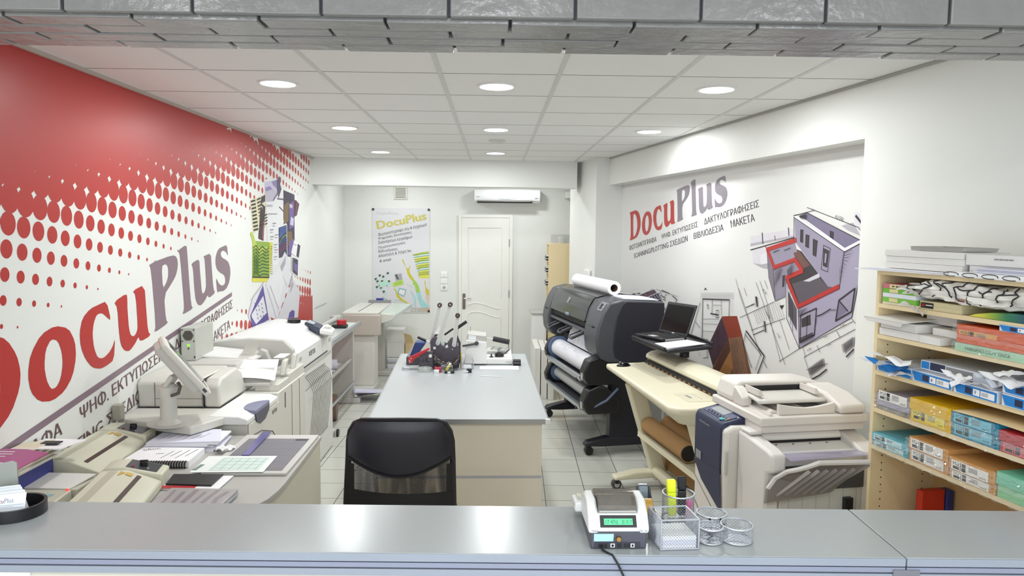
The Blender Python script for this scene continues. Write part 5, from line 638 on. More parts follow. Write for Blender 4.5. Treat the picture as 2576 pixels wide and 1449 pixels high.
# ------------------------------------------------------------------ left desk and the things on it
D=.8
t=T('left_desk','grey topped desk with a curved corner behind the counter at the left','desk',(-1.5,3.3,0))
crv=[(-.935,3.22),(-.938,3.12),(-.952,3.02),(-.985,2.94),(-1.04,2.88),(-1.12,2.84),(-1.25,2.82)]
B().prism([(-2.04,3.955),(-.947,3.955)]+crv+[(-1.25,2.25),(-2.04,2.25)],'z',D-.025,D).build('desktop',M('desk_grey','#b3b0ac',.4),t,bev=.004)
B().box(-.972,-.954,3.02,3.95,0,D-.0255).build('side_panel',M('desk_panel','#cbc7b8',.5),t); B().box(-2.03,-.975,3.92,3.938,.25,D-.0255).build('modesty_panel',MC['desk_panel'],t); B().box(-2.04,-2.02,2.27,3.91,0,D-.0255).build('side_panel',MC['desk_panel'],t)
lm=M('laminator_beige','#cfcdb9',.4); lms=M('laminator_tape','#b9b5a2',.5)
def laminator(lbl,F):
    t=T('laminator',lbl,'laminator',(0,0,D),F,'pair of laminators on the left desk')
    B().prism([(-.125,D+.004),(-.125,D+.085),(-.11,D+.097),(-.01,D+.097),(.10,D+.052),(.125,D+.04),(.125,D+.004)],'y',-.31,.18).build('housing',lm,t,bev=.008,smooth=True)
    ce=B().prism([(-.125,D+.004),(-.125,D+.088),(-.10,D+.105),(-.03,D+.105),(.125,D+.066),(.125,D+.004)],'y',.18,.31).build('control_end',lm,t,bev=.008,smooth=True)
    B().prism([(-.125,D+.004),(-.125,D+.09),(-.10,D+.100),(.0,D+.100),(.125,D+.05),(.125,D+.004)],'y',-.325,-.311).build('end_cap',lm,t,bev=.006,smooth=True)
    sl=lambda x:D+.097-(x+.01)*.409
    B().obox((.045,-.06,sl(.045)+.0012),(.008,0,-.0033),(0,.205,0),(0,0,.0015)).build('feed_slot',M('slot_brown','#3d2420',.5),t)
    B().box(-.08,-.045,-.29,.16,D+.0968,D+.0985).build('pale_strip',lms,t)
    b=B(); b.poly([(x,y,D+.105-(x+.03)*.2516+.0012) for x,y in ((-.025,.195),(.10,.195),(.10,.298),(-.025,.298))]); b.build('control_plate',M('plate_dark','#3c3d42',.3),ce)
    b=B(); b.cyl((.035,.25,D+.088),(.035,.25,D+.108),.017,16); b.obox((.035,.25,D+.110),(.017,0,0),(0,.004,0),(0,0,.004)); b.build('dial_knob',black,ce,bev=.002)
    b=B(); b.cyl((.0,.215,D+.094),(.0,.215,D+.102),.005,10); b.cyl((.06,.215,D+.08),(.06,.215,D+.088),.005,10,1); b.build('indicator_lamps',[red,silver],ce)
    b=B(); b.poly([(-.03,.10,D+.0985),(-.03,.155,D+.0985),(-.005,.13,D+.0985)]); b.poly([(-.003,.115,D+.0965),(-.003,.145,D+.0965),(.022,.145,D+.0865),(.022,.115,D+.0865)]); b.build('warning_sticker',M('sticker_yellow','#c9a43a',.5),t)
laminator('beige laminator behind, next to the mural and the stacked reports',(-1.905,3.53,3)); laminator('beige laminator in front, right behind the counter by the closed laptop',(-1.535,2.93,10))
# reports
t=T('spiral_report','white comb bound report with a printed cover in front of the loose page stack','report',(-1.62,3.52,D))
B().slab([(-1.765,3.635,D+.032),(-1.455,3.625,D+.032),(-1.447,3.415,D+.032),(-1.765,3.415,D+.032)],.0315).build('pages',paper,t)
b=B(); [b.ring((-1.75+.0125*k,3.412,D+.016),(-1.744+.0125*k,3.412,D+.016),.019,.015,14) for k in range(24)]; b.build('comb_spine',black,t)
up=lambda z:(lambda x,y:(x,y,z)); b=B(); u=up(D+.0324)
b.text('οδος',(-1.73,3.57),(-1.66,3.60),(-1.68,3.63),u); [b.stroke([(-1.60+.035*k,3.46+.03*(k%2)),(-1.585+.036*k,3.57+.01*k)],.0035,u) for k in range(4)]; b.stroke([(-1.65,3.525),(-1.62,3.535)],.006,u); b.build('cover_print',ink,t)
t=T('page_stack','thick stack of loose printed pages spread at one edge behind the comb bound report','paper stack',(-1.62,3.79,D))
b=B(); 
for k in range(6): j=.012*(k%3)-.006*(k%2); b.slab([(-1.775+j,3.93-.5*j,D+.0085*(k+1)),(-1.445+.03*math.sin(k*2.1),3.90,D+.0085*(k+1)),(-1.425+.035*math.sin(k*1.7),3.66+j,D+.0085*(k+1)),(-1.765+j*.5,3.645,D+.0085*(k+1))],.008,k%2)
b.build('pages',[paper,paperb],t)
u=up(D+.0515); b=B(); [b.stroke([(-1.72+.04*k,3.70+.02*(k%3)),(-1.70+.04*k,3.80+.025*(k%2))],.003,u) for k in range(6)]; b.build('page_print',M('print_faint','#77757c',.6),t)
b=B().grid(lambda u,v:(-1.40+.085*u,3.62+.07*v,D+.014+.018*abs(math.sin(7*u+4*v))),7,6); b.build('crumpled_slip',paper,at=(-1.36,3.65,D),label='crumpled white slip between the page stack and the trimming mat',cat='sheet of paper')
t=T('guillotine_mat','pale paper trimmer board with a grey ruled mat on the far corner of the desk','paper trimmer',(-1.14,3.6,D))
B().box(-1.345,-.955,3.30,3.925,D+.0005,D+.014).build('trimmer_board',M('board_pale','#c5c3bf',.45),t,bev=.003); B().box(-1.305,-.985,3.335,3.845,D+.0142,D+.016).build('ruled_mat',M('mat_grey','#7f7d83',.6),t)
b=B(); u=up(D+.0163); [b.stroke([(-1.30+.0155*k,3.34),(-1.30+.0155*k,3.84)],.0018,u) for k in range(21)]; [b.stroke([(-1.303,3.36+.1*k),(-.987,3.36+.1*k)],.0012,u) for k in range(5)]; b.build('mat_lines',M('line_dark','#55535b',.6),t); B().box(-1.05,-.99,3.81,3.835,D+.0162,D+.018).build('maker_plate',dgrey,t)
b=B().slab([(-1.258,3.93,D+.03),(-1.215,3.925,D+.03),(-1.205,3.545,D+.022),(-1.242,3.545,D+.022)],.006); b.build('violet_ruler',M('ruler_violet','#6d63a3',.15,alpha=.75),at=(-1.23,3.74,D+.016),label='translucent violet ruler strip lying across the grey ruled mat',cat='ruler')
t=T('invoice_form','pale green printed form lying half over the grey ruled mat','form',(-1.23,3.41,D))
B().slab([(-1.40,3.535,D+.0185),(-1.065,3.537,D+.0195),(-1.06,3.30,D+.0195),(-1.395,3.297,D+.0185)],.0012).build('sheet',M('form_white','#e6ebe8',.6),t)
b=B(); u=up(D+.0199)
b.box(-1.32,-1.09,3.32,3.51,D+.0196,D+.0197); b.build('tint_panel',M('form_tint','#cfe0d8',.6),t)
b=B(); [b.stroke([(-1.31+.04*k,3.33),(-1.305+.04*k,3.50)],.002,u) for k in range(6)]; [b.stroke([(-1.30,3.35+.05*k),(-1.10,3.352+.05*k)],.0015,u) for k in range(4)]; b.stroke([(-1.385,3.33),(-1.378,3.40)],.02,u); b.build('form_print',M('form_ink','#7d9088',.6),t)
b=B(); [b.slab([(-1.47+.02*k,3.285-.004*k,D+.004+.004*k),(-1.195+.006*k,3.283,D+.004+.004*k),(-1.20+.006*k,3.10,D+.004+.004*k),(-1.45,3.12,D+.004+.004*k)],.0035) for k in range(2)]; b.build('loose_sheets',paper,at=(-1.33,3.2,D),label='white sheets under the black folder on the left desk',cat='paper stack')
t=T('black_folder','black folder with a red lower edge lying between laminator and trimming mat','folder',(-1.34,3.2,D+.009))
B().slab([(-1.46,3.282,D+.016),(-1.235,3.282,D+.016),(-1.235,3.14,D+.016),(-1.44,3.155,D+.016)],.006).build('cover',black,t); B().slab([(-1.455,3.15,D+.0095),(-1.30,3.145,D+.0095),(-1.30,3.11,D+.0095),(-1.44,3.115,D+.0095)],.0008).build('red_page',red,t)
t=T('closed_laptop','closed silver grey laptop with a brush pattern lid just behind the counter','laptop',(-1.23,2.94,D),(0,0,0))
B().prism([(-1.39,2.80),(-1.095,2.79),(-1.085,3.05),(-1.375,3.065)],'z',D+.004,D+.018).build('laptop_base',silver,t,bev=.004); B().prism([(-1.39,2.80),(-1.095,2.79),(-1.085,3.05),(-1.375,3.065)],'z',D+.0185,D+.032).build('laptop_lid',M('laptop_lid','#a7a2a2',.25),t,bev=.005)
b=B(); u=up(D+.0326); [b.stroke([(-1.34+.04*k+.012*(k%2),2.81+.01*k),(-1.335+.04*k,2.90+.02*(k%3)),(-1.345+.045*k,3.03-.02*(k%2))],.012+.004*(k%3),u) for k in range(6)]; b.build('lid_pattern',M('pattern_mauve','#8f8489',.25),t)
# left stack, leaflets, small device
b=B(); b.box(-2.035,-1.95,2.76,3.2,D+.0005,D+.12); b.build('blue_carton',M('carton_blue','#3a3f86',.5),at=(-1.93,2.9,D),label='dark blue box at the bottom of the pile at the left edge',cat='box',bev=.003)
b=B(); [b.slab([(-2.035,3.2-.005*k,D+.126+.006*k),(-1.94+.008*(k%3),3.19,D+.126+.006*k),(-1.935+.006*(k%2),2.76,D+.126+.006*k),(-2.035,2.74,D+.126+.006*k)],.0055,k%2) for k in range(14)]; b.build('paper_pile',[cardw,M('pile_cream','#d9cfb8',.7)],at=(-1.93,2.9,D+.12),label='pile of cream sheets between the blue box and the magenta leaflets',cat='paper stack')
t=T('magenta_leaflet','magenta leaflet with white lettering on top of the pile at the left edge','leaflet',(-1.93,2.88,1.01)); 
B().slab([(-2.04,3.02,1.014),(-1.94,3.012,1.014),(-1.825,2.966,1.014),(-1.82,2.755,1.014),(-2.04,2.80,1.014)],.003).build('sheet',M('magenta_print','#a5307a',.35),t)
u=up(1.0144); b=B(); [b.stroke([(-2.03,2.98-.03*k),(-1.97+.01*(k%2),2.976-.03*k)],.008,u) for k in range(3)]; b.stroke([(-2.0,2.84),(-1.90,2.83)],.012,u); b.text('2',(-1.90,2.80),(-1.875,2.80),(-1.87,2.835),u); b.build('leaflet_print',white,t)
b=B().slab([(-2.035,3.30,.975),(-1.85,3.285,.975),(-1.83,3.05,1.005),(-2.035,3.05,1.005)],.004); b.build('loose_sheet',paper,at=(-1.93,3.17,.97),label='printed white sheet sloping behind the magenta leaflet against the mural',cat='sheet of paper')
b=B(); b.box(-1.955,-1.88,3.12,3.16,1.001,1.006); b.build('black_pen_case',black,at=(-1.92,3.14,1.0),label='flat black strip lying on the sloping sheet by the mural',cat='strip')
t=T('card_reader','small beige device with a blue label and red light beside the front laminator','device',(-1.86,2.9,D)); B().prism([(2.80,D+.001),(2.80,D+.035),(2.83,D+.05),(2.97,D+.058),(2.97,D+.001)],'x',-1.95,-1.74).build('housing',beige,t,bev=.006)
b=B(); b.poly([(-1.87,2.85,D+.0525),(-1.80,2.85,D+.0525),(-1.78,2.92,D+.0565),(-1.85,2.92,D+.0565)]); b.build('blue_label',M('label_blue','#8fb6c4',.5),t); B().lathe([(.007,D+.055),(.006,D+.062),(.002,D+.065)],-1.752,2.96,10).build('red_light',M('light_red','#ff3b30',.3,emit=1.5),t)
t=T('white_notepad','white note pad on a beige box behind the small device at the left','note pad',(-1.86,3.06,D)); B().box(-2.0,-1.73,2.99,3.16,D+.001,D+.05).build('beige_box',beige,t,bev=.003); B().slab([(-2.0,3.17,D+.062),(-1.735,3.15,D+.062),(-1.76,2.985,D+.056),(-2.02,3.0,D+.056)],.005).build('note_sheets',cardw,t)
# ------------------------------------------------------------------ counter
KF=(.012,1.777,-1.5); K=1.13
ed2=M('rail_lavender','#8f93a8',.35,.3); ed3=M('gap_shade','#70727c',.5)
def counter(name,lbl,x0,x1):
    t=T(name,lbl,'counter',((x0+x1)/2,.15,0),KF)
    B().box(x0,x1,0,.318,K-.022,K).build('worktop',M('counter_grey','#a4a8a9',.24,spec=.6,var=.02,vs=80),t,bev=.0015); B().box(x0,x1,-.0035,-.0005,K-.0215,K-.0015).build('edge_strip',edge,t)
    B().box(x0,x1,-.003,.03,K-.037,K-.0245).build('upper_rail',ed2,t); B().box(x0,x1,.004,.03,K-.0415,K-.037).build('shadow_gap',ed3,t); B().box(x0,x1,-.003,.03,K-.059,K-.0415).build('lower_rail',edge,t)  # shadow_gap is a darker strip: the shade between the rails put into colour
    B().box(x0,x1,.006,.03,0,K-.0595).build('front_panel',M('counter_cream','#cdc8bb',.5),t); B().box(x0+.01,x1-.01,.03,.30,0,K-.0225).build('carcass',maple,t); return t
counter('service_counter','long grey topped service counter running across the front, left of the seam',-2.06,1.030); counter('service_counter','right hand end section of the grey topped counter beyond the seam',1.034,2.25)
B().box(.999,1.066,-.006,-.0032,K-.06,K-.030).build('joint_plate',M('joint_grey','#73737c',.4),at=(1.03,-.005,K-.045),F=KF,label='small dark plate bridging the seam on the counter front',cat='plate')
b=B().box(-1.30,-1.185,-.0005,.0055,.93,K-.061); b.build('paper_notice',paper,at=(-1.24,.002,1.0),F=KF,label='white paper notice taped to the counter front at the left',cat='notice')
_n=bpy.data.objects['paper_notice']; b=B(); b.text('ΔΙΑΘΕΤΕΙ',(-1.258,1.040),(-1.20,1.040),(-1.20,1.054),lambda x,z:(x,-.0009,z)); b.build('notice_lettering',M('notice_ink','#3c4a6e',.6),_n)
# receipt printer / cash register
t=T('cash_register','small white and dark grey cash register with a green display on the counter','cash register',(.32,1.9,K))
x0,x1=.250,.398
sh=[(1.800,K+.048),(1.812,K+.060),(1.83,K+.094),(1.86,K+.102),(1.93,K+.098),(1.96,K+.06),(2.05,K+.065),(2.06,K+.055),(2.05,K+.035),(1.96,K+.03),(1.95,K+.03)]
B().prism([(1.803,K+.0005),(1.803,K+.048),(1.95,K+.048),(1.98,K+.03),(1.98,K+.0005)],'x',x0+.002,x1-.002).build('lower_body',M('register_dark','#4a4a55',.45),t,bev=.003)
B().prism([(1.800,K+.046),(1.800,K+.056),(1.822,K+.086),(1.95,K+.088),(1.97,K+.046)],'x',x0,x1).build('upper_body',white,t,bev=.004)
for xa,xb in ((x0-.004,x0+.022),(x1-.022,x1+.004)): B().prism([(1.799,K+.042),(1.799,K+.058),(1.822,K+.088),(1.86,K+.112),(1.92,K+.112),(1.97,K+.075),(1.99,K+.03)],'x',xa,xb).build('side_cheek',white,t,bev=.006,smooth=True)
kd=B().prism([(1.97,K+.03),(1.97,K+.06),(2.07,K+.045),(2.08,K+.03),(2.07,K+.015)],'x',x0-.02,x1-.03).build('keyboard_deck',white,t,bev=.006)
b=B(); [b.box(x0-.008+.016*i,x0+.004+.016*i,2.0+.02*j,2.014+.02*j,K+.046-.003*j,K+.060-.003*j,1 if (i+j)%4==0 else 0) for i in range(7) for j in range(3)]; b.build('keys',[beige,grey],kd)
b=B(); b.add([(x,y,z) for x in (x0+.024,x1-.024) for y,z in ((1.826,K+.09),(1.832,K+.104),(1.86,K+.118),(1.90,K+.122),(1.94,K+.11),(1.955,K+.09))],[(0,1,2,3,4,5),(11,10,9,8,7,6)]+[(i,6+i,7+i,i+1) for i in range(5)]); b.build('paper_cover',M('smoked_cover','#6b645c',.08,alpha=.8,var=.2,vs=40),t,smooth=True)
B().cyl((x0+.03,1.89,K+.092),(x1-.03,1.89,K+.092),.018,16).build('receipt_roll',paper,t,smooth=True); B().box(x0+.026,x1-.026,1.8235,1.8265,K+.0885,K+.0935).build('tear_bar',chrome,t)
fy=lambda z:1.800+(z-K-.056)*.733
def fr_(xa,xb,za,zb,o): return [(xa,fy(za)-o,za),(xb,fy(za)-o,za),(xb,fy(zb)-o,zb),(xa,fy(zb)-o,zb)]
b=B().poly(fr_(x0+.026,x1-.028,K+.0585,K+.0835,.0022)); df=b.build('display_frame',black,t); b=B().poly(fr_(x0+.036,x1-.038,K+.064,K+.077,.0032)); b.build('display',M('lcd_green','#58c48e',.3,emit=.25),df)
b=B(); f3=lambda x,z:(x,fy(z)-.0040,z)
b.text('17 47α',(x0+.04,K+.0665),(x0+.072,K+.0665),(x0+.072,K+.0745),f3); b.text('20 10 17',(x0+.082,K+.0665),(x0+.108,K+.0665),(x0+.108,K+.0745),f3); b.build('display_digits',M('lcd_ink','#2f7d5c',.5),df)
b=B(); g3=lambda x,z:(x,1.7985,z); b.text('MinDer',(x0+.004,K+.0475),(x0+.021,K+.0475),(x0+.021,K+.0525),g3); b.text('eTEC 100',(x1-.022,K+.0475),(x1-.002,K+.0475),(x1-.002,K+.0525),g3); b.build('maker_lettering',M('lettering_blue','#3e4a6a',.5),t)
b=B().poly([(x0+.010,1.8015,K+.021),(x0+.060,1.8015,K+.021),(x0+.061,1.8015,K+.041),(x0+.010,1.8015,K+.041)]); b.build('blue_sticker',M('sticker_sky','#a7d3e3',.3),t)
B().cyl((x0+.073,1.803,K+.029),(x0+.073,1.792,K+.029),.0062,14).build('key_lock',brass,t,bev=.001)
b=B(); [b.box(x0+xx,x0+xx+w,1.8012,1.8028,K+.005,K+.015,m) for xx,w,m in ((.021,.014,0),(.038,.006,0),(.053,.011,1),(.070,.012,0),(.088,.006,0),(.096,.007,0),(.105,.010,1))]; b.box(x0+.012,x0+.13,1.8018,1.8029,K+.002,K+.0185,2); b.build('port_row',[black,white,M('port_panel','#33333d',.5)],t)
b=B(); b.cyl((x0+.0585,1.8013,K+.010),(x0+.0585,1.8005,K+.010),.0035,12); b.box(x0+.1075,x0+.1125,1.8005,1.8013,K+.007,K+.013); b.build('port_holes',black,t)
b=B().tube([(x0+.028,1.799,K+.009),(x0+.030,1.785,K+.006),(x0+.040,1.774,K+.004),(x0+.052,1.765,K+.002),(x0+.066,1.757,K-.02),(x0+.085,1.755,K-.06),(x0+.11,1.756,K-.20)],.0028,8); b.build('power_cable',black,at=(x0+.05,1.77,K),label='thin black cable running from the cash register over the counter edge',cat='cable',smooth=True)
# tape dispenser
t=T('desk_tape_dispenser','dark grey desk tape dispenser with amber tape behind the cash register','tape dispenser',(.44,2.03,K)); cl=M('dispenser_slate','#3c4047',.3)
for xa,xb in ((.418,.424),(.452,.458)): B().prism([(2.075,K+.001),(2.075,K+.04),(2.066,K+.076),(2.05,K+.078),(2.04,K+.06),(2.0,K+.035),(1.97,K+.03),(1.96,K+.001)],'y' if 0 else 'x',xa,xb).build('side_plate',cl,t,bev=.002)
B().box(.4245,.4515,1.962,2.07,K+.001,K+.012).build('dispenser_base',cl,t); B().prism([(2.07,K+.012),(2.07,K+.07),(2.055,K+.074),(2.05,K+.06),(2.04,K+.012)],'x',.4245,.4515).build('cutter_block',M('block_bluegrey','#6f7d86',.25),t)
B().ring((.428,1.992,K+.037),(.449,1.992,K+.037),.024,.013,26).build('tape_roll',M('amber_tape','#c79a45',.2),t,smooth=True); B().box(.426,.450,2.064,2.068,K+.070,K+.077).build('cutter_blade',chrome,t)
# wire mesh desk set
ms=M('mesh_silver','#a9acb5',.3,.7)
def cup(name,lbl,cat,x,y,r,h,nu,nv,tt=None,group=None):
    t=T(name,lbl,cat,(x,y,K),group=group) if tt is None else tt
    b=B(); diamonds(b,lambda u,v:(x+r*math.cos(2*PI*u),y+r*math.sin(2*PI*u),K+.003+(h-.005)*v),int(nu*1.2),int(nv*1.2)); wire(b.build('mesh_wall',ms,t),.0012)
    b=B(); [b.tube([(x+(r+.0003)*math.cos(2*PI*i/28),y+(r+.0003)*math.sin(2*PI*i/28),z) for i in range(28)],rr,6,closed=True) for z,rr in ((K+h,.0024),)]; b.build('rim',silver,t,smooth=True)
    b=B(); b.tube([(x+r*math.cos(2*PI*i/28),y+r*math.sin(2*PI*i/28),K+.003) for i in range(28)],.0018,6,closed=True); b.cyl((x,y,K+.0012),(x,y,K+.0022),r*.98,24); b.build('base_ring',silver,t,smooth=True)
    return t
cup('mesh_pen_cup','tall round silver mesh pen cup holding highlighters','pen cup',.527,2.0,.044,.075,48,16)
cup('mesh_clip_cup','low silver mesh cup in front left, next to the memo holder','cup',.575,1.852,.033,.040,36,8,group='low mesh cups on the counter'); cup('mesh_clip_cup','low silver mesh cup on the right end of the desk set','cup',.648,1.858,.041,.042,44,8,group='low mesh cups on the counter'); cup('mesh_clip_cup','low silver mesh cup at the back between pen cup and right cup','cup',.606,1.942,.040,.040,44,8,group='low mesh cups on the counter')
for i,(x,y) in enumerate(((.612,1.858),(.616,1.893),(.586,1.893))): B().cyl((x,y,K+.034),(x,y,K+.044),.0035,8).build('cup_clip',black,bpy.data.objects['mesh_clip_cup'])
b=B(); [b.tube([(.565+.004*(k%5),1.845+.003*k,K+.006+.001*k),(.58+.003*(k%4),1.855+.002*k,K+.009+.001*(k%3))],.0009,5) for k in range(9)]; b.build('hair_pins',black,at=(.575,1.852,K+.004),label='small heap of dark pins inside the front left mesh cup',cat='pins',kind='stuff')
# memo holder: square mesh box with sloping stack of paper showing
t=T('mesh_memo_holder','square silver mesh memo box with a notched side in front of the pen cup','memo holder',(.475,1.84,K))
A0=Vector((.431,1.792,K));A1=Vector((.530,1.798,K));A2=Vector((.519,1.890,K));A3=Vector((.418,1.880,K))
for p,q_,h0,h1 in ((A3,A2,.08,.08),(A3,A0,.08,.08),(A0,A1,.08,.08),(A1,A2,.08,.08)):
    b=B(); diamonds(b,lambda u,v:p.lerp(q_,u)+Vector((0,0,.003+(h0+(h1-h0)*u-.004)*v)),26,18,wrap=False); wire(b.build('mesh_wall',ms,t),.0012)
    b=B().tube([p+Vector((0,0,h0)),q_+Vector((0,0,h1))],.0024,6); b.tube([p+Vector((0,0,.003)),q_+Vector((0,0,.003))],.002,6); b.tube([p+Vector((0,0,.002)),p+Vector((0,0,h0))],.002,6); b.build('frame_wire',silver,t,smooth=True)
B().slab([A0+Vector((0,0,.002)),A1+Vector((0,0,.002)),A2+Vector((0,0,.002)),A3+Vector((0,0,.002))],.0012).build('bottom_plate',silver,t)
c=(A0+A1+A2+A3)/4; b=B(); [b.slab([c+(p-c)*.9+Vector((0,0,.012+.0+.012*k)) for p in (A0,A1,A2,A3)],.0115,k%2) for k in range(3)]; b.build('memo_sheets',[paper,paperb],at=(c.x,c.y,K+.003),label='block of white memo sheets inside the square mesh box',cat='note paper')
def pen(lbl,x,y,mat,capm,tilt,w,l,name='highlighter',z=K+.0032):
    t=T(name,lbl,'pen',(x,y,z)); d=Vector((tilt[0],tilt[1],1)).normalized(); p=Vector((x,y,z+.004)); u=d.orthogonal().normalized(); v=d.cross(u)
    u=Vector((1,0,0)); u=(u-d*u.dot(d)).normalized(); v=d.cross(u)
    B().obox(p+d*l*.32,u*w,v*w*.6,d*l*.32).build('barrel',mat,t,bev=.003,smooth=True); B().obox(p+d*l*.82,u*w*1.05,v*w*.66,d*l*.175).build('cap',capm,t,bev=.004,smooth=True)
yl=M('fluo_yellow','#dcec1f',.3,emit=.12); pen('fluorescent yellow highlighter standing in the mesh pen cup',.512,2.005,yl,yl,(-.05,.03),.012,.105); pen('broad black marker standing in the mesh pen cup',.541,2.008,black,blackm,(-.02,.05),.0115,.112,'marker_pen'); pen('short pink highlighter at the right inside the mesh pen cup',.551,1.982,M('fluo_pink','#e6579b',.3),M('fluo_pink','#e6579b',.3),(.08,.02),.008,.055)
# business card dish at the left
t=T('card_dish','round black dish at the left end of the counter','dish',(-1.352,2.035,K)); b=B().ring((-1.352,2.035,K+.0005),(-1.352,2.035,K+.034),.078,.070,40); b.cyl((-1.352,2.035,K+.0006),(-1.352,2.035,K+.004),.071,32); b.build('dish_wall',black,t,smooth=True)
for k in range(5):
    y=2.045-.012*k; dx=-.012*(4-k)*(k<4); h=.072-.002*k-(.004 if k<3 else 0)
    tt=T('business_card','white business card with mauve lettering, frontmost in the black dish' if k==4 else 'white business card standing in the black dish, number %d behind the front one'%(4-k),'card',(-1.36,y,K+.004),group='business cards in the dish') if k==4 else None
    b=B(); s=[(-1.40+dx,y-.004,K+.0045+.0),(-1.312+dx*.3,y+.012,K+.0045),(-1.308+dx,y+.022,K+h+.006),(-1.396+dx,y+.006,K+h)]
    b.add([Vector(p) for p in s]+[Vector(p)+Vector((0,.0008,0)) for p in s],[(0,1,2,3),(7,6,5,4),(0,4,5,1),(1,5,6,2),(2,6,7,3),(3,7,4,0)])
    if tt:
        b.build('card',M('card_white','#eef1f6',.5),tt); f4=lambda u,v:(-1.40+.088*u+.004*v,y-.0046+.016*u+.010*v,K+.0045+(h-.0045)*v+.006*u*v); b=B(); b.text('Docu',(.08,.62),(.38,.62),(.38,.80),f4); b.build('red_name',M('card_maroon','#7b2440',.5),tt); b=B(); b.text('Plus',(.40,.62),(.66,.62),(.66,.82),f4); [b.stroke([(.1,.52-.07*q),(.95-.3*(q==1),.52-.07*q)],.012,f4) for q in range(3)]; b.build('grey_name',M('card_grey','#8d90a3',.5),tt)
    else: b.build('business_card',M('card_white','#eef1f6',.5),at=(-1.36,y,K+.004),label=('business card directly behind the front card in the dish','middle business card of the row in the black dish','second business card from the rear of the black dish','rearmost business card in the black dish')[3-k],cat='card',group='business cards in the dish')
b=B().slab([(-1.50,2.10,K+.125),(-1.395,2.11,K+.130),(-1.385,2.112,K+.0005),(-1.50,2.10,K+.0005)],.0); 
b=B(); s=[(-1.52,2.094,K+.001),(-1.386,2.104,K+.001),(-1.388,2.104,K+.125),(-1.40,2.102,K+.132),(-1.52,2.092,K+.105)]; b.add(s+[(x,y+.004,z) for x,y,z in s],[(0,1,2,3,4),(9,8,7,6,5)]+[(i,5+i,5+(i+1)%5,(i+1)%5) for i in range(5)]); b.build('leaflet_stand',M('stand_grey','#a5a8a2',.2,alpha=.8),at=(-1.45,2.1,K),label='grey acrylic leaflet stand on the counter behind the black dish',cat='stand')
# ------------------------------------------------------------------ central bench
TB_=.85
t=T('work_bench','large grey topped work bench in the middle of the room','table',(-.22,5.2,0))
Q=[(-.714,4.114),(.315,4.125),(.272,6.326),(-.805,6.296)]
B().prism(Q,'z',TB_-.026,TB_).build('bench_top',lamin,t,bev=.001)
for i in range(4):
    a,c=Q[i],Q[(i+1)%4]; d=Vector((c[0]-a[0],c[1]-a[1],0)).normalized(); n_=Vector((d.y,-d.x,0)); 
    B().add([Vector((*p,z))+n_*o for p in (a,c) for z in (TB_-.028,TB_+.0015) for o in (0,.006)],[(0,2,3,1),(4,5,7,6),(0,1,5,4),(2,6,7,3),(0,4,6,2),(1,3,7,5)]).build('edge_profile',alu,t)
for x,y in Q[:2]: B().box(x-.014,x+.014,y-.008,y+.010,TB_-.029,TB_+.002).build('corner_cap',white,t,bev=.002)
B().prism([(-.68,4.15),(.284,4.16),(.284,4.178),(-.68,4.168)],'z',.505,TB_-.0265).build('upper_front_panel',maple,t); B().prism([(-.68,4.15),(.284,4.16),(.284,4.178),(-.68,4.168)],'z',.0,.488).build('lower_front_panel',maple,t); B().prism([(-.68,4.1495),(.284,4.1595),(.284,4.176),(-.68,4.166)],'z',.488,.505).build('grip_strip',M('strip_bluegrey','#b9b9c0',.4),t)
B().prism([(.266,4.18),(.284,4.18),(.245,6.28),(.227,6.28)],'z',0,TB_-.0265).build('side_panel',maple,t); B().prism([(-.68,4.17),(-.662,4.17),(-.75,6.27),(-.768,6.27)],'z',0,TB_-.0265).build('side_panel',maple,t); B().box(-.74,.22,6.25,6.268,0,TB_-.0265).build('rear_panel',maple,t)
ham=M('hammered_grey','#57525a',.4,.3,bump=.25,bs=260,var=.35,vs=140); arm=M('arm_grey','#c9c8c3',.35,.2); ridge=M('knob_brown','#3a1d1c',.25)
t=T('lever_press','hammered grey multi lever binding press with three tall pale lever arms','press',(-.39,5.8,TB_))
B().prism([(-.503,TB_+.02),(-.505,1.046),(-.488,1.081),(-.453,1.085),(-.418,1.02),(-.387,1.002),(-.331,1.082),(-.305,1.086),(-.274,1.016),(-.274,.90),(-.30,TB_+.02)],'y',5.74,5.755).build('front_plate',ham,t,bev=.003)
B().prism([(-.503,TB_),(-.505,1.04),(-.485,1.075),(-.455,1.08),(-.418,1.02),(-.387,1.002),(-.331,1.08),(-.305,1.08),(-.274,1.01),(-.274,TB_)],'y',5.93,5.945).build('rear_plate',ham,t,bev=.003)
B().box(-.49,-.285,5.756,5.929,TB_,.985).build('inner_block',dgrey,t); B().prism([(-.45,.99),(-.46,1.075),(-.44,1.09),(-.40,1.0)],'y',5.76,5.92).build('pale_slide',M('slide_green','#c3d0cc',.3),t); B().prism([(-.35,.99),(-.34,1.075),(-.32,1.085),(-.31,1.0)],'y',5.76,5.92).build('steel_slide',silver,t)
def lever(x0,z0,x1,z1,y,w=.017):
    d=Vector((x1-x0,0,z1-z0)).normalized(); n_=Vector((d.z,0,-d.x)); pts_=[]
    for i in range(9): a=PI*i/8; pts_.append((x0+(n_*w*math.cos(a)-d*w*math.sin(a)).x,z0+(n_*w*math.cos(a)-d*w*math.sin(a)).z))
    pts_+=[(x1-n_.x*w*.72,z1-n_.z*w*.72),(x1+n_.x*w*.72,z1+n_.z*w*.72)]
    la=B().prism(pts_,'y',y-.006,y).build('lever_arm',arm,t,bev=.001); B().cyl((x0,y-.0061,z0),(x0,y-.011,z0),.010,14).build('pivot_bolt',silver,la,smooth=True)
    B().cyl((x1,y-.03,z1),(x1,y+.02,z1),.019,18).build('lever_knob',ridge,la,bev=.004,smooth=True); B().cyl((x1,y-.0305,z1),(x1,y-.033,z1),.008,12).build('knob_cap',chrome,la,smooth=True)
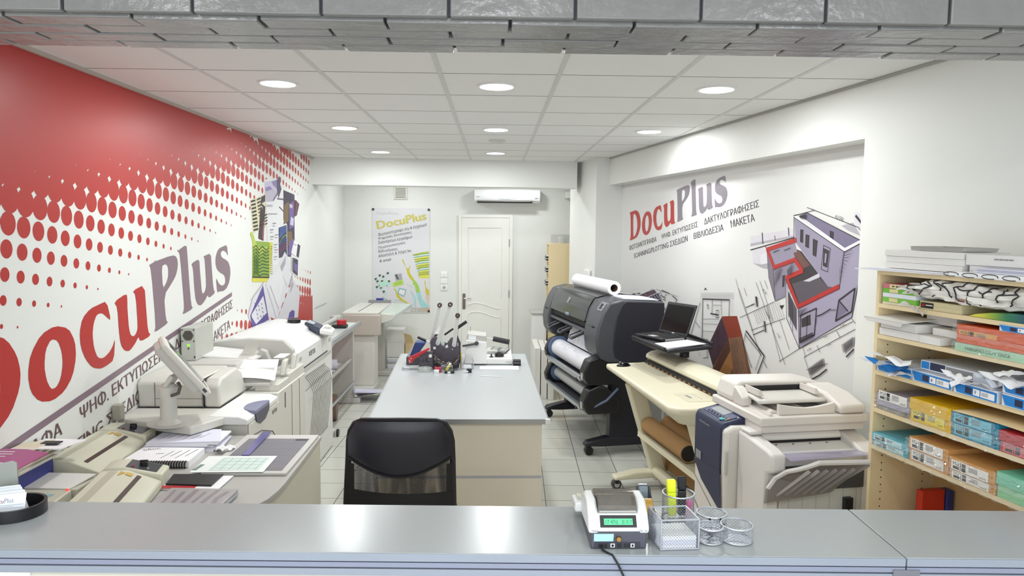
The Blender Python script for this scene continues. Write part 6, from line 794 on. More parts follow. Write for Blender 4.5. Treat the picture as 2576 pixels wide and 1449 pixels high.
lever(-.515,1.0,-.447,1.316,5.96); lever(-.446,1.033,-.347,1.345,5.737); lever(-.316,1.02,-.288,1.258,5.737)
b=B().tube([(-.40,5.85,1.085),(-.33,5.85,1.135)],.008,8); b.build('bar_rod',black,t,smooth=True); B().obox((-.262,5.85,1.166),(.040,0,.028),(.007,0,-.010),(0,.012,0)).build('bar_grip',black,t,bev=.003)
b=B(); b.poly([(-.482,5.7385,.985),(-.462,5.7385,.985),(-.462,5.7385,1.005),(-.482,5.7385,1.005)]); b.poly([(-.385,5.7385,.995),(-.362,5.7385,1.0),(-.370,5.7385,1.025),(-.385,5.7385,1.015)]); b.build('warning_stickers',white,t)
b=B(); [b.cyl((x,5.7395,z),(x,5.737,z),.0042,10) for x,z in ((-.288,1.03),(-.288,1.018),(-.33,.985))]; b.build('plate_holes',white,t)
b=B(); b.poly([(-.49,5.87,1.09),(-.435,5.87,1.085),(-.44,5.87,1.155)]); b.slab([(-.50,5.87,1.10),(-.47,5.87,1.115),(-.43,5.89,1.10),(-.46,5.89,1.085)],.001); b.build('folded_slip',paper,at=(-.46,5.88,1.085),label='folded white paper slip standing on top of the lever press',cat='sheet of paper')
t=T('red_lever_punch','hammered grey punch with a long red lever arm at the left of the bench','punch',(-.56,5.62,TB_))
B().prism([(-.581,TB_+.012),(-.577,.957),(-.543,.99),(-.475,.99),(-.470,TB_+.012)],'y',5.61,5.625).build('side_plate',ham,t,bev=.003); B().box(-.57,-.48,5.626,5.70,TB_+.012,.94).build('punch_block',dgrey,t)
B().prism([(-.663,.905),(-.663,.945),(-.506,1.022),(-.494,1.012),(-.610,.935),(-.63,.905)],'y',5.57,5.60).build('red_lever',red,t,bev=.003); b=B(); [b.cyl((x,5.5695,z),(x,5.567,z),.005,10) for x,z in ((-.650,.925),(-.638,.94),(-.648,.912))]; b.build('rivets',silver,t)
B().box(-.655,-.475,5.60,5.70,TB_,TB_+.012).build('base_plate',grey,t,bev=.002); b=B(); b.cyl((-.705,5.58,TB_+.014),(-.59,5.58,TB_+.016),.007,10); b.obox((-.703,5.58,TB_+.012),(.007,0,0),(0,.012,0),(0,0,.011)); b.build('stop_rod',alu,t); B().cyl((-.493,5.609,.955),(-.493,5.600,.955),.013,16).build('white_cap',white,t,smooth=True)
b=B(); b.tube([(-.57,5.6085,.915),(-.55,5.6085,.905),(-.545,5.6085,.93),(-.53,5.6085,.905),(-.525,5.6085,.945),(-.515,5.6085,.905),(-.50,5.6085,.91)],.003,5); b.build('plate_slot',black,t)
t=T('wire_closer','blue hoppered grey binding machine with a black grip behind the red lever','binding machine',(-.60,5.86,TB_))
B().box(-.70,-.53,5.77,5.95,TB_,.915).build('machine_base',dgrey,t,bev=.004); b=B(); b.prism([(-.675,.917),(-.632,1.03),(-.545,1.025),(-.595,.955),(-.605,.917)],'y',5.80,5.94); b.build('blue_hopper',M('hopper_blue','#2c3f7a',.35),t,bev=.004)
B().prism([(-.698,.917),(-.640,1.025),(-.632,1.028),(-.680,.917)],'y',5.78,5.799).build('pale_frame',silver,t); B().cyl((-.55,5.86,1.035),(-.618,5.86,1.064),.011,14).build('black_grip',black,t,smooth=True); B().cyl((-.55,5.86,1.035),(-.52,5.86,1.027),.005,10).build('grip_rod',chrome,t,smooth=True)
b=B().grid(lambda u,v:(-.462+.195*u,5.56+.135*v*(1-.15*u)+.012*math.sin(6*u)*(1-v),TB_+.002+(.118-.06*math.sin(PI*u)+.03*u*0)*(math.sin(PI*min(1,v*1.3+.02))**.6 if v<.8 else .35)),14,10); o=b.build('leather_pouch',M('pouch_black','#231b1b',.25,bump=.1,bs=40),at=(-.36,5.6,TB_),label='slouching black leather pouch in front of the lever press',cat='pouch',smooth=True); o.modifiers.new('s','SOLIDIFY').thickness=.006
t=T('comb_binder','white comb binding machine with a black grip handle on the right of the bench','binding machine',(-.06,5.85,TB_))
B().box(-.165,.150,5.80,6.25,TB_+.004,.902).build('base_plate',white,t,bev=.006); B().prism([(-.235,.86),(-.222,1.053),(-.06,1.036),(-.057,.86)],'y',5.78,6.05).build('body',white,t,bev=.004); B().prism([(-.222,1.053),(-.214,1.10),(-.061,1.082),(-.06,1.036)],'y',5.81,6.03).build('top_housing',grey,t,bev=.004)
b=B(); b.poly([(-.205,5.8095,1.055),(-.145,5.8095,1.049),(-.145,5.8095,1.085),(-.203,5.8095,1.092)]); b.build('clear_gauge',M('gauge_white','#dfe4e6',.2),t)
B().cyl((-.061,5.86,1.066),(-.008,5.86,1.054),.006,10).build('handle_rod',chrome,t,smooth=True); B().cyl((-.008,5.86,1.054),(.125,5.86,1.026),.021,18).build('handle_grip',black,t,smooth=True)
B().cyl((-.139,5.779,1.03),(-.139,5.755,1.03),.017,18).build('lever_pivot',dgrey,t,smooth=True); B().obox((-.195,5.762,1.018),(.056,0,.010),(0,.006,0),(-.002,0,.008)).build('side_lever',dgrey,t,bev=.002)
b=B(); b.tube([(-.195,5.95,1.09),(-.193,5.95,1.14)],.0025,6); b.build('stop_pin',chrome,t); b=B(); b.stroke([(.10,.873),(.135,.873)],.006,lambda x,z:(x,5.7985,z)); b.build('maker_mark',grey,t)
B().box(-.055,.03,6.0,6.2,.9025,.925).build('punch_channel',grey,t)
t=T('pocket_calculator','dark pocket calculator resting tilted on the comb binder base','calculator',(.05,6.08,.903)); b=B(); c=Vector((.045,6.08,.922)); cc=B().obox(c,(.068,-.045,-.004),(.022,.035,.012),(0,0,.006)).build('case',dgrey,t,bev=.003)
b=B(); [b.obox(c+Vector((.02+.013*i,-.012-.009*i,.0075-.0008*i))+Vector((.022,.035,.012))*(j*.42-.4),(.0045,-.003,0),(.003,.005,.002),(0,0,.0015)) for i in range(4) for j in range(3)]; b.build('keys',grey,cc); B().obox(c+Vector((-.035,.024,.0088)),(.02,-.013,-.001),(.016,.026,.009),(0,0,.0006)).build('display',M('calc_lcd','#8f9a8f',.2),cc)
b=B().ring((.045,5.90,.9025),(.045,5.90,.93),.038,.026,26); b.build('packing_tape',[M('tape_black','#26221f',.3)],at=(.045,5.90,.9025),label='dark roll of packing tape on the comb binder base in front of the calculator',cat='tape',smooth=True)
b=B(); b.box(-.035,-.005,5.845,5.87,.9025,.908); b.cyl((-.02,5.857,.908),(-.02,5.857,.93),.006,10); b.build('small_knob_tool',black,at=(-.02,5.857,.9025),label='small black T shaped knob on the comb binder base left of the tape',cat='tool')
b=B(); b.box(.155,.217,5.76,5.84,TB_+.0005,TB_+.04); b.box(.16,.212,5.7585,5.76,TB_+.022,TB_+.026,1); b.build('black_stapler_box',[blackm,midg],at=(.186,5.8,TB_),label='small black box at the right foot of the comb binder',cat='box',bev=.003)
b=B().slab([(-.111,5.606,TB_+.004),(.197,5.592,TB_+.004),(.196,5.74,TB_+.004),(-.108,5.72,TB_+.004)],.0035); b.build('paper_strip',paper,at=(.04,5.66,TB_),label='white paper strip lying in front of the comb binder',cat='sheet of paper')
b=B().tube([(-.099,5.342,TB_+.003),(.056,5.316,TB_+.003)],.003,6); b.build('white_stick',white,at=(-.02,5.33,TB_),label='thin white stick lying alone on the middle of the bench',cat='stick')
t=T('mesh_card_holder','grey mesh holder with cards and a pencil between pouch and comb binder','holder',(-.205,5.63,TB_)); gm=M('mesh_grey','#9d9ea0',.35,.5)
b=B(); diamonds(b,lambda u,v:(-.245+.08*u,5.66,TB_+.003+.105*v),20,20,wrap=False); wire(b.build('mesh_back',gm,t),.001); B().box(-.25,-.16,5.60,5.66,TB_,TB_+.004).build('tray_floor',gm,t)
for x in (-.252,-.160): B().tube([(x,5.605,TB_+.004),(x,5.605,TB_+.075),(x+(.012 if x<-.2 else -.012),5.606,TB_+.09),(x,5.655,TB_+.10)],.004,8).build('side_loop',silver,t,smooth=True)
b=B().box(-.235,-.175,5.615,5.625,TB_+.0045,TB_+.035); b.build('memo_block',paper,at=(-.205,5.62,TB_+.004),label='little block of white cards in the grey mesh holder',cat='note paper')
b=B().cyl((-.258,5.63,TB_+.005),(-.256,5.65,TB_+.125),.004,8); b.build('pencil',M('pencil_yellow','#c9a227',.4),at=(-.257,5.64,TB_+.004),label='yellow pencil standing beside the grey mesh holder',cat='pencil')
t=T('mesh_bowl','low grey mesh bowl holding a yellow glue stick in front of the pouch','bowl',(-.357,5.52,TB_)); b=B(); diamonds(b,lambda u,v:(-.357+.043*math.cos(2*PI*u),5.515+.036*math.sin(2*PI*u),TB_+.003+.04*v),36,8); wire(b.build('mesh_wall',gm,t),.001); b=B(); b.tube([(-.357+.043*math.cos(2*PI*i/24),5.515+.036*math.sin(2*PI*i/24),TB_+.044) for i in range(24)],.0022,6,closed=True); b.cyl((-.357,5.515,TB_+.0005),(-.357,5.515,TB_+.002),.035,20); b.build('rim',silver,t)
t=T('glue_stick','yellow glue stick with a white cap leaning in the low mesh bowl','glue stick',(-.35,5.515,TB_)); B().cyl((-.362,5.512,TB_+.012),(-.338,5.512,TB_+.052),.010,14).build('barrel',M('glue_yellow','#dfd32f',.35),t,smooth=True); B().cyl((-.338,5.512,TB_+.052),(-.330,5.512,TB_+.066),.0105,14).build('cap',white,t,smooth=True)
b=B().lathe([(.045,TB_+.0005),(.052,TB_+.03),(.047,TB_+.03),(.04,TB_+.004)],-.527,5.52,28); b.build('glass_dish',M('dish_glass','#c9cfcc',.05,alpha=.5),at=(-.527,5.52,TB_),label='round clear glass dish at the front left of the bench tools',cat='dish',smooth=True)
b=B(); [b.tube([(-.545+.006*k,5.505+.004*(k%4),TB_+.008+.002*(k%3)),(-.537+.006*k,5.515+.003*(k%3),TB_+.011)],.0016,5) for k in range(7)]; b.build('paper_clips',chrome,at=(-.527,5.51,TB_+.006),label='handful of chrome clips lying in the glass dish',cat='clips',kind='stuff')
t=T('hole_punch','small red hole punch with a white block front between dish and bowl','hole punch',(-.43,5.48,TB_)); B().box(-.452,-.415,5.455,5.475,TB_,TB_+.024).build('white_block',white,t,bev=.002); B().prism([(-.452,TB_+.026),(-.45,TB_+.044),(-.43,TB_+.036),(-.402,TB_+.042),(-.398,TB_),(-.412,TB_)],'y',5.476,5.51).build('red_body',M('punch_red','#a52a45',.35),t,bev=.003)
t=T('staple_remover','black and chrome clip on the bench in front of the mesh bowl','clip',(-.335,5.44,TB_)); B().prism([(-.375,TB_+.001),(-.37,TB_+.02),(-.335,TB_+.012),(-.30,TB_+.022),(-.297,TB_+.001)],'y',5.44,5.466).build('jaw',black,t,bev=.003); B().box(-.35,-.325,5.43,5.4395,TB_+.001,TB_+.016).build('chrome_tip',chrome,t,bev=.002)
t=T('mini_stapler','small black and chrome stapler in front of the grey mesh holder','stapler',(-.20,5.47,TB_)); B().box(-.205,-.168,5.47,5.50,TB_,TB_+.03).build('body',black,t,bev=.003); b=B(); b.cyl((-.222,5.468,TB_+.02),(-.222,5.458,TB_+.02),.009,12); b.cyl((-.20,5.468,TB_+.012),(-.20,5.458,TB_+.012),.008,12); b.build('chrome_rollers',chrome,t)
# ------------------------------------------------------------------ office chair seen from behind
t=T('office_chair','black office chair with a padded top and mesh back, seen from behind','chair',(-.42,3.35,0))
lea=M('chair_leather','#23232d',.35,bump=.03,bs=400)
yb=lambda x,z:3.15-.07*(1-((x+.412)/.24)**2)*.9-.10*(z-.75)**2+.03
def bk(x,z,o=0): return (x,yb(x,z)+.02-o,z)
top=[(-.645,.93),(-.644,1.0),(-.635,1.045),(-.612,1.083),(-.58,1.098),(-.50,1.105),(-.42,1.107),(-.34,1.105),(-.255,1.099),(-.215,1.083),(-.194,1.045),(-.185,1.0),(-.184,.93)]
def sag(s): x=-.184-.461*s; return (x,.93-.073*math.sin(PI*s)**1.0)
nu=24
def pad(u,v,o):
    x0=-.645+.461*u; zb=.93-.072*math.sin(PI*u); e=abs(2*u-1); zt=1.107-.012*e**2-.12*max(0,e-.80)**1.3*5
    return bk(x0,zb+(max(zt,zb+.02)-zb)*v,o+.022*math.sin(PI*min(1,max(0,v)))**.5*(1-e**8))
b=B().grid(lambda u,v:pad(u,v,.012),nu,10); b.grid(lambda u,v:pad(u,v,-.03),nu,10); b.build('leather_pad',lea,t,smooth=True)
b=B(); b.tube([bk(*sag(i/20),.016) for i in range(21)],.005,6); b.build('pad_piping',black,t,smooth=True)
b=B(); b.tube([bk(x,z,-.008) for x,z in [(-.665,.62),(-.66,.74),(-.648,.92)]+top[1:-1]+[(-.182,.92),(-.178,.74),(-.176,.62)]],.014,8); b.build('back_frame',black,t,smooth=True)
mm=bpy.data.materials.new('chair_mesh'); mm.use_nodes=True; n=mm.node_tree; bsdf=n.nodes['Principled BSDF']; bsdf.inputs['Base Color'].default_value=(.006,.006,.009,1); bsdf.inputs['Roughness'].default_value=.6
tcn=n.nodes.new('ShaderNodeTexCoord'); mpn=n.nodes.new('ShaderNodeMapping'); mpn.inputs['Scale'].default_value=(1/.0042,1/.0042,1/.0042); mpn.inputs['Rotation'].default_value=(0,R_(45),0); n.links.new(tcn.outputs['Object'],mpn.inputs['Vector'])
sep=n.nodes.new('ShaderNodeSeparateXYZ'); n.links.new(mpn.outputs['Vector'],sep.inputs['Vector'])
def mnode(op,a,bv):
    k=n.nodes.new('ShaderNodeMath'); k.operation=op; n.links.new(a,k.inputs[0])
    if isinstance(bv,(int,float)): k.inputs[1].default_value=bv
    else: n.links.new(bv,k.inputs[1])
    return k.outputs[0]
gx=mnode('LESS_THAN',mnode('FRACT',sep.outputs['X'],0),.34); gz=mnode('LESS_THAN',mnode('FRACT',sep.outputs['Z'],0),.34); n.links.new(mnode('MAXIMUM',gx,gz),bsdf.inputs['Alpha'])
b=B().grid(lambda u,v:bk(-.645+.461*u,.62+.30*v,.0),20,10); b.build('mesh_back',mm,t,smooth=True)
for o in (-.03,): b=B().grid(lambda u,v:bk(-.63+.431*u,.62+.30*v,-.03-.015*math.sin(2*PI*u*1.5)**2),20,8); b.build('inner_mesh',mm,t,smooth=True)
b=B().grid(lambda u,v:bk(-.655+.475*u,.70+.085*v-.012*u,.006),20,2); b.grid(lambda u,v:bk(-.648+.03*u,.62+.28*v,.004),2,6); b.grid(lambda u,v:bk(-.208+.03*u,.62+.28*v,.004),2,6); b.build('fabric_band',blackm,t,smooth=True)
B().box(-.66,-.18,3.25,3.70,.46,.54).build('seat',lea,t,bev=.03,smooth=True); B().obox((-.42,3.26,.52),(.03,0,0),(0,.10,-.0),(0,0,.015)).build('back_bracket',black,t); B().obox((-.42,3.165,.60),(.03,0,0),(0,.008,0),(0,0,.09)).build('back_upright',black,t)
B().cyl((-.42,3.47,.10),(-.42,3.47,.46),.028,16).build('gas_column',black,t,smooth=True)
for k in range(5):
    a=2*PI*k/5+.3; e=(-.42+.29*math.cos(a),3.47+.29*math.sin(a))
    B().tube([(-.42,3.47,.11),(-.42+.16*math.cos(a),3.47+.16*math.sin(a),.10),(e[0],e[1],.075)],.018,8).build('base_arm',black,t,smooth=True); B().cyl((e[0]-.015,e[1],.03),(e[0]+.015,e[1],.03),.0295,14).build('caster',black,t,smooth=True)
# ------------------------------------------------------------------ shelf unit with paper on the right
SFm=(1.659,3.123,11)
t=T('paper_shelf','tall birch shelf unit full of coloured paper packs at the right edge','shelf unit',(.17,-.5,0),SFm)
B().box(0,.35,-.028,-.010,0,1.784).build('side_panel',birch,t,bev=.001); B().box(0,.35,-1.018,-1.0,0,1.784).build('side_panel',birch,t,bev=.001); B().box(.335,.349,-1.0,-.028,.03,1.766).build('back_panel',M('birch_back','#c9a878',.55,var=.05,vs=3),t)
for z in (1.766,1.623,1.489,1.330,1.164,1.0,.55,.08): B().box(0,.335,-.9995,-.0285,z,z+.018).build('shelf_board',birch,t,bev=.001)
b=B(); [b.cyl((x,-.0282,z),(x,-.0292,z),.003,8) for x in (.055,.27) for z in [.70+.033*i for i in range(32)]]; b.build('peg_holes',blackm,t)
def lab(x,y,z): # label plane: a runs towards the viewer, b upwards
    return lambda a,c:(x-.0008,y-a,z+c)
def iq(parent,x,y,z,w,h,base,txt='IQ',skew=0.):
    f=lambda a,c,o=0:(x-.0009-o,y-a*w,z+c*h+skew*a*w)
    b=B(); b.poly([f(0,0),f(1,0),f(1,1),f(0,1)],0)
    b.text(txt,(.05,.50),(.22,.50),(.22,.88),lambda a,c:f(a,c,.0004),1); b.poly([f(.05,.12,.0004),(f(.22,.12,.0004)),f(.22,.42,.0004),f(.05,.42,.0004)],1)
    for (a,c) in ((.29,.52),(.29,.10)): b.poly([f(a,c,.0004),f(a+.11,c,.0004),f(a+.11,c+.38,.0004),f(a,c+.38,.0004)],1)
    b.poly([f(.245,.08,.0004),f(.262,.08,.0004),f(.262,.92,.0004),f(.245,.92,.0004)],1)
    for k in range(11): b.poly([f(.48+.022*k,.3,.0004),f(.488+.022*k+.006*(k%2),.3,.0004),f(.488+.022*k+.006*(k%2),.85,.0004),f(.48+.022*k,.85,.0004)],2)
    b.text('mondi',(.78,.12),(.94,.12),(.94,.30),lambda a,c:f(a,c,.0004),1)
    b.build('label',[base,ink,MC['mid_grey']],parent)
def film(parent,x,y0,y1,z0,z1,seed):
    r=random.Random(seed); ph=[r.uniform(0,6) for _ in range(4)]
    b=B().grid(lambda u,v:(x-.004-.013*abs(math.sin(9*u+ph[0]+3*math.sin(5*v+ph[1])))-.006*abs(math.sin(23*u+17*v+ph[2]))-.010*(v<.02),y0+(y1-y0)*u,z0-.010+(z1-z0+.012)*v),30,10)
    b.build('plastic_wrap',M('wrap_film','#eef2f4',.06,alpha=.15,spec=1.),parent,smooth=True)
def pack(name,lbl,y0,y1,z0,z1,mat,x0=0.,d=.30,label=None,wrap=True,grp='paper packs on the shelf unit',iqb=None,at=None,lz=None,cat='paper pack'):
    t=T(name,lbl,cat,(x0+d/2,(y0+y1)/2,z0),SFm,grp); h=z1-z0
    b=B(); nn=max(1,int(h/.016))
    for k in range(nn): j=.0008*((k*7)%3); b.box(x0+j,x0+d,y1+.0006*((k*5)%3),y0-.0006*((k*3)%2),z0+.0003+h*k/nn,z0+h*(k+1)/nn)
    b.build('sheets',mat,t)
    if iqb: iq(t,x0,y0-.012,(lz or z0+.1*h),min(.165,y0-y1-.025),h*.8 if h<.06 else .042,iqb)
    if wrap: film(t,x0,y0,y1,z0,z1,int(abs(y0*1000)+z0*777))
    return t
P_=lambda n,h,**k:M(n,h,.55,var=.04,vs=20,**k)
wl=M('label_white','#eceae4',.5)
# top of the unit
Zt=1.7845
b=B(); [b.slab([(-.05+.015*(k%3),.07-.02*k,Zt+.0035*(k+1)),(.22,.05-.02*(k%2),Zt+.0035*(k+1)),(.25,-.43+.02*(k%3),Zt+.0035*(k+1)),(-.01-.006*k,-.44+.008*k,Zt+.0035*(k+1))],.003,k%2) for k in range(3)]; b.build('sheet_pile',[paper,paperb],at=(.1,-.2,Zt),F=SFm,label='fan of large white sheets overhanging the far top corner of the shelf unit',cat='paper stack')
zz=Zt+.012
for k,lb in enumerate(('lowest','middle','uppermost')):
    h=.0255; b=B().box(.005+.004*(k%2),.22,-.452-.004*(k%2),-.05+.003*k,zz+.0005+h*k,zz+h*(k+1)); b.build('white_box',cardw,at=(.11,-.25,zz+h*k),F=SFm,label='%s of three flat white boxes stacked on top of the shelf unit'%lb,cat='box',group='flat white boxes on the shelf top',bev=.0015)
zz+=.077
b=B(); b.prism([(-.155,zz+.001),(-.15,zz+.018),(-.148,zz+.018),(-.152,zz+.002),(-.412,zz+.002),(-.422,zz+.016),(-.42,zz+.016),(-.41,zz+.001)][::1],'x',.04,.2); b.build('card_tray',M('tray_card','#c9c6c1',.6),at=(.1,-.28,zz),F=SFm,label='shallow grey card tray lying on the three white boxes',cat='tray')
zz=Zt
t=T('white_box','wide white box with small lettering at the near end of the shelf top','box',(.1,-.63,zz+.05),SFm); B().box(.01,.22,-.80,-.462,zz+.045,zz+.085).build('box_body',cardw,t,bev=.0015); b=B(); [b.stroke([(.125+.02*q,.025),(.14+.02*q,.025)],.005,lambda a,c:(.0092,-.462-a,zz+.045+c)) for q in range(4)]; b.build('box_lettering',midg,t)
b=B().box(.02,.22,-.78,-.47,zz+.0005,zz+.0445); b.build('white_box',white,at=(.12,-.62,zz),F=SFm,label='plain white box under the lettered box on the shelf top',cat='box',bev=.0015)
b=B(); [b.slab([(-.02+.004*k,-.53-.01*k,zz+.026+.006*k),(.018,-.53-.01*k,zz+.026+.006*k),(.018,-.79,zz+.026+.006*k),(-.03+.004*k,-.79,zz+.026+.006*k)],.0055,k%2) for k in range(3)]; b.build('lilac_sheets',[paperb,M('sheet_lilac','#b9bccf',.6)],at=(0,-.66,zz+.02),F=SFm,label='lilac white sheets sticking out below the lettered box',cat='paper stack')
t=T('patterned_packet','white packet with black looping pattern at the near top edge of the shelf','packet',(-.02,-.6,zz),SFm); B().box(-.04,.018,-.80,-.435,zz+.0005,zz+.0195).build('packet',paper,t,bev=.004)
b=B(); [b.tube([(-.0405,-.45-.085*k+.035*math.cos(s*.7),zz+.010+.008*math.sin(s*.7)) for s in range(-3,6)],.0016,5) for k in range(4)]; b.build('loop_pattern',black,t)
# row A
zA=1.6415; cols=[('cream ream with a pale end at the bottom of the far stack, top bay','#e0d8b8'),('green ream above the cream one in the top bay','#7fc443'),('white ream between the two green reams','#e6ebf2'),('upper green ream under the pink one in the top bay','#6dbb3c'),('pink ream with a yellow label, top of the far stack','#c9727d')]
hs=[.010,.020,.018,.019,.020]; z=zA
for (lb,hx),h in zip(cols,hs):
    t=pack('ream',lb,-.046,-.235 if h>.015 else -.25,z,z+h,P_('ream_'+hx[1:],hx),x0=.004,wrap=False,grp='reams in the top bay',cat='ream')
    if hx in ('#7fc443','#6dbb3c','#c9727d'): b=B(); f=lab(.0038,-.085,z+.002); b.poly([f(0,0),f(.05,0),f(.05,h-.004),f(0,h-.004)]); [b.stroke([f(.09,.4*h)[1:],f(.11,.4*h)[1:]],.0,lambda y,zz_:(0,y,zz_)) for _ in ()]; b.build('label',M('label_cream','#e3d7a0',.5),t)
    if hx=='#c9727d': b=B(); f=lab(.003,-.088,z+.004); b.poly([(.0034,-.088,z+.002),(.0034,-.20,z+.002),(.0034,-.20,z+h-.002),(.0034,-.088,z+h-.002)],1); [b.stroke([(.01+.022*q,.006),(.022+.022*q,.006)],.005,lambda a,c:(.0028,-.09-a,z+.004+c)) for q in range(4)]; b.build('label_lettering',[ink,MC['label_cream']],t)
    z+=h+.0003
t=pack('ream','cream ream with a red and black end label beneath the patterned wrapper',-.252,-.46,zA,zA+.034,P_('ream_buff','#d3c9a0'),x0=.008,wrap=False,grp='reams in the top bay',cat='ream'); b=B(); f=lab(.0078,-.258,zA+.006); b.poly([f(0,0),f(.065,0),f(.065,.022),f(0,.022)],0); b.poly([f(.006,.006,),f(.022,.006),f(.022,.017),f(.006,.017)],1); b.stroke([(.028,.012),(.06,.012)],.004,lambda a,c:(.0064,-.258-a,zA+.006+c),2); b.build('label',[black,red,cardw],t)
t=T('patterned_wrapper','crumpled white ream wrapper with black brush pattern in the top bay','wrapper',(.1,-.5,zA+.035),SFm)
rr=random.Random(5)
def wr(u,v,o=0.): # v around, u along
    a=2*PI*v; y=-.225-.56*u; sx,sz=.15,.029+.012*math.sin(3*u)-.004*(u<.1); ca,sa=math.cos(a),math.sin(a)
    n=.008*math.sin(17*u+5*v*6)+.006*math.sin(31*v*2+9*u)+.004*math.sin(57*u)
    e=1+ .18*math.exp(-u*16)*math.sin(9*v*6.28)
    return (.115-(sx+n+o)*abs(ca)**.45*(1 if ca>0 else -1)*e, y+.012*math.sin(12*v*6.28)*math.exp(-u*14), zA+.080+(sz+n*.5+o)*abs(sa)**.7*(1 if sa>0 else -1)*e+.006*math.sin(7*u))
b=B().grid(lambda u,v:wr(u,v),40,36); o=b.build('wrapper_paper',M('wrapper_white','#e4e1da',.5),t,smooth=True,ang=50)
b=B()
for k in range(9):
    u0=.06+.10*k
    b.tube([wr(u0+.035*math.sin(s*.6+k),.03+.027*s*(1 if k%2 else 1),.002) for s in range(-4,7)],.0028,5)
for k in range(5): b.tube([wr(.1+.17*k+.02*s,.06+.02*math.sin(s+k),.002) for s in range(6)],.0025,5)
b.build('brush_pattern',ink,t)
b=B(); b.text('xerox',(0,0),(.045,0),(.045,.012),lambda a,c:(-.0415,-.475-a,zA+.052+c)); b.build('maker_lettering',M('xerox_red','#b0523f',.5),t)
for s_,(a,c) in enumerate(((-.225,1.725),(-.24,1.66),(-.30,1.648))): 
    b=B().grid(lambda u,v:(-.045-.03*v*math.sin(2+3*u+s_),a+.02-.09*u+.02*v,c+.012*math.sin(5*u+s_)-.02*v),6,4); b.build('torn_flap',MC['wrapper_white'],t,smooth=True)
gm_=bpy.data.materials.new('gradient_cover'); gm_.use_nodes=True; n=gm_.node_tree; bs_=n.nodes['Principled BSDF']; bs_.inputs['Roughness'].default_value=.3; tcn=n.nodes.new('ShaderNodeTexCoord'); sp=n.nodes.new('ShaderNodeSeparateXYZ'); mr_=n.nodes.new('ShaderNodeMapRange'); cr=n.nodes.new('ShaderNodeValToRGB'); n.links.new(tcn.outputs['Object'],sp.inputs[0]); n.links.new(sp.outputs['Y'],mr_.inputs['Value']); mr_.inputs['From Min'].default_value=.10; mr_.inputs['From Max'].default_value=-.12; n.links.new(mr_.outputs[0],cr.inputs[0]); n.links.new(cr.outputs[0],bs_.inputs['Base Color'])
e=cr.color_ramp.elements; e[0].color=lin('#d9d04a')+[1]; e[1].color=lin('#20366e')+[1]
for p,c in ((.25,'#8fae3a'),(.5,'#2f7d55')): q=e.new(p); q.color=lin(c)+[1]
b=B().prism([(-.50,zA+.0005),(-.53,zA+.012),(-.60,zA+.024),(-.68,zA+.031),(-.80,zA+.030),(-.80,zA+.0005)],'x',-.005,.28); b.build('gradient_packet',gm_,at=(.14,-.65,zA),F=SFm,label='glossy packet shading from yellow through green to blue in the top bay',cat='packet',bev=.004)
# row B
zB=1.508
for k,(y0,y1,z0,z1,x0,d,lb) in enumerate(((-.04,-.268,.0,.030,.0,.27,'lower of the two open white boxes at the far end of the second bay'),(-.042,-.245,.0305,.066,.004,.25,'upper open white box with a raised lid in the second bay'),(-.272,-.375,.0,.030,-.004,.12,'small white box standing in front on the second bay'),(-.28,-.45,.0305,.060,.05,.25,'flat white box resting behind the small front box'))):
    t=T('white_carton',lb,'box',(x0+d/2,(y0+y1)/2,zB+z0),SFm,'white boxes in the second bay'); B().box(x0,x0+d,y1,y0,zB+z0+.0003,zB+z1).build('box_body',cardw,t,bev=.0015)
    if k==1: B().slab([(-.05,.0,zB+.075),(.10,-.03,zB+.09),(.10,-.25,zB+.085),(-.045,-.225,zB+.072)],.003).build('box_lid',cardw,t); B().slab([(-.05,.0,zB+.075),(-.045,-.225,zB+.072),(-.04,-.21,zB+.055),(-.048,-.02,zB+.06)],.002).build('lid_flap',cardw,t)
b=B().box(.10,.30,-.345,-.19,zB+.068,zB+.110); b.build('white_carton',cardw,at=(.2,-.27,zB+.068),F=SFm,label='white box pushed to the back on top of the others, second bay',cat='box',group='white boxes in the second bay',bev=.0015)
B().box(.12,.28,-.24,-.05,zB+.0665,zB+.0675).build('divider_sheet',cardw,at=(.2,-.15,zB+.0665),F=SFm,label='white sheet between the stacked boxes of the second bay',cat='sheet of paper')
t=pack('paper_pack','mint green pack lettered on its end beneath the orange packs',-.452,-.76,zB,zB+.030,P_('pack_mint','#a9d8b4'),x0=-.006,wrap=True); b=B(); b.text('FABRIANO COPY TINTA',(.03,.007),(.22,.007),(.22,.021),lab(-.0062,-.47,zB)); b.build('label',M('label_darkgreen','#3c5a48',.5),t)
org=P_('pack_orange','#dc5a22'); t=pack('paper_pack','lower orange paper pack in the second bay',-.453,-.76,zB+.0305,zB+.061,org,x0=-.002); t=pack('paper_pack','upper orange paper pack with an orange barcode label, second bay',-.450,-.76,zB+.0615,zB+.098,org,x0=0.,iqb=M('label_orange','#e0a35c',.5),lz=zB+.05)
bl=P_('pack_blue','#1f7fcb'); wb=P_('pack_bluewhite','#d8dde8')
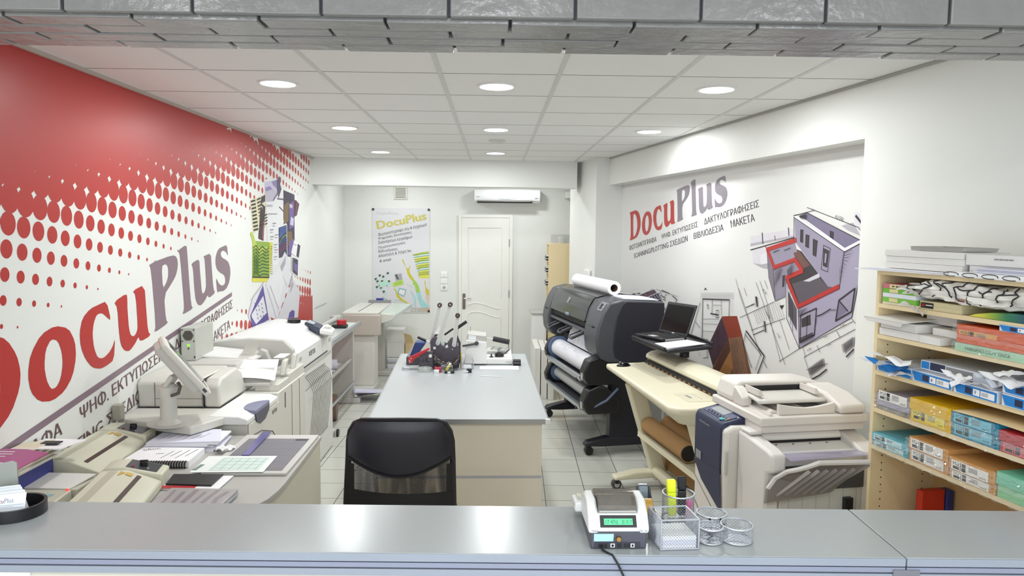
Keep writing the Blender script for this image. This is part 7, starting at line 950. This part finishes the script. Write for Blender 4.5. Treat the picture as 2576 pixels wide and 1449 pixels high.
def bluebox(lbl,y0,y1,z0,z1,x0,d=.28,logo_=True):
    t=T('ream_box',lbl,'ream',(x0+d/2,(y0+y1)/2,z0),SFm,'blue and white opened reams'); h=z1-z0
    B().box(x0,x0+d,y1,y0,z0+.0004,z1).build('sheets',wb,t,bev=.002)
    b=B(); f=lab(x0-.0002,y0,z0); w=y0-y1; b.poly([f(.015,h*.12),f(w,h*.05),f(w,h*.85),f(.0,h*.92)],0)
    g=lambda a,c:(x0-.0016,y0-a*w,z0+c*h)
    if logo_: b.poly([g(.28,.25),g(.44,.22),g(.44,.75),g(.28,.78)],1); b.poly([g(.47,.22),g(.62,.2),g(.62,.73),g(.47,.76)],2); b.poly([g(.50,.35),g(.54,.34),g(.54,.60),g(.50,.62)],3); b.poly([g(.64,.2),g(.95,.15),g(.95,.68),g(.64,.72)],2); [b.poly([(x0-.0022,y0-(.67+.025*k)*w,z0+.3*h),(x0-.0022,y0-(.68+.025*k)*w,z0+.3*h),(x0-.0022,y0-(.68+.025*k)*w,z0+.62*h),(x0-.0022,y0-(.67+.025*k)*w,z0+.62*h)],4) for k in range(6)]
    b.build('label',[bl,navy,paper,M('label_pink','#d0407e',.5),midg],t); return t
def flap(t,x,y,z,w,l,s,mat=None):
    b=B().grid(lambda u,v:(x-l*v*(.7+.2*math.sin(5*u+s)),y-w*u+.01*math.sin(6*v+s),z+.018*math.sin(4*u+s)*v+.012*v*math.cos(s*2)+.006*math.sin(13*u+s)),8,5); b.build('torn_flap',mat or paper,t,smooth=True)
bluebox('blue and white box lying on the orange packs at the right edge',-.64,-.80,zB+.0985,zB+.0985+.024,-.008)
# row C
zC=1.348
t=bluebox('torn open white ream with blue inner wrapper at the far end of the third bay',-.035,-.235,zC,zC+.045,.0,logo_=False); flap(t,.0,-.03,zC+.075,.22,.07,1); flap(t,.0,.0,zC+.04,.15,.08,3); flap(t,-.0,-.03,zC+.048,.20,.06,2,bl); flap(t,.0,-.12,zC+.018,.13,.05,4)
t=T('ream_box','white ream with a dark blue end label lying behind in the third bay','ream',(.18,-.4,zC+.046),SFm,'blue and white opened reams'); B().box(.03,.31,-.60,-.25,zC+.0465,zC+.085).build('sheets',wb,t,bev=.002); b=B(); f=lab(.0298,-.255,zC+.05); b.poly([f(0,.004),f(.04,.004),f(.04,.032),f(0,.032)],0); b.poly([f(.045,.003),f(.12,.003),f(.12,.033),f(.045,.033)],1); b.poly([f(.125,.004),f(.25,.004),f(.25,.030),f(.125,.030)],2); b.build('label',[bl,navy,midg],t)
t=bluebox('blue ream end with a barcode, second from the far end of the third bay',-.246,-.445,zC,zC+.045,-.004)
t=bluebox('blue ream with white torn wrapper above it in the middle of the third bay',-.462,-.652,zC,zC+.044,-.01); flap(t,.0,-.44,zC+.070,.10,.05,2); flap(t,-.0,-.45,zC+.052,.19,.04,5); flap(t,.02,-.56,zC+.075,.09,.05,1,wb)
t=bluebox('lower blue and white ream at the near end of the third bay',-.672,-.86,zC,zC+.044,-.012); t=bluebox('upper blue and white ream at the near end of the third bay',-.67,-.86,zC+.0445,zC+.088,-.010); flap(t,-.0,-.625,zC+.10,.16,.07,2); flap(t,-.0,-.65,zC+.125,.14,.06,4)
# row D
zD=1.1825
pack('paper_pack','lilac grey paper pack at the far end of the fourth bay',-.046,-.235,zD+.022,zD+.072,P_('pack_lilac','#a9a4b4'),iqb=wl,lz=zD+.045); b=B(); b.box(.01,.30,-.235,-.05,zD+.0005,zD+.0215); b.build('grey_ream',P_('pack_taupe','#8b857e'),at=(.15,-.14,zD),F=SFm,label='flat taupe ream under the lilac grey pack in the fourth bay',cat='ream')
yw=P_('pack_yellow','#e2b400'); yl2=M('label_yellow','#f0d92c',.5); pack('paper_pack','lower yellow paper pack with a barcode label in the fourth bay',-.242,-.448,zD,zD+.048,yw,iqb=yl2,lz=zD+.010); pack('paper_pack','upper yellow paper pack with a folded yellow end in the fourth bay',-.240,-.450,zD+.0485,zD+.096,yw,x0=-.004)
bu=P_('pack_cyan','#1f80a0'); bl2=M('label_cyan','#74c0d4',.5); pack('paper_pack','lower teal blue paper pack in the fourth bay',-.455,-.660,zD,zD+.048,bu,iqb=bl2,lz=zD+.008); pack('paper_pack','upper teal blue paper pack in the fourth bay, below the cream sheet',-.453,-.660,zD+.0485,zD+.092,bu,x0=-.003,iqb=bl2,lz=zD+.053)
b=B(); b.grid(lambda u,v:(-.012+.28*v,-.465-.34*u,zD+.094+.004*math.sin(3*u)),10,3); o=b.build('cream_sheet',manila,at=(.1,-.62,zD+.093),F=SFm,label='cream sheet lying on the upper teal blue pack',cat='sheet of paper',smooth=True); o.modifiers.new('s','SOLIDIFY').thickness=-.004
rd=P_('pack_red','#b01f2b'); pack('paper_pack','lower red paper pack at the near end of the fourth bay',-.668,-.87,zD,zD+.040,rd,iqb=M('label_rose','#d96a70',.5)); pack('paper_pack','upper red paper pack at the near end of the fourth bay',-.664,-.87,zD+.0405,zD+.078,rd,x0=-.004)
# row E
zE=1.0185
tl=P_('pack_aqua','#66b0bf'); pack('paper_pack','lower pale aqua pack at the far end of the fifth bay',-.040,-.240,zE,zE+.027,tl,iqb=M('label_aqua','#b9dde2',.5)); pack('paper_pack','upper pale aqua pack with an upside down label in the fifth bay',-.036,-.246,zE+.0275,zE+.058,tl,x0=-.006,iqb=M('label_aqua','#b9dde2',.5))
tn=P_('pack_tan','#d09a5c'); 
pack('paper_pack','lower tan paper pack, left of the two tan stacks in the fifth bay',-.250,-.449,zE,zE+.050,tn,iqb=wl,lz=zE+.008); pack('paper_pack','upper tan paper pack, left of the two tan stacks in the fifth bay',-.248,-.449,zE+.0505,zE+.100,tn,x0=-.005,iqb=wl,lz=zE+.056)
pack('paper_pack','lower tan paper pack beside the green packs in the fifth bay',-.456,-.660,zE,zE+.036,tn,iqb=wl,lz=zE+.002); pack('paper_pack','upper tan paper pack beside the green packs in the fifth bay',-.455,-.660,zE+.0365,zE+.082,tn,x0=-.004,iqb=wl,lz=zE+.036)
gn=P_('pack_green','#8ccf9a'); pack('paper_pack','lower green paper pack at the near end of the fifth bay',-.668,-.88,zE,zE+.046,gn); pack('paper_pack','upper green paper pack at the near end of the fifth bay',-.664,-.88,zE+.0465,zE+.092,P_('pack_green2','#79c7a8'),x0=-.004)
# bottom bay
b=B(); b.obox((.225,-.13,.708),(.058,0,0),(0,.018,0),(0,0,.126)); b.build('red_folder',M('folder_red','#c8351f',.45),at=(.225,-.13,.582),F=SFm,label='red folder standing upright in the open bottom bay of the shelf unit',cat='folder',bev=.003)
b=B(); b.obox((.305,-.13,.706),(.018,0,0),(0,.024,0),(0,0,.124)); b.build('blue_folder',M('folder_blue','#2c3a86',.45),at=(.305,-.13,.582),F=SFm,label='blue folder standing upright behind the red one in the bottom bay',cat='folder',bev=.003)
_s=bpy.data.objects
b=B().box(.0,.335,-.6,-.10,.5685,.5815); b.build('cardboard_sheet',card,at=(.17,-.35,.568),F=SFm,label='brown card sheet under the red and blue folders',cat='sheet of card')
